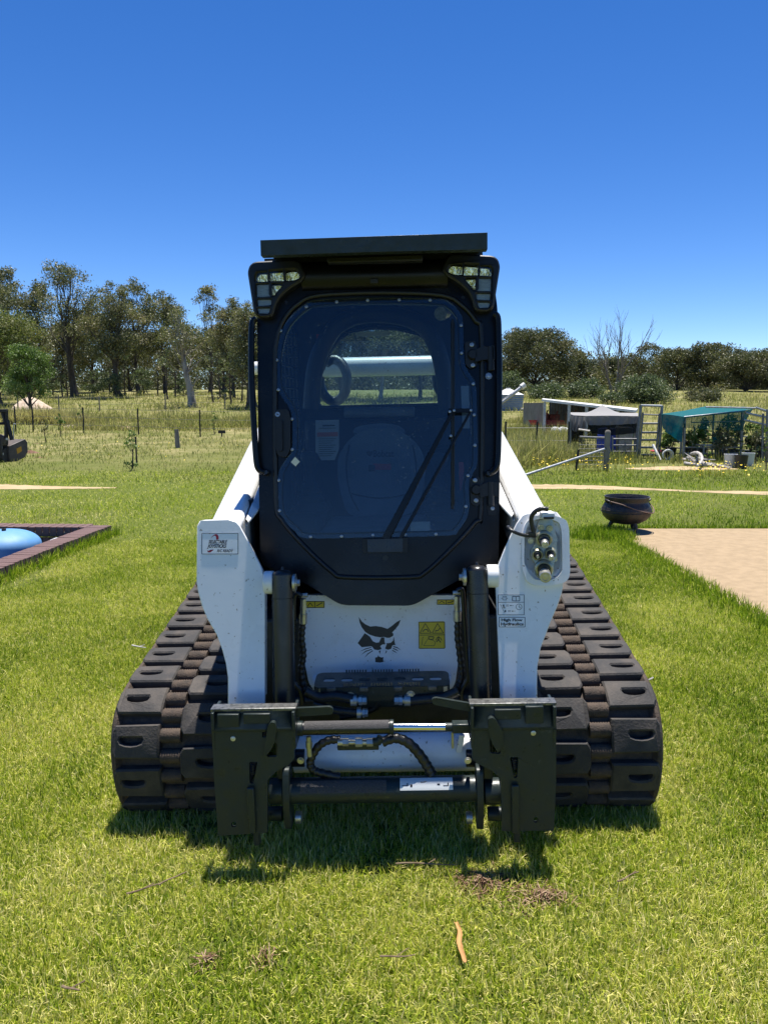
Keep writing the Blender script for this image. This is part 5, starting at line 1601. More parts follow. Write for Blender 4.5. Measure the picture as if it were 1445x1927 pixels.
def tree(name, px, base_py, top_py, half_px, dist, leaf, bark, label, group=None, seed=1, trunk_r=None, clear=.35, dens=1.0, lean=0.0, clumps=38, forks=2, leaf_size=None, shape='gum', cat='tree', rad=1.0):
    r_ = random.Random(seed)
    x = W(px, base_py, dist).x
    z0 = float(gh(x, dist))
    top = W(px, top_py, dist).z
    H = max(1.0, top - z0)
    hw = half_px / FPX * dist * ((1.3 if group == GR else 1.15) if shape == 'gum' else 1.0)
    clear *= .85 if shape == 'gum' else 1.0
    t = empty(name, (x, dist, z0 - .05))
    tag(t, label, cat, group)
    tr = trunk_r or H * .012 + .03
    b = MB()
    fork_z = H * clear
    # trunk(s)
    spine = limb_pts((0, 0, 0), (lean * H * .5 + r_.uniform(-.03, .03) * H, r_.uniform(-.03, .03) * H, H * (.55 if forks > 1 else .8)), r_, .04, 7)
    N = len(spine)
    b.tube(spine, tr, n=8, rfun=lambda q_: tr * (1.25 - .75 * q_ if q_ > .06 else 1.6 - 5 * q_))
    cs = []; rs = []
    for i in range(clumps):
        u = (i + .5) / clumps
        if shape == 'gum':
            hz = clear + (1 - clear) * (.12 + .88 * r_.random() ** .8)
            env = math.sin(math.pi * min(1, max(.02, (hz - clear * .7) / (1.02 - clear * .7)))) ** .55
        elif shape == 'bush':
            hz = .12 + .86 * r_.random()
            env = (1 - (hz * 2 - .9) ** 2 * .75) ** .5 if abs(hz * 2 - .9) < 1.15 else .4
        else:
            hz = clear + (1 - clear) * r_.random()
            env = math.sqrt(max(.05, 1 - ((hz - clear) / (1 - clear) * 1.7 - .75) ** 2 * .8))
        a = i * 2.39996 + r_.uniform(-.4, .4)
        rr = hw * env * (r_.random() ** .5) * .92
        c = Vector((math.cos(a) * rr + lean * H * (hz - .3), math.sin(a) * rr * .9, H * hz * .97))
        cs.append(c); rs.append(hw * rad * r_.uniform(.26, .50) * (1.0 if hz < .85 else .75))
    for c, r0 in zip(cs, rs): c.z = min(c.z, H - r0 * r_.uniform(.7, 2.0))
    cs.append(Vector((spine[-1].x + lean * H * .2, spine[-1].y, H - hw * .2))); rs.append(hw * .22)
    # limbs to the clumps
    order = sorted(range(len(cs)), key=lambda i: -(cs[i] - spine[-1]).length)
    for j, i in enumerate(order):
        c = cs[i]
        if shape == 'bush' and j > len(cs) * .4: continue
        zt = max(H * clear * .55, c.z - (Vector((c.x, c.y, 0)).length) * r_.uniform(.8, 1.5))
        q_ = min(.98, zt / max(spine[-1].z, .1))
        s = spine[min(N - 1, int(q_ * (N - 1)))]
        w = tr * r_.uniform(.22, .5) * (1 - .5 * q_) * (1.35 if j < 5 else 1)
        pts = limb_pts(s, c, r_, .10, 5)
        b.tube(pts, w, n=5, rfun=lambda k, w=w: w * (1 - .8 * k))
        for m_ in range(2):
            e = c + Vector((r_.uniform(-1, 1), r_.uniform(-1, 1), r_.uniform(-.3, .9))) * rs[i] * .9
            b.tube([pts[3], (pts[4] + e) / 2, e], w * .3, n=4, rfun=lambda k, w=w: w * .38 * (1 - .8 * k))
    b.build('trunk', bark, t, smooth=60)
    ls = leaf_size or max(.10, dist * .0027)
    per = dens * 21 * (np.mean(rs) / ls) ** 1.75
    tone = [.38 + .22 * (c.z / H - .5) * 0 + r_.gauss(0, .14) for c in cs]
    leaf_cloud('crown', cs, rs, per, ls, leaf, t, seed * 13 + 5, .72, .5, 2.3, np.array(tone) + .06)
    return t

GL = 'gum trees along the far edge of the left paddock'
GR = 'gum trees behind the yards'
T = tree
# left tree line, from the edge of the picture to the machine
T('gum_tree', -40, 752, 505, 75, 56, GUM, M['bark'], 'dense gum tree at the outer end of the tree line', GL, 1, clear=.2, clumps=44)
T('gum_tree', 22, 742, 498, 42, 66, GUM, M['bark'], 'tall gum with thin upright crown behind a green bushy tree', GL, 2, clear=.35)
T('wattle_tree', 2, 752, 566, 72, 50, OLIVE, M['bark'], 'broad yellow green tree at the picture edge behind the small round tree', GL, 3, clear=.18, clumps=40, dens=1.05)
T('gum_tree', 141, 740, 489, 58, 60, GUM, M['bark'], 'tallest gum with dark straight bare trunk and open spreading crown', GL, 4, clear=.48, clumps=34, dens=.62, trunk_r=.24)
T('gum_tree', 78, 743, 522, 42, 68, GUM, M['bark'], 'brownish gum between the round tree and the tallest gum', GL, 5, clear=.28, clumps=34)
T('gum_tree', 176, 744, 572, 38, 70, GUM, M['bark'], 'shorter gum half hidden behind the tallest gum', GL, 6, clear=.25)
T('gum_tree', 222, 746, 524, 46, 58, GUM, M['bark'], 'dark twin stemmed gum with a full crown down to its lower limbs', GL, 7, clear=.30, clumps=40, trunk_r=.2)
T('gum_tree', 262, 745, 517, 40, 63, GUM, M['bark'], 'gum with a rounded high crown beside the twin stemmed one', GL, 8, clear=.36, clumps=34)
T('gum_tree', 312, 748, 541, 42, 66, GUM, M['bark'], 'gum with grey green crown behind the pale leaning trunk', GL, 9, clear=.32, clumps=34)
T('gum_tree', 362, 757, 572, 44, 48, GUM, M['bark_pale'], 'leaning gum with white bare limbs and sparse crown', GL, 10, clear=.30, clumps=26, dens=.42, lean=-.16, trunk_r=.21)
T('gum_tree', 396, 746, 534, 36, 66, GUM, M['bark'], 'gum with separate leafy tufts against the sky', GL, 11, clear=.42, clumps=26, dens=.8)
T('gum_tree', 440, 752, 556, 42, 58, GUM, M['bark'], 'bushy olive gum next to the machine cab', GL, 12, clear=.22, clumps=40)
T('gum_tree', 474, 764, 560, 46, 47, GUM, M['bark'], 'thick dark trunk gum partly hidden by the cab', GL, 13, clear=.30, clumps=40, trunk_r=.26)
T('gum_tree', 338, 746, 590, 40, 72, GUM_D, M['bark'], 'low dark gum filling the gap behind the leaning one', GL, 14, clear=.15)
T('gum_tree', 120, 744, 600, 44, 74, GUM_D, M['bark'], 'low dark gum behind the tallest trunk', GL, 15, clear=.15)
T('gum_tree', 245, 745, 610, 46, 76, GUM_D, M['bark'], 'low dark gum behind the twin stemmed one', GL, 16, clear=.15)
T('gum_tree', 420, 746, 600, 44, 76, GUM_D, M['bark'], 'low dark gum behind the bushy olive one', GL, 17, clear=.15)
# seen through the cab windows
T('gum_tree', 560, 756, 545, 55, 60, GUM, M['bark'], 'gum hidden behind the cab, left of its rear window', GL, 18, clear=.25, clumps=34)
T('gum_tree', 640, 762, 560, 60, 56, GUM, M['bark'], 'gum seen through the left half of the cab rear window', GL, 19, clear=.28, clumps=38)
T('gum_tree', 715, 762, 555, 60, 54, GUM, M['bark_pale'], 'pale trunk gum seen through the middle of the cab rear window', GL, 20, clear=.3, clumps=38)
T('gum_tree', 790, 764, 565, 60, 57, GUM, M['bark'], 'gum seen through the right half of the cab rear window', GL, 21, clear=.28, clumps=38)
T('gum_tree', 870, 764, 585, 55, 62, GUM, M['bark'], 'gum hidden behind the right side of the cab', GL, 22, clear=.25, clumps=34)
# slim bare stems in front of the wood
SL = 'slim saplings at the edge of the wood'
SAP = ['just right of the small round tree', 'touching the left of the tallest gum trunk', 'close behind the tallest gum trunk', 'left of the twin stemmed gum', 'second left of the twin stemmed gum, a little taller', 'right of the twin stemmed gum', 'midway between twin stemmed and leaning gums', 'left of the white leaning gum', 'tight against the left of the white leaning gum', 'first one right of the white leaning gum', 'second one right of the white leaning gum', 'left of the bushy olive gum stem', 'nearest to the thick dark trunk beside the cab']
for i, (px, by, tp, d) in enumerate(((62, 738, 660, 60), (118, 740, 668, 58), (128, 741, 672, 61), (196, 742, 655, 66), (208, 744, 640, 62), (238, 745, 660, 60), (297, 748, 662, 60), (316, 750, 655, 56), (331, 752, 648, 58), (403, 757, 650, 52), (414, 757, 655, 54), (436, 758, 660, 50), (455, 757, 668, 52))):
    T('sapling', px, by, tp, 13, d, GUM_G if i % 2 else GUM, M['bark'], 'slim dark sapling ' + SAP[i], SL, 40 + i, clear=.42, clumps=9, dens=.6, trunk_r=.055)
SB = 'low bushes under the left gum trees'
BU = ['between the tallest and the twin stemmed gums', 'under the gum with the rounded high crown', 'left of the white leaning gum', 'left of the tallest gum trunk', 'near the bushy olive gum', 'behind the small round tree', 'at the foot of the twin stemmed gum']
for i, (px, by, tp, hw, d) in enumerate(((185, 743, 690, 24, 62), (270, 746, 688, 26, 60), (345, 752, 700, 20, 60), (100, 740, 690, 22, 66), (425, 757, 705, 18, 56), (30, 740, 690, 30, 62), (220, 746, 700, 20, 57))):
    T('bush', px, by, tp, hw, d, GUM_G, M['bark'], 'low grey green bush ' + BU[i], SB, 60 + i, clear=.05, clumps=14, shape='bush', trunk_r=.05, cat='bush')
# right tree line
T('gum_tree', 1005, 775, 612, 62, 78, GUM_D, M['bark'], 'large rounded brown green gum above the silo', GR, 70, clear=.18, clumps=83, dens=1.1, rad=.68)
T('gum_tree', 962, 775, 622, 32, 82, GUM_D, M['bark'], 'small high crown between the cab and the large rounded gum', GR, 71, clear=.25, clumps=40, rad=.68)
T('gum_tree', 1085, 775, 655, 36, 92, GUM_D, M['bark'], 'lower gum between the large rounded gum and the bare dead tree', GR, 72, clear=.15, clumps=46, rad=.68)
T('gum_tree', 1212, 775, 640, 34, 86, GUM_D, M['bark'], 'gum with open crown just beyond the bare dead tree', GR, 73, clear=.25, clumps=43, dens=.75, rad=.68)
T('gum_tree', 1270, 775, 650, 40, 80, GUM_D, M['bark'], 'dark gum above the start of the green shade cloth', GR, 74, clear=.15, clumps=62, rad=.68)
T('gum_tree', 1328, 775, 640, 42, 78, GUM_D, M['bark'], 'tall domed gum above the green shade cloth', GR, 75, clear=.15, clumps=68, rad=.68)
T('gum_tree', 1400, 775, 652, 50, 74, GUM_D, M['bark'], 'wide dark gum above the end of the shade shelter', GR, 76, clear=.12, clumps=80, rad=.68)
T('gum_tree', 1462, 775, 646, 50, 74, GUM_D, M['bark'], 'dark gum cut by the picture edge beyond the shelter', GR, 77, clear=.12, clumps=74, rad=.68)
T('gum_tree', 1150, 775, 668, 44, 96, GUM_D, M['bark'], 'low gum standing behind the bare dead tree', GR, 78, clear=.1, clumps=52, rad=.68)
T('gum_tree', 1520, 775, 640, 60, 76, GUM_D, M['bark'], 'dark gum outside the picture beyond the shelter', GR, 79, clear=.12, clumps=62, rad=.68)
WR = 'bushy wattles behind the shed and silo'
T('wattle_tree', 952, 778, 694, 40, 60, GUM_G, M['bark'], 'grey green wattle behind the silo', WR, 80, clear=.1, clumps=30, shape='bush')
T('wattle_tree', 1026, 780, 714, 42, 58, GUM_G, M['bark'], 'wide pale wattle left of the shed roof', WR, 81, clear=.1, clumps=32, shape='bush')
T('wattle_tree', 1098, 780, 706, 36, 58, GUM_G, M['bark'], 'wattle behind the low end of the shed roof', WR, 82, clear=.1, clumps=30, shape='bush')
T('wattle_tree', 1208, 784, 700, 52, 52, GUM_G, M['bark'], 'large pale wattle above the grey tent canopy', WR, 83, clear=.08, clumps=46, shape='bush')
T('wattle_tree', 1320, 784, 724, 38, 54, GUM_D, M['bark'], 'dark wattle above the green shade cloth', WR, 84, clear=.1, clumps=30, shape='bush')
T('wattle_tree', 1150, 782, 744, 24, 50, GUM_G, M['bark'], 'low wattle behind the peak of the tent', WR, 85, clear=.1, clumps=18, shape='bush')

def dead_tree():
    r_ = random.Random(3)
    d = 64
    x = W(1152, 780, d).x; z0 = float(gh(x, d))
    H = W(1152, 600, d).z - z0
    t = empty('dead_tree', (x, d, z0)); tag(t, 'bare grey dead tree with many thin upright branches', 'dead tree')
    b = MB()
    def grow(p, dirv, L, r, depth):
        pts = [p]
        q_ = p.copy(); dv = dirv.copy()
        n = 4
        for i in range(n):
            dv = (dv + Vector((r_.uniform(-.16, .16), r_.uniform(-.16, .16), .07))).normalized()
            q_ = q_ + dv * L / n; pts.append(q_.copy())
        b.tube(pts, r, n=6 if depth < 2 else 4, rfun=lambda k: r * (1 - .55 * k))
        if depth >= 5 or r < .008: return
        for i in range(3 if depth < 3 else 2):
            a = r_.uniform(0, 6.28)
            s = Vector((math.cos(a), math.sin(a), 0)) * r_.uniform(.3, .62)
            nd = (dv + s).normalized()
            st = pts[-1] if i == 0 else pts[r_.choice((2, 3))]
            grow(st, nd, L * r_.uniform(.62, .82), r * r_.uniform(.45, .62), depth + 1)
    for k in range(4):
        a = k * 1.6 + .4
        grow(Vector((math.cos(a) * .15, math.sin(a) * .15, -.1)), Vector((math.cos(a) * .28, math.sin(a) * .2, 1)).normalized(), H * .40, .125, 1)
    b.build('trunk', M['bark_grey'], t, smooth=60)
dead_tree()

# small round tree, young trees and shrubs in the left paddock
T('round_tree', 59, 772, 643, 46, 40, GREEN, M['bark'], 'small round bright green tree on a thin dark trunk', None, 90, clear=.34, clumps=46, dens=1.2, shape='round', trunk_r=.09)
def shrub(name, px, py, top_py, hw, leaf, label, seed, cat='shrub', trunk=.02, clear=.3, n=9, dens=1.0):
    p = G(px, py)
    return T(name, px, py, top_py, hw, p.y, leaf, M['bark'], label, None, seed, clear=clear, clumps=n, dens=dens, shape='round', trunk_r=trunk, leaf_size=.07 if p.y < 25 else .11, cat=cat)
shrub('young_tree', 87, 834, 792, 7, GUM, 'thin young tree with brownish leaves', 91, 'young tree')
shrub('young_tree', 115, 822, 777, 8, GREEN, 'young green fruit tree staked in the grass', 92, 'young tree', clear=.2)
shrub('shrub', 250, 886, 846, 16, GREEN, 'wild green shrub in the middle of the paddock', 93, clear=.05, n=12, dens=.7)
shrub('shrub', 404, 818, 797, 9, GREEN, 'pale green shrub by the far end of the fence', 94, clear=.05, n=7, dens=.7)
shrub('shrub', 152, 800, 786, 8, GREEN, 'low green shrub beside a fence post', 95, clear=.05, n=6)

# far wood that closes the view behind the separate trees
def far_wood():
    r_ = np.random.default_rng(77)
    cs = []; rs = []
    for i in range(1500):
        x = r_.uniform(-95, 100); y = r_.uniform(90, 112)
        topz = 6.4 if x < 6 else 3.6
        z = float(gh(x, y)) + topz * r_.random() ** 1.5 - .1 + .4 * math.sin(x * .3)
        cs.append((x, y, z)); rs.append(r_.uniform(1.1, 2.1))
    for i in range(420):
        x = r_.uniform(-95, 100); y = r_.uniform(88, 100)
        cs.append((x, y, float(gh(x, y)) + r_.uniform(-.3, 1.3))); rs.append(r_.uniform(1.0, 1.7))
    o = leaf_cloud('distant_wood', cs, rs, 210, .32, GUM_D, None, 5, .85, .3, 2.0)
    tag(o, 'dark mass of distant wood behind the trees', kind='stuff')
far_wood()
# ------------------------------------------------------------------ things around the yard
M['brick'] = pbr('plum_brick', (.115, .065, .060), .8, c2=(.17, .10, .085), scale=5, lo=.4, hi=.7, bump=.4, bscale=120)
M['mortar'] = pbr('grey_mortar', (.16, .15, .14), .95, bump=.4, bscale=200)
M['tank'] = pbr('sky_blue_tank_paint', (.10, .27, .52), .55, c2=(.14, .30, .52), scale=6, coat=.0, rvar=.1)
M['iron'] = pbr('black_cast_iron', (.018, .017, .018), .5, c2=(.085, .042, .026), scale=6, lo=.48, hi=.8, bump=.5, bscale=60, rvar=.15)
M['galv'] = pbr('galvanised_steel', (.40, .41, .42), .45, .6, c2=(.30, .31, .32), scale=12, rvar=.1)
M['galv_dull'] = pbr('dull_galvanised_pipe', (.22, .225, .23), .5, .4, c2=(.15, .15, .15), scale=12, rvar=.1)
M['iron_roof'] = pbr('pale_roof_sheet', (.70, .70, .68), .5, c2=(.58, .56, .53), scale=5)
M['shed_wall'] = pbr('weathered_shed_wall', (.20, .20, .20), .7, c2=(.13, .12, .12), scale=4)
M['silo'] = pbr('zinc_silo_sheet', (.24, .29, .35), .5, .3, c2=(.19, .23, .28), scale=6, rvar=.1)
M['post'] = pbr('weathered_timber_post', (.22, .20, .175), .9, c2=(.12, .105, .09), scale=9, bump=.5, bscale=40, stretch=(1, 1, .2))
M['picket'] = pbr('dark_steel_picket', (.022, .020, .019), .7)
M['wire'] = pbr('fence_wire', (.12, .12, .12), .5, .6)
M['soil'] = pbr('red_brown_soil', (.13, .062, .036), .95, c2=(.20, .11, .07), scale=8, bump=.8, bscale=40)
M['mound'] = pbr('pale_sand_heap', (.58, .47, .36), .95, c2=(.48, .36, .26), scale=3, bump=.6, bscale=14)
M['mulcher'] = pbr('dusty_brown_steel', (.060, .050, .043), .6, c2=(.11, .085, .068), scale=5, rvar=.1)
M['mulch_dark'] = pbr('dark_machine_steel', (.016, .014, .014), .6)
M['amber'] = pbr('amber_panel', (.52, .25, .01), .5)
M['wood_pale'] = pbr('bleached_branch', (.48, .45, .41), .85, c2=(.30, .27, .24), scale=8, bump=.4, bscale=30)
M['bark_strip'] = pbr('orange_bark', (.46, .25, .09), .75, c2=(.24, .11, .045), scale=45, lo=.42, hi=.7, bump=.3, bscale=60, stretch=(1, .2, 1))
M['twig'] = pbr('brown_twig', (.13, .085, .05), .9, c2=(.22, .16, .10), scale=30)
M['plastic_black'] = pbr('black_pot_plastic', (.015, .015, .016), .5)
M['bucket'] = pbr('grey_white_bucket', (.55, .56, .56), .5)
M['blue_drum'] = pbr('blue_plastic', (.03, .06, .45), .4)
M['hose_white'] = pbr('white_hose', (.7, .68, .63), .5)

def cloth_mat(name, c, thru, rough=.8):
    """Woven shade cloth: part of the light goes straight through the weave."""
    m, nt, b = new_mat(name)
    N, L = nt.nodes, nt.links
    b.inputs['Base Color'].default_value = (*c, 1); b.inputs['Roughness'].default_value = rough; b.inputs['Specular IOR Level'].default_value = .2
    t = N.new('ShaderNodeBsdfTransparent'); tl = N.new('ShaderNodeBsdfTranslucent'); tl.inputs[0].default_value = (*c, 1)
    m1 = N.new('ShaderNodeMixShader'); m1.inputs[0].default_value = .3
    L.new(b.outputs[0], m1.inputs[1]); L.new(tl.outputs[0], m1.inputs[2])
    m2 = N.new('ShaderNodeMixShader'); m2.inputs[0].default_value = thru
    L.new(m1.outputs[0], m2.inputs[1]); L.new(t.outputs[0], m2.inputs[2])
    L.new(m2.outputs[0], N['Material Output'].inputs['Surface'])
    return m
M['teal'] = cloth_mat('teal_shade_cloth', (.004, .135, .16), .05)
M['teal_thin'] = cloth_mat('thin_teal_cloth', (.004, .09, .09), .35)
M['grey_cloth'] = cloth_mat('grey_shade_cloth', (.40, .39, .39), .05)
M['valance'] = cloth_mat('grey_valance_cloth', (.20, .20, .21), .05)
M['dark_cloth'] = cloth_mat('dark_shade_cloth', (.012, .016, .018), .08)

def pole(name, a, b_, r, m, parent, n=8):
    return MB().cyl(a, b_, r, n=n).build(name, m, parent, smooth=60)
def gz(x, y, dz=0.0): return Vector((x, y, float(gh(x, y)) + dz))

# ---- brick surround of the sunken tank
def brick_surround():
    bw = empty('brick_kerb', (0, 0, 0))
    tag(bw, 'low plum brick kerb around the sunken blue tank', 'brick kerb')
    x1, y1 = PIT[1], PIT[3]                 # inner edges
    c_ = Vector((x1 + .23, y1 + .23, 0)); Rz = Matrix.Rotation(R(-3), 4, 'Z')
    bw.matrix_world = Matrix.Translation(c_) @ Rz @ Matrix.Translation(-c_)
    zt = .115
    r_ = random.Random(2)
    base = MB()
    base.box((x1 + .115, (PIT[2] + y1 + .23) / 2, -.30), (.215, y1 + .23 - PIT[2] - .01, .70)); 
    base.box(((PIT[0] + x1) / 2, y1 + .115, -.30), (x1 - PIT[0] - .006, .215, .70))
    base.build('mortar_bed', M['mortar'], bw)
    fl = MB(); fl.box(((PIT[0] + x1) / 2, (PIT[2] + y1) / 2, -.72), (x1 - PIT[0], y1 - PIT[2], .1)); fl.box((PIT[0] - .1, (PIT[2] + y1) / 2, -.35), (.2, y1 - PIT[2], .68)); fl.box(((PIT[0] + x1) / 2, PIT[2] - .1, -.35), (x1 - PIT[0], .2, .68))
    fl.build('pit_lining', M['mortar'], bw)
    proto = {}
    def brick(size, loc, rot=0.0):
        key = tuple(round(s, 3) for s in size)
        if key not in proto:
            o = MB().box((0, 0, 0), size).build('brick', M['brick'], bw, smooth=0, bevel=.004, seg=1)
            proto[key] = o.data
            ob = o
        else:
            ob = bpy.data.objects.new('brick', proto[key]); col.objects.link(ob); ob.parent = bw
            bv = ob.modifiers.new('bevel', 'BEVEL'); bv.width = .004; bv.segments = 1; bv.limit_method = 'ANGLE'
        ob.location = (loc[0] + r_.uniform(-.002, .002), loc[1] + r_.uniform(-.002, .002), loc[2] + r_.uniform(-.003, .003))
        ob.rotation_euler = (r_.uniform(-.012, .012), r_.uniform(-.012, .012), rot + r_.uniform(-.012, .012))
    p = .086
    y = PIT[2] + .05
    while y < y1 + .2:                       # coping of the near side, bricks laid across
        brick((.236, .073, .112), (x1 + .115, y, zt - .056)); y += p
    x = x1 - .05
    while x > PIT[0]:
        brick((.073, .236, .112), (x, y1 + .115, zt - .056)); x -= p
    # upright bricks inside the far wall, then a flat course
    x = x1 - .05
    while x > PIT[0]:
        brick((.073, .03, .165), (x, y1 + .006, -.085)); x -= p
    for row in range(5):
        x = x1 - .13 - (row % 2) * .12
        while x > PIT[0] + .1:
            brick((.232, .03, .068), (x, y1 + .006, -.207 - row * .078)); x -= .244
    y = y1 + .1
    k = 0
    while y > PIT[2]:                        # outer face under the coping
        brick((.03, .232, .068), (x1 + .223, y - .12, -.036)); y -= .244
brick_surround()
def tank():
    y = 8.0
    x = W(8, 1010, y).x
    ztop = W(8, 997, y).z
    t = empty('pressure_tank', (x, y, -.67)); tag(t, 'sky blue domed tank sunk inside the brick kerb', 'tank')
    R_ = .365; h = ztop + .67; k_ = .17
    prof = [(0, R_ * .9), (.02, R_), (h - k_ - .12, R_), (h - k_ - .10, R_ * 1.012), (h - k_ - .08, R_)] + [(h - k_ + k_ * math.sin(a), R_ * max(0, math.cos(a)) ** .8) for a in [i * math.pi / 20 for i in range(11)]]
    MB().lathe((0, 0, 0), (0, 0, 1), prof, 48).build('tank_shell', M['tank'], t, smooth=60)
    MB().lathe((.03, -.05, h - .01), (0, 0, 1), [(0, .022), (.03, .022), (.032, .014), (.05, .012), (.05, 0)], 12).build('valve', M['mulch_dark'], t)
    q = W(104, 1008, 8.4); b = MB().box((q.x, 8.4, .0), (.10, .22, .10))
    o = b.build('pump_cover', M['bucket'], bevel=.03, seg=3); tag(o, 'small white pump cover inside the brick kerb', 'pump cover')
tank()

# ---- cauldron
def cauldron():
    p = W(1177, 985, 9.12)
    x, y = p.x, 9.12
    c = empty('cauldron', (x, y, .02), R(20)); tag(c, 'black three legged cast iron cauldron at the corner of the slab', 'cauldron')
    pr = [(.085, 0), (.088, .08), (.105, .165), (.145, .235), (.19, .275), (.24, .290), (.285, .283), (.325, .262), (.348, .247), (.362, .243), (.380, .250), (.412, .262), (.420, .262), (.420, .250), (.385, .236), (.36, .228), (.30, .262), (.24, .272), (.16, .22), (.12, .12), (.11, 0)]
    MB().lathe((0, 0, 0), (0, 0, 1), pr, 48).build('pot', M['iron'], c, smooth=50)
    for h, r in ((.262, .2905), (.238, .2925)):
        MB().tube([(r * math.cos(a), r * math.sin(a), h) for a in [i * math.pi / 24 for i in range(48)]], .0045, n=6, closed=True).build('band', M['iron'], c)
    for a in (R(-90), R(30), R(150)):
        d = Vector((math.cos(a), math.sin(a), 0))
        MB().tube([d * .15 + Vector((0, 0, .13)), d * .185 + Vector((0, 0, .07)), d * .195 + Vector((0, 0, .0))], .02, n=8, rfun=lambda q: .030 - .016 * q).build('leg', M['iron'], c)
    for s in (-1, 1):
        pts = [Vector((s * .245, -.05, .335)), Vector((s * .29, -.06, .375)), Vector((s * .29, .02, .385)), Vector((s * .245, .03, .345))]
        MB().tube(spline(pts, 5), .011, n=8).build('lug', M['iron'], c)
    # bail handle lying down over the front
    a0 = Vector((-.275, -.06, .372)); a1 = Vector((.285, .0, .36))
    pts = [a0, Vector((-.20, -.19, .345)), Vector((-.05, -.275, .285)), Vector((.10, -.285, .248)), Vector((.20, -.24, .245)), Vector((.285, -.12, .285)), a1]
    MB().tube(spline(pts, 8), .007, n=8).build('handle', pbr('rusty_handle', (.16, .10, .075), .7), c)
    return c
cauldron()

# ---- mulching head at the left edge
def mulcher():
    d = 19.3
    base = G(25, 869)
    d = base.y
    Wp = lambda px, py, dy=0: W(px, py, d + dy)
    t = empty('mulching_head', (0, 0, 0)); tag(t, 'brown mulching attachment with amber panel at the picture edge', 'mulcher')
    # housing: a side profile swept to the left
    side = [(18.5, 839), (36, 827), (39, 834), (40, 852), (37, 862), (24, 872), (20, 868), (18, 850)]
    pr = [(Wp(a, b_).x, Wp(a, b_).z) for a, b_ in side]
    xl = Wp(-110, 850).x
    # end plate seen obliquely
    vs = []
    ang = R(38)
    x0 = Wp(18.5, 850).x
    for (x, z) in pr: vs.append((x, d + (x - x0) * 1.4, z))
    for (x, z) in pr: vs.append((x - 2.6, d + .25 + (x - x0) * 1.4, z))
    n = len(pr)
    MB().add(vs, [tuple(range(n)), tuple(range(2 * n - 1, n - 1, -1))] + [(i, (i + 1) % n, n + (i + 1) % n, n + i) for i in range(n)]).build('housing', M['mulcher'], t, bevel=.015)
    am = [(26.5, 845), (32, 840.5), (33, 850), (28, 855)]
    vv = []
    for a, b_ in am:
        q_ = Wp(a, b_); vv.append((q_.x, d + (q_.x - x0) * 1.4 - .012, q_.z))
    MB().add(vv, [(0, 1, 2, 3)]).build('amber_panel', M['amber'], t)
    zz = Wp(0, 866).z
    b = MB(); b.cyl((x0 - 2.5, d - .1, zz + .12), (x0 - .05, d - .1, zz + .12), .20, n=20)
    b.build('rotor', M['mulch_dark'], t)
    b = MB(); b.box((x0 - 1.3, d - .28, zz + .42), (2.5, .10, .55)); b.build('front_guard', M['mulch_dark'], t, bevel=.02)
    # push frame
    f = MB()
    P0 = lambda px, py: Wp(px, py)
    f.box(((P0(-60, 773).x + P0(14.5, 773).x) / 2, d, P0(7, 773).z), (P0(14.5, 773).x - P0(-60, 773).x, .12, .09))
    f.build('frame_top', M['mulch_dark'], t, bevel=.01)
    for a, c in (((12.5, 772), (12.5, 836)), ((14, 790), (23, 828)), ((5, 775), (12, 797)), ((-40, 772), (-40, 836))):
        pa, pc = P0(*a), P0(*c)
        MB().cyl(pa, pc, .055, n=4).build('frame_post', M['mulch_dark'], t)
    pa, pc = P0(-40, 797), P0(10, 797); MB().cyl(pa, pc, .04, n=6).build('frame_rail', M['mulch_dark'], t)
    MB().lathe(P0(-2, 838), (0, 0, 1), [(0, .2), (.1, .24), (.24, .2), (.32, .0)], 14).build('motor_cover', M['mulcher'], t)
    MB().tube(spline([P0(26.5, 828), P0(26.5, 800), P0(28, 797.5), P0(31, 798.5)], 5), .012, n=6).build('hose_hook', M['galv'], t)
    for px, py in ((12, 841), (23, 825.5), (10, 853), (14, 853)):
        MB().box(P0(px, py) + Vector((0, -.25, 0)), (.05, .05, .06)).build('bolt_head', M['galv'], t)
mulcher()

# ---- heaps, bare soil, posts and wires of the left paddock
def heap(name, px, py, rx, ry, h, m, label, cat, seed, dist=None):
    p = G(px, py) if dist is None else Vector((W(px, py, dist).x, dist, 0))
    r_ = random.Random(seed)
    n, k = 26, 9
    vs = []; fs = []
    ph = [r_.uniform(0, 6.28) for _ in range(4)]
    for j in range(k + 1):
        for i in range(n):
            a = 2 * math.pi * i / n; q_ = j / k
            e = 1 + .10 * math.sin(3 * a + ph[0]) + .07 * math.sin(5 * a + ph[1])
            x = p.x + rx * q_ * e * math.cos(a); y = p.y + ry * q_ * e * math.sin(a)
            z = float(gh(x, y)) - .03 + h * (1 - q_ ** 1.4) * (1 + .12 * math.sin(7 * a + ph[2] + q_ * 4) * q_) + r_.uniform(-.03, .03) * h
            vs.append((x, y, z))
    for j in range(k):
        for i in range(n): fs.append((j * n + i, j * n + (i + 1) % n, (j + 1) * n + (i + 1) % n, (j + 1) * n + i))
    o = MB().add(vs, fs).build(name, m, smooth=60)
    tag(o, label, cat)
heap('sand_heap', 56, 770, 1.25, 1.0, .78, M['mound'], 'pale sand heap behind the small round tree', 'sand heap', 1, 47)
heap('soil_heap', 58, 853, .30, .22, .12, M['soil'], 'small dark clod of dug soil beside the mulcher', 'soil heap', 2)
heap('soil_patch', 76, 861, .34, .2, .05, M['soil'], 'spread of red brown soil right of the dug clod', 'soil patch', 3)
heap('soil_patch', 70, 835, .42, .3, .04, M['soil'], 'bare red brown soil at the foot of the thin young tree', 'soil patch', 4)
heap('sand_heap', 134, 804, .45, .3, .14, M['mound'], 'low pale heap at the foot of the dry grass bank', 'sand heap', 5)
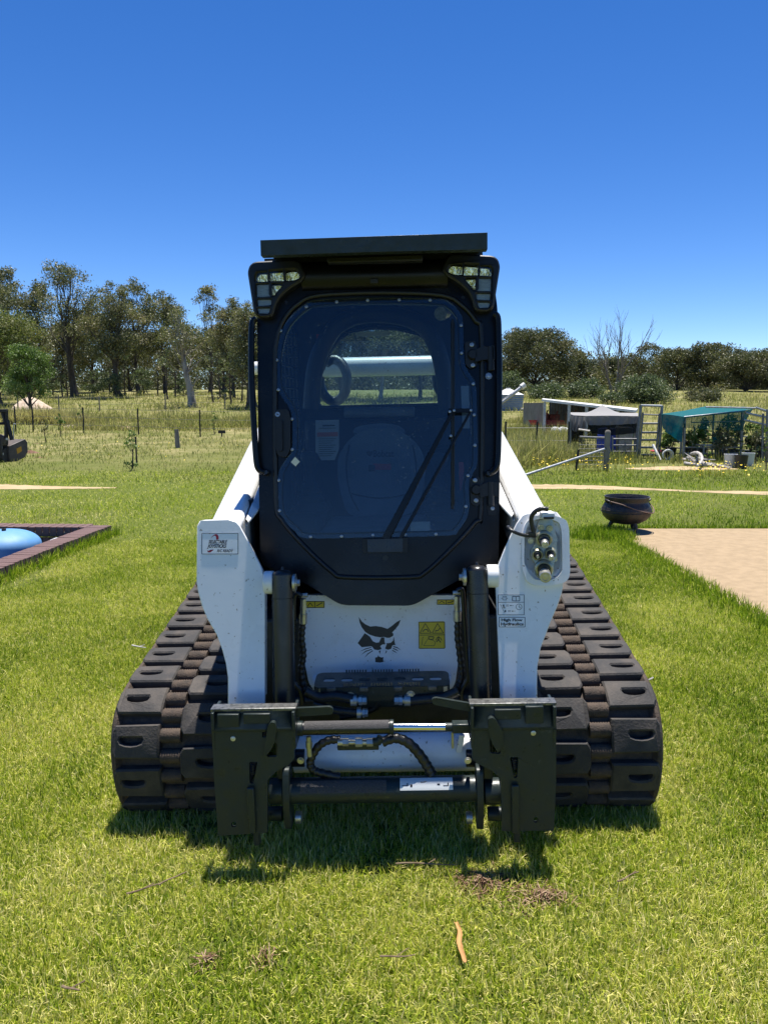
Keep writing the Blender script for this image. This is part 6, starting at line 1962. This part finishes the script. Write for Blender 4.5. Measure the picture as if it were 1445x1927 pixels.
heap('dry_tuft', 238, 808, .55, .3, .18, M['sand'], 'pale dry tuft below the wire fence', 'dry tuft', 6)
def wire_fence():
    f = empty('wire_fence', (0, 0, 0)); tag(f, 'wire fence on dark steel pickets across the left paddock', 'wire fence')
    tops = []
    for px, yt, yb in ((30, 772, 800), (63, 771, 800), (158, 772, 800), (261, 774, 808), (377, 777, 812), (500, 778, 814)):
        d = 33.5 - (px - 158) * .006
        x = W(px, yb, d).x
        z = float(gh(x, d)); h = 1.12
        MB().box((x, d, z + h / 2), (.05, .04, h)).build('post', M['picket'], f)
        tops.append(Vector((x, d, z)))
    for hz in (.35, .7, 1.05):
        for a, c in zip(tops[:-1], tops[1:]):
            MB().cyl(a + Vector((0, 0, hz)), c + Vector((0, 0, hz)), .006, n=4).build('wire', M['wire'], f)
    g_ = empty('wire_fence', (0, 0, 0)); tag(g_, 'far wire fence of thin posts at the top of the grassy bank', 'wire fence')
    pts = []
    for px in (-30, 35, 112, 188, 312, 424, 540):
        d = 46; x = W(px, 770, d).x; z = float(gh(x, d))
        MB().box((x, d, z + .45), (.06, .05, .9)).build('post', M['post'], g_); pts.append(Vector((x, d, z)))
    for hz in (.4, .8):
        for a, c in zip(pts[:-1], pts[1:]): MB().cyl(a + Vector((0, 0, hz)), c + Vector((0, 0, hz)), .006, n=4).build('wire', M['wire'], g_)
wire_fence()
p = G(258, 873); o = MB().box(p + Vector((0, 0, .33)), (.035, .03, .72)).build('steel_picket', M['picket']); tag(o, 'single dark picket beside the wild green shrub', 'picket')
p = G(335, 843); b = MB(); b.cyl(p - Vector((0, 0, .1)), p + Vector((-.02, 0, .62)), .085, .07, n=10); o = b.build('timber_stump', M['post']); tag(o, 'short weathered timber post standing alone in the meadow', 'post')
p = G(418, 822); o = MB().box(p + Vector((0, 0, .2)), (.30, .06, .13)).build('marker_board', M['picket']); b = MB().box(p + Vector((0, 0, .05)), (.05, .04, .30)).build('stake', M['picket']); b.parent = o; tag(o, 'small dark board on a stake near the fence end', 'marker')
for i, (px, py, s) in enumerate(((205, 822, .05), (218, 835, .04))): pass

# ---- right side: corner post, brace, wire panel
def corner():
    p = G(1139, 886); d = p.y
    t = empty('corner_post', p); tag(t, 'grey timber corner post with a long pipe brace', 'fence post')
    k = d / FPX
    top = W(1143, 816, d)
    MB().lathe((0, 0, -.1), (top - p + Vector((0, 0, .1))), [(0, .068), (.95, .066), (1.0, .062), (1.03, .04), (1.035, 0)], 14).build('post', M['post'], t)
    a = W(985, 881, d - 1.4) - p; c = W(1137, 845, d - .05) - p
    a.z = float(gh(a.x + p.x, d - 1.4)) + .02 - p.z
    MB().cyl(a, c, .028, n=10).build('brace', M['galv'], t)
    s = G(1083, 886); tt = W(1088, 846, s.y)
    o = MB().cyl(s, tt, .028, n=6).build('steel_picket', M['picket']); tag(o, 'dark picket leaning against the pipe brace', 'picket')
    a = W(1090, 822, d + .1); c = W(1140, 824, d + .1)
    w = empty('mesh_fence', (0, 0, 0)); tag(w, 'rusty wire mesh panel between tent and corner post', 'wire panel')
    MB().cyl(a, c, .022, n=8).build('top_rail', M['galv_dull'], w)
    g = MB(); bz = float(gh(a.x, d)) + .05
    for i in range(18):
        q_ = a + (c - a) * i / 17; g.cyl(q_, (q_.x, q_.y, bz), .005, n=4)
    for i in range(8):
        z = a.z - (a.z - bz) * i / 8; g.cyl((a.x, a.y, z), (c.x, c.y, z), .005, n=4)
    g.build('mesh', M['wire'], w)
    f = empty('wire_fence', (0, 0, 0)); tag(f, 'thin wire fence through the tall grass right of the machine', 'wire fence')
    pts = []
    for px, py in ((950, 856), (1009, 850), (1068, 862)):
        d2 = 21.5; x = W(px, py, d2).x; z = float(gh(x, d2)); MB().box((x, d2, z + .5), (.045, .04, 1.05)).build('post', M['picket'], f); pts.append(Vector((x, d2, z)))
    for hz in (.5, .85):
        for a_, c_ in zip(pts[:-1], pts[1:]): MB().cyl(a_ + Vector((0, 0, hz)), c_ + Vector((0, 0, hz)), .005, n=4).build('wire', M['wire'], f)
corner()

# ---- grey tent canopy
def tent():
    d = 22.0
    t = empty('tent_canopy', (0, 0, 0)); tag(t, 'grey shade cloth tent with drooping dark skirt', 'tent')
    w = lambda px, py, dy=0.0: W(px, py, d + dy)
    pk = w(1133, 762, 1.0)
    f0 = w(1073, 781); f1 = w(1100, 782.5); f2 = w(1146, 782); f3 = w(1200, 783)
    b0 = w(1073, 776, 2.2); b3 = w(1200, 777, 2.2)
    def sheet(name, pts, mat, seg=None):
        o = MB().add(pts, [tuple(range(len(pts)))]).build(name, mat, t, smooth=0)
        sol = o.modifiers.new('thick', 'SOLIDIFY'); sol.thickness = .006
        return o
    # roof: sagging facets from peak to the edge
    def sag(a, b_, c, nn=6):
        vs = []; fs = []; 
        rows = []
        for i in range(nn + 1):
            row = []
            for j in range(i + 1):
                u = 0 if i == 0 else j / i
                q_ = a * (1 - i / nn) + (b_ * (1 - u) + c * u) * (i / nn)
                q_ = q_ - Vector((0, 0, .12 * math.sin(math.pi * i / nn) * (1 if 0 < i < nn else 0)))
                row.append(len(vs)); vs.append(q_)
            rows.append(row)
        for i in range(nn):
            for j in range(len(rows[i])):
                fs.append((rows[i][j], rows[i + 1][j], rows[i + 1][j + 1]))
                if j + 1 < len(rows[i]): fs.append((rows[i][j], rows[i + 1][j + 1], rows[i][j + 1]))
        return MB().add(vs, fs)
    for a, c in ((f0, f1), (f1, f2), (f2, f3), (f3, b3), (b3, b0), (b0, f0)):
        sag(pk, a, c).build('roof_cloth', M['grey_cloth'], t, smooth=30)
    def curtain(name, top, bot, mat, n=14, wob=.05, seed=0):
        r_ = random.Random(seed); vs = []; fs = []
        T_ = spline(top, n); B_ = spline(bot, n)
        m = min(len(T_), len(B_))
        for i in range(m):
            for j in range(5):
                q_ = T_[i] * (1 - j / 4) + B_[i] * (j / 4)
                vs.append(q_ + Vector((0, wob * math.sin(i * 1.1 + j * .5) * j / 4 + r_.uniform(-.01, .01), 0)))
        for i in range(m - 1):
            for j in range(4): fs.append((i * 5 + j, i * 5 + j + 1, (i + 1) * 5 + j + 1, (i + 1) * 5 + j))
        return MB().add(vs, fs).build(name, mat, t, smooth=60)
    curtain('valance', [w(1100, 782.7, -.01), w(1146, 782.3, -.01), w(1200, 783.3, -.01)], [w(1106, 800, -.02), w(1146, 800, -.02), w(1198, 797, -.02)], M['valance'], seed=1)
    curtain('skirt', [w(1104, 797, .03), w(1146, 798, .03), w(1199, 796, .03)], [w(1113, 815, .05), w(1150, 819, .05), w(1196, 815, .05)], M['dark_cloth'], seed=2)
    curtain('torn_side', [w(1072, 779, -.05), w(1086, 783, -.12), w(1102, 784, -.05)], [w(1074, 805, .05), w(1082, 812, -.1), w(1104, 805, .05)], M['valance'], wob=.1, seed=3)
    curtain('torn_side', [w(1073, 800, .1), w(1086, 803, .1), w(1100, 800, .1)], [w(1070, 835, .15), w(1082, 831, .1), w(1094, 834, .15)], M['dark_cloth'], wob=.08, seed=4)
    for px, yt, dy in ((1074, 783, .05), (1199, 784, .05), (1146, 784, .08), (1078, 778, 2.1), (1196, 778, 2.1)):
        a = w(px, yt, dy); pole('tent_post', a, gz(a.x, a.y, -.05), .035, M['galv_dull'], t)
    a = w(1088, 808, -.3); c = w(1109, 811, -.3); pole('loose_board', a, c, .03, M['wood_pale'], t, 4)
tent()
p = G(1152, 860); 
b = MB().lathe((p.x - .05, 22.6, float(gh(p.x, 22.6))), (0, 0, 1), [(0, .26), (.25, .28), (.28, .27), (.5, .28), (.55, .26), (.80, .25), (.82, .1), (.82, 0)], 22).build('plastic_drum', M['blue_drum']); tag(b, 'blue plastic drum under the tent', 'drum')
b = MB().box((W(1172, 830, 22.7).x, 22.7, float(gh(3, 22.7)) + .42), (.42, .45, .84)).build('storage_bin', M['galv'], bevel=.03); tag(b, 'pale upright bin beside the blue drum under the tent', 'bin')

# ---- stockyard gate frame with ladder like rails
def yard_gate():
    d = 21.6
    w = lambda px, py, dy=0.0: W(px, py, d + dy)
    t = empty('yard_gate', (0, 0, 0)); tag(t, 'tall steel yard gate frame with ladder like rails', 'yard gate')
    for a, c in (((1205, 762), (1197, 866)), ((1245, 763), (1239, 856)), ((1209, 776), (1202, 862)), ((1240, 778), (1234, 852))):
        A = w(*a); C = w(*c); C.z = float(gh(C.x, d)) - .02 if c[1] > 855 else C.z
        pole('gate_post', A, C, .042 if a[1] < 770 else .028, M['galv_dull'], t)
    A, C = w(1205, 763), w(1245, 764); pole('top_rail', A, C, .032, M['galv'], t)
    A, C = w(1209, 780), w(1240, 781); pole('gate_rail', A, C, .02, M['galv_dull'], t)
    for y in (797, 814, 828, 842, 856):
        A, C = w(1207 - (y - 797) * .07, y), w(1238 - (y - 797) * .05, y); pole('gate_rail', A, C, .030, M['galv_dull'], t)
    # panels left and right of the gate
    u = empty('yard_fence', (0, 0, 0)); tag(u, 'steel yard panel between the tent and the gate frame', 'yard panel')
    for y in (826, 838, 850):
        pole('panel_rail', w(1150, y, .2), w(1197, y, .1), .022, M['galv_dull'], u)
    for x in (1152, 1176, 1193): pole('panel_post', w(x, 822, .2), gz(w(x, 860, .2).x, d + .2, 0), .028, M['galv_dull'], u)
    v = empty('yard_fence', (0, 0, 0)); tag(v, 'long steel yard rails behind the potted plants', 'yard panel')
    for y in (824, 838, 850, 860):
        pole('panel_rail', w(1245, y - 8, .6), w(1470, y, .9), .020, M['galv_dull'], v)
yard_gate()

# ---- green shade shelter
def shelter():
    d = 20.6
    w = lambda px, py, dy=0.0: W(px, py, d + dy)
    t = empty('shade_shelter', (0, 0, 0)); tag(t, 'steel shelter covered with teal green shade cloth', 'shade shelter')
    A = w(1286, 784.5); B = w(1400, 773); C = w(1421, 766.5, 1.2); D = w(1375, 764.5, 2.2); E = w(1327, 764.5, 2.6); F = w(1243, 779, .8)
    # roof as a sagging patch A-B-C-(D,E)-F
    vs = []; fs = []; n, m = 12, 6
    for i in range(n + 1):
        u = i / n
        f = A * (1 - u) + B * u
        if u < .15: f = F * (1 - u / .15) * .25 + A * (u / .15) + A * (1 - u / .15) * .75 if False else f
        bk = E * (1 - u) + C * u if u > .0 else E
        for j in range(m + 1):
            q_ = f * (1 - j / m) + bk * (j / m)
            q_ = q_ - Vector((0, 0, .06 * math.sin(math.pi * u) * math.sin(math.pi * j / m) + .012 * math.sin(i * 1.9 + j)))
            vs.append(q_)
    for i in range(n):
        for j in range(m): fs.append((i * (m + 1) + j, (i + 1) * (m + 1) + j, (i + 1) * (m + 1) + j + 1, i * (m + 1) + j + 1))
    b = MB().add(vs, fs)
    b.add([F, A, A * .5 + E * .5 - Vector((0, 0, .03)), E, F * .5 + E * .5 - Vector((0, 0, .02))], [(0, 1, 2, 4), (4, 2, 3)])
    b.build('roof_cloth', M['teal'], t, smooth=60)
    def hang(name, top, bot, mat, wob=.04, seed=0, nj=5):
        r_ = random.Random(seed); T_ = spline(top, 8); B_ = spline(bot, 8); m_ = min(len(T_), len(B_)); vs = []; fs = []
        for i in range(m_):
            for j in range(nj):
                q_ = T_[i] * (1 - j / (nj - 1)) + B_[i] * (j / (nj - 1))
                vs.append(q_ + Vector((0, wob * math.sin(i * .9 + j * .7) * j / nj, 0)))
        for i in range(m_ - 1):
            for j in range(nj - 1): fs.append((i * nj + j, i * nj + j + 1, (i + 1) * nj + j + 1, (i + 1) * nj + j))
        MB().add(vs, fs).build(name, mat, t, smooth=60)
    hang('front_valance', [A + Vector((0, -.01, 0)), w(1340, 779, -.01), B + Vector((0, -.01, 0))], [w(1286, 805, -.02), w(1340, 809, -.03), w(1397, 810.5, -.02)], M['teal_thin'], seed=1)
    hang('side_drape', [F + Vector((0, -.02, 0)), w(1264, 781, .3), A + Vector((0, -.02, 0))], [w(1247, 806, .6), w(1258, 817, .3), w(1281, 832, -.03)], M['teal'], .06, 2)
    hang('end_drape', [B, w(1412, 770, .6), C], [w(1396, 811, .0), w(1398, 800, .5), w(1404, 782, 1.0)], M['teal'], .05, 3)
    for px, yt, yb, dy, r in ((1285, 786, 862, .03, .038), (1279, 815, 862, .25, .03), (1303, 800, 856, 1.6, .03), (1339, 780, 852, 2.2, .03), (1367, 776, 850, 2.4, .032), (1393, 776, 869, .03, .042), (1441, 770, 880, -.3, .045), (1432, 778, 884, -.2, .03), (1480, 770, 880, -.3, .045)):
        a = w(px + 3, yt, dy); q_ = w(px, yb, dy); pole('shelter_post', a, gz(q_.x, q_.y, -.05), r, M['galv_dull'], t)
    for a, c, r in (((1286, 785), (1402, 773.5), .025), ((1300, 795), (1396, 793), .016), ((1421, 767), (1480, 786), .03), ((1402, 777), (1470, 792), .03), ((1398, 790), (1440, 800), .03), ((1327, 766), (1421, 768), .022)):
        pole('roof_rail', w(*a, .05), w(*c, .05), r, M['galv'], t)
    # low rails and bench
    for y in (842, 853): pole('shelter_rail', w(1285, y, .1), w(1393, y, .1), .02, M['galv_dull'], t)
shelter()
def table_and_pots():
    d = 20.9
    w = lambda px, py, dy=0.0: W(px, py, d + dy)
    t = empty('potting_table', (0, 0, 0)); tag(t, 'dark slatted potting table under the green cloth', 'table')
    a, c = w(1315, 838), w(1355, 838)
    z = a.z
    MB().box(((a.x + c.x) / 2, d, z), (c.x - a.x, .5, .04)).build('table_top', M['galv_dull'], t, bevel=.005)
    for x in (a.x + .04, c.x - .04):
        for y in (d - .2, d + .2): MB().box((x, y, (z + float(gh(x, y))) / 2), (.04, .04, z - float(gh(x, y)))).build('leg', M['galv_dull'], t)
    q_ = w(1348, 836, -.05); o = MB().lathe((q_.x, q_.y, z + .021), (0, 0, 1), [(0, .09), (.20, .115), (.20, .10), (.02, .08), (.02, 0)], 16).build('teal_tub', M['teal']); tag(o, 'teal tub on the potting table', 'tub')
    G_ = 'black pots of plants under the shade shelter'
    r_ = random.Random(9)
    ORD = ['first', 'second', 'third', 'fourth', 'fifth', 'sixth', 'seventh', 'eighth', 'ninth', 'tenth', 'eleventh', 'twelfth']
    def potted(px, py, dist, hgt, wid, i):
        x = W(px, py, dist).x
        e = empty('potted_plant', gz(x, dist)); tag(e, ORD[sorted(PXS).index(px)] + ' black potted plant along the shelter, counted from the yard gate', 'potted plant', G_)
        MB().lathe((0, 0, 0), (0, 0, 1), [(0, .10), (.22, .14), (.24, .14), (.24, .12), (.2, .0)], 14).build('pot', M['plastic_black'], e)
        cs = [(r_.uniform(-1, 1) * wid * .6, r_.uniform(-1, 1) * wid * .5, .24 + hgt * r_.uniform(.2, 1)) for _ in range(7)]
        b = MB()
        for q_ in cs: b.tube(limb_pts((0, 0, .2), q_, r_, .1, 4), .008, n=4)
        b.build('stem', M['twig'], e)
        leaf_cloud('foliage', cs, [wid * .5] * 7, 80, .085, GUM_D if i % 3 else GREEN, e, 200 + i, .9, .2, 1.9)
    PXS = [1252, 1262, 1296, 1306, 1320, 1362, 1371, 1380, 1410, 1418, 1428, 1352]
    for i, (px, dist, h, wd) in enumerate(((1252, 21.6, .55, .26), (1262, 22.3, .8, .3), (1296, 22.2, .45, .25), (1306, 21.8, .6, .3), (1320, 22.6, .8, .3), (1362, 20.6, .75, .34), (1371, 21.2, .9, .36), (1380, 21.8, .6, .3), (1410, 21.0, .5, .26), (1418, 21.8, .7, .3), (1428, 20.6, .35, .22), (1352, 22.0, .5, .3))):
        potted(px, 860, dist, h, wd, i)
    def bucket(px, py, m, label, name='bucket', r=.15, h=.32):
        p_ = G(px, py); e = MB().lathe(p_, (0, 0, 1), [(0, r * .82), (h * .95, r), (h, r * 1.05), (h, r * .92), (h * .3, r * .8), (h * .3, 0)], 18).build(name, m); tag(e, label, 'bucket')
    bucket(1373, 880, M['bucket'], 'white grey bucket nearer the branch pile')
    bucket(1406, 877, M['bucket'], 'white grey bucket nearer the shelter end post')
    bucket(1393, 882, M['plastic_black'], 'black bucket between two grey ones')
    for i, (px, py) in enumerate(((1300, 868), (1330, 872), (1350, 868), (1400, 868), (1420, 872), (1440, 876))):
        p_ = G(px, py); T('weed_clump', px, py, py - r_.uniform(18, 30), 10, p_.y, GREEN if i % 2 else GUM_G, M['twig'], 'rank green weeds, ' + ORD[i] + ' clump from the gate along the shelter front', 'weeds in front of the shelter', 300 + i, clear=.03, clumps=9, shape='bush', trunk_r=.012, leaf_size=.075, cat='weeds', dens=.8)
    T('weed_clump', 1441, 884, 862, 10, G(1441, 884).y, GREEN, M['twig'], 'weeds with yellow flowers at the end post', None, 320, clear=.03, clumps=9, shape='bush', trunk_r=.012, leaf_size=.075, cat='weeds')
    p_ = G(1256, 866); h = empty('hose_ring', p_); tag(h, 'coiled white hose on the ground beside the gate', 'hose')
    for k in range(3):
        MB().tube([(.14 * math.cos(a) * (1 - k * .1), .05 * k, .14 + .14 * math.sin(a) * (1 - k * .1)) for a in [i * math.pi / 12 for i in range(24)]], .022, n=8, closed=True).build('coil', M['hose_white'], h)
    p_ = G(1253, 862) + Vector((0, .6, 0)); o = MB().lathe(p_ + Vector((0, 0, .12)), (0, 0, 1), [(0, .05), (.02, .22), (.05, .26), (.07, .2), (.07, 0)], 16).build('red_basin', M['red']); tag(o, 'red basin behind the coiled white hose', 'basin')
    p_ = G(1242, 868); o = MB().cyl(p_ + Vector((0, 0, .02)), p_ + Vector((-.12, .3, .42)), .035, n=8).build('white_pipe', M['hose_white']); tag(o, 'short white pipe leaning by the gate', 'pipe')
table_and_pots()
def branches():
    r_ = random.Random(14)
    BRL = ['thick bleached branch at the front left of the pile', 'longest bleached branch along the bottom of the pile', 'bleached branch propped steeply across the pile', 'bleached branch pointing up at the back of the pile', 'bleached branch reaching towards the buckets', 'upper bleached branch lying level on the pile', 'thin bleached branch at the bucket end of the pile']
    spec = [((1284, 869), (1330, 874), .05, .05), ((1286, 876), (1352, 880), .05, .045), ((1298, 868), (1310, 886), .18, .05), ((1302, 874), (1331, 867), .1, .04), ((1318, 876), (1372, 884), .06, .04), ((1290, 872), (1345, 872), .14, .035), ((1340, 880), (1376, 882), .04, .03)]
    for i, (a, c, h, r) in enumerate(spec):
        A = G(*a) + Vector((0, 0, h)); C = G(*c) + Vector((0, 0, h * .6))
        L_ = (C - A).length
        e = MB().tube(limb_pts(A, C, r_, .06, 7), r, n=8, rfun=lambda q, r=r: r * (1 - .5 * q))
        for k in range(2):
            t = r_.uniform(.3, .8); s = A * (1 - t) + C * t
            e.tube([s, s + Vector((r_.uniform(-.2, .2), r_.uniform(-.1, .2), r_.uniform(.05, .22)))], r * .5, n=5, rfun=lambda q, r=r: r * (.5 - .35 * q))
        o = e.build('branch', M['wood_pale']); tag(o, BRL[i], 'branch', 'bleached branches piled before the shelter')
branches()

# ---- shed, silo, rail fence far right
def shed():
    d = 32
    w = lambda px, py, dy=0.0: W(px, py, d + dy)
    t = empty('shed', (0, 0, 0)); tag(t, 'long low shed with pale skillion roof', 'shed')
    a = w(1019, 751); c = w(1196, 772, -2.0); a2 = w(1021, 749.5, 5); c2 = w(1200, 768.5, 3)
    th = Vector((0, 0, -.09))
    MB().add([a, c, c2, a2, a + th, c + th, c2 + th, a2 + th], [(0, 1, 2, 3), (7, 6, 5, 4), (0, 4, 5, 1), (1, 5, 6, 2), (2, 6, 7, 3), (3, 7, 4, 0)]).build('roof', M['iron_roof'], t)
    gl = float(gh(a.x, d + 2))
    b = MB()
    xs = np.linspace(a2.x + .2, c2.x - .2, 60)
    vs = []; fs = []
    for i, x in enumerate(xs):
        u = (x - a2.x) / (c2.x - a2.x)
        z = a2.z * (1 - u) + c2.z * u - .12
        y = d + 4.6 - 2 * u + (.03 if i % 2 else 0)
        vs += [(x, y, float(gh(x, y)) - .2), (x, y, z)]
    for i in range(len(xs) - 1): fs.append((2 * i, 2 * i + 2, 2 * i + 3, 2 * i + 1))
    b.add(vs, fs).build('back_wall', M['shed_wall'], t, smooth=0)
    x = a.x + .12
    MB().box((x, d + 2.4, (gl + a.z) / 2 - .3), (.06, 4.6, a.z - gl + .3)).build('end_wall', M['shed_wall'], t)
    for px in (1024, 1064, 1092, 1140):
        q_ = w(px, 760, .1); u = (q_.x - a.x) / (c.x - a.x); z = a.z * (1 - u) + c.z * u - .1
        MB().box((q_.x, d + .15 - 2 * u, (z + gl) / 2 - .2), (.11, .11, z - gl + .4)).build('shed_post', M['galv'], t)
    for px, w_, h, lb in ((1024, .3, .75, 'tall red machine nearest the open shed end'), (1033, .22, .5, 'small red machine behind the tall one in the shed'), (1042, .45, .7, 'wide red machine by the second shed post'), (1076, .5, .75, 'red machine deep in the middle of the shed')):
        q_ = w(px, 770, 1.6); o = MB().box((q_.x, d + 1.6, gl + h / 2 + .1), (w_, .4, h)).box((q_.x, d + 1.55, gl + .1), (w_ * 1.2, .5, .18)).cyl((q_.x, d + 1.3, gl + h), (q_.x + .1, d + 1.3, gl + h + .25), .03).build('stored_machine', pbr('faded_red_paint', (.20, .03, .025), .6, c2=(.09, .03, .025)), bevel=.03); tag(o, lb, 'machinery', 'red machines stored in the shed')
shed()
def silo():
    d = 46
    w = lambda px, py: W(px, py, d)
    c = w(955, 770); gl = float(gh(c.x, d))
    r = (w(984, 740).x - w(926, 740).x) / 2
    zt = w(955, 730).z; ze = w(955, 743).z; zb = w(955, 779).z
    t = empty('silo', (c.x, d, gl)); tag(t, 'round zinc grain silo with conical roof beside the cab', 'silo')
    n = 40; H0 = zb - gl
    prof = [(H0, r * .93)]
    for i in range(1, 19): 
        f = i / 18; prof.append((H0 + (ze - zb) * f, r * (.93 + .07 * f) + (.012 if i % 2 else -.012)))
    MB().lathe((0, 0, 0), (0, 0, 1), prof, n).build('silo_wall', M['silo'], t, smooth=20)
    MB().lathe((0, 0, 0), (0, 0, 1), [(ze - gl, r * 1.05), (zt - gl - .06, r * .16), (zt - gl, r * .14), (zt - gl, 0)], 20).build('silo_roof', M['iron_roof'], t, smooth=0)
    for k in range(6):
        a = k * math.pi / 3; MB().box((r * .8 * math.cos(a), r * .8 * math.sin(a), H0 / 2 - .2), (.1, .1, H0 + .5)).build('leg', M['mulch_dark'], t)
    o = empty('grain_auger', (0, 0, 0)); tag(o, 'slanted pale grain auger leaning across the silo', 'auger')
    A = W(930, 768, d - 2); B = W(983, 727, d - 1.6)
    MB().cyl(A, B, .11, n=12).build('auger_tube', M['galv'], o); MB().cyl(B - (B - A).normalized() * .1, B + (B - A).normalized() * .15, .17, n=12).build('auger_spout', M['iron_roof'], o)
    MB().cyl(W(932, 760, d - 2.2), W(962, 741, d - 2.2), .03, n=6).build('auger_brace', M['galv'], o)
    MB().cyl(A, A + Vector((-.1, 0, -1.2)), .14, n=10).build('auger_hopper', M['iron_roof'], o)
silo()
def far_rail():
    d = 44
    t = empty('rail_fence', (0, 0, 0)); tag(t, 'pale rail fence between the silo and the shed', 'rail fence')
    pole('rail', W(980, 770, d), W(1024, 773, d), .06, M['wood_pale'], t)
    for px in (986, 1004, 1020):
        a = W(px, 771, d); pole('post', a, gz(a.x, d, -.1), .07, M['post'], t)
    o = MB(); q_ = gz(W(1030, 785, 33).x, 33); 
    o.box(q_ + Vector((0, 0, .38)), (1.5, .5, .10)); 
    e = empty('red_harrow', (0, 0, 0)); tag(e, 'rusty red harrow standing in the tall grass', 'harrow')
    for k in range(4): MB().box(q_ + Vector((0, -.3 + k * .2, .42 + .05 * k)), (1.5, .05, .05)).build('beam', M['red'], e)
    for k in range(9): MB().box(q_ + Vector((-.7 + k * .17, .1, .25)), (.03, .03, .45)).build('tine', M['mulch_dark'], e)
    r_ = random.Random(4)
    for i, px in enumerate((1046, 1052, 1058, 1063, 1068)):
        q_ = gz(W(px, 788, 31).x, 31); o = MB().lathe(q_ + Vector((0, 0, .02)), (r_.uniform(-.5, .5), -.4, 1), [(0, .15), (.12, .2), (.3, .18), (.42, .1), (.45, 0)], 12).build('feed_bag', M['paper']); tag(o, ['leftmost white bag in the row before the shed', 'second white bag from the cab side before the shed', 'middle white bag in the row before the shed', 'second white bag from the tent before the shed', 'white bag nearest the tent before the shed'][i], 'bag', 'white bags before the shed')
far_rail()

# ---- small things on the lawn
def on_lawn():
    a = G(857, 1756); c = G(874, 1832)
    r_ = random.Random(3)
    pts = [a, a * .7 + c * .3 + Vector((.004, 0, .004)), a * .4 + c * .6 + Vector((-.005, 0, .006)), c]
    P_ = spline([p_ + Vector((0, 0, .034)) for p_ in pts], 6)
    vs = []; fs = []
    m = len(P_)
    for i, p_ in enumerate(P_):
        w_ = .0076 * (1.0 - .55 * abs(i / (m - 1) - .6)) 
        for k, (dx, dz) in enumerate(((-1, .004), (-.4, -.001), (.4, -.001), (1, .004), (.4, -.004), (-.4, -.004))):
            vs.append(p_ + Vector((dx * w_ + r_.uniform(-.0008, .0008), 0, dz)))
    for i in range(m - 1):
        for k in range(6): fs.append((i * 6 + k, i * 6 + (k + 1) % 6, (i + 1) * 6 + (k + 1) % 6, (i + 1) * 6 + k))
    fs += [tuple(range(6)), tuple((m - 1) * 6 + k for k in range(5, -1, -1))]
    o = MB().add(vs, fs).build('bark_strip', M['bark_strip'], smooth=60); tag(o, 'orange strip of bark lying on the grass before the loader', 'bark strip')
    lab = [((240, 1712), (300, 1690), .0035, 'long dark twig on the grass at the lower left of the loader'), ((300, 1690), (352, 1668), .003, 'thin twig continuing the long dark one'), ((1160, 1688), (1200, 1668), .003, 'brown twig on the grass right of the loader'),
           ((250, 1228), (276, 1234), .006, 'pale strip of bark beside the left track'), ((745, 1650), (860, 1655), .003, 'straw coloured twig at the shadow edge'), ((120, 1885), (152, 1895), .004, 'short dark twig in the bottom corner'),
           ((715, 1826), (780, 1829), .0028, 'short twig left of the orange bark'), ((1210, 1297), (1228, 1291), .004, 'pale twig beside the right track')]
    for a, c, r, l in lab:
        A = G(*a) + Vector((0, 0, .042)); C = G(*c) + Vector((0, 0, .045))
        e = MB().tube(limb_pts(A, C, r_, .06, 6), r, n=6, rfun=lambda q, r=r: r * (1 - .5 * q))
        s = (A + C) / 2; e.tube([s, s + Vector((.03, .02, .006))], r * .5, n=5)
        o = e.build('twig', M['wood_pale'] if 'pale' in l else M['twig']); tag(o, l, 'twig')
    # matted dry roots
    n = 900
    V = []
    def thatch(px, py, rx, ry, n, seed, label):
        q_ = G(px, py); r2 = np.random.default_rng(seed)
        aa = r2.uniform(0, 6.28, n); rr = np.abs(r2.normal(0, .62, n)) * (1 + .35 * np.sin(3 * aa + seed))
        x = q_.x + rx * rr * np.cos(aa); y = q_.y + ry * rr * np.sin(aa)
        z = gh(x, y) + r2.uniform(.004, .030, n) * (1 - .6 * rr)
        fa = r2.uniform(0, 6.28, n); L_ = r2.uniform(.02, .07, n)
        d_ = np.stack([np.cos(fa), np.sin(fa), r2.normal(0, .2, n)], -1) * L_[:, None] / 2
        s_ = np.stack([-np.sin(fa), np.cos(fa), np.zeros(n)], -1) * .0016
        p_ = np.stack([x, y, z], -1)
        VV = np.stack([p_ - d_ - s_, p_ - d_ + s_, p_ + d_ + s_, p_ + d_ - s_], 1).reshape(-1, 3)
        o = np_mesh('dry_thatch', VV, np.arange(4 * n), np.full(n, 4), THATCH, attrs={'tint': np.repeat(r2.random(n), 4)})
        tag(o, label, kind='stuff')
    THATCH = leaf_mat('dry_thatch', [(0, (.07, .035, .022)), (.5, (.16, .095, .06)), (1, (.34, .24, .16))], .1, .8, .1)
    thatch(905, 1672, .13, .08, 300, 1, 'matted brown thatch at the shadow edge')
    thatch(1020, 1700, .12, .06, 190, 2, 'matted brown thatch right of the first')
    thatch(500, 1815, .05, .04, 34, 3, 'small patch of dry roots')
    thatch(390, 1815, .04, .03, 26, 4, 'tiny patch of dry roots')
on_lawn()
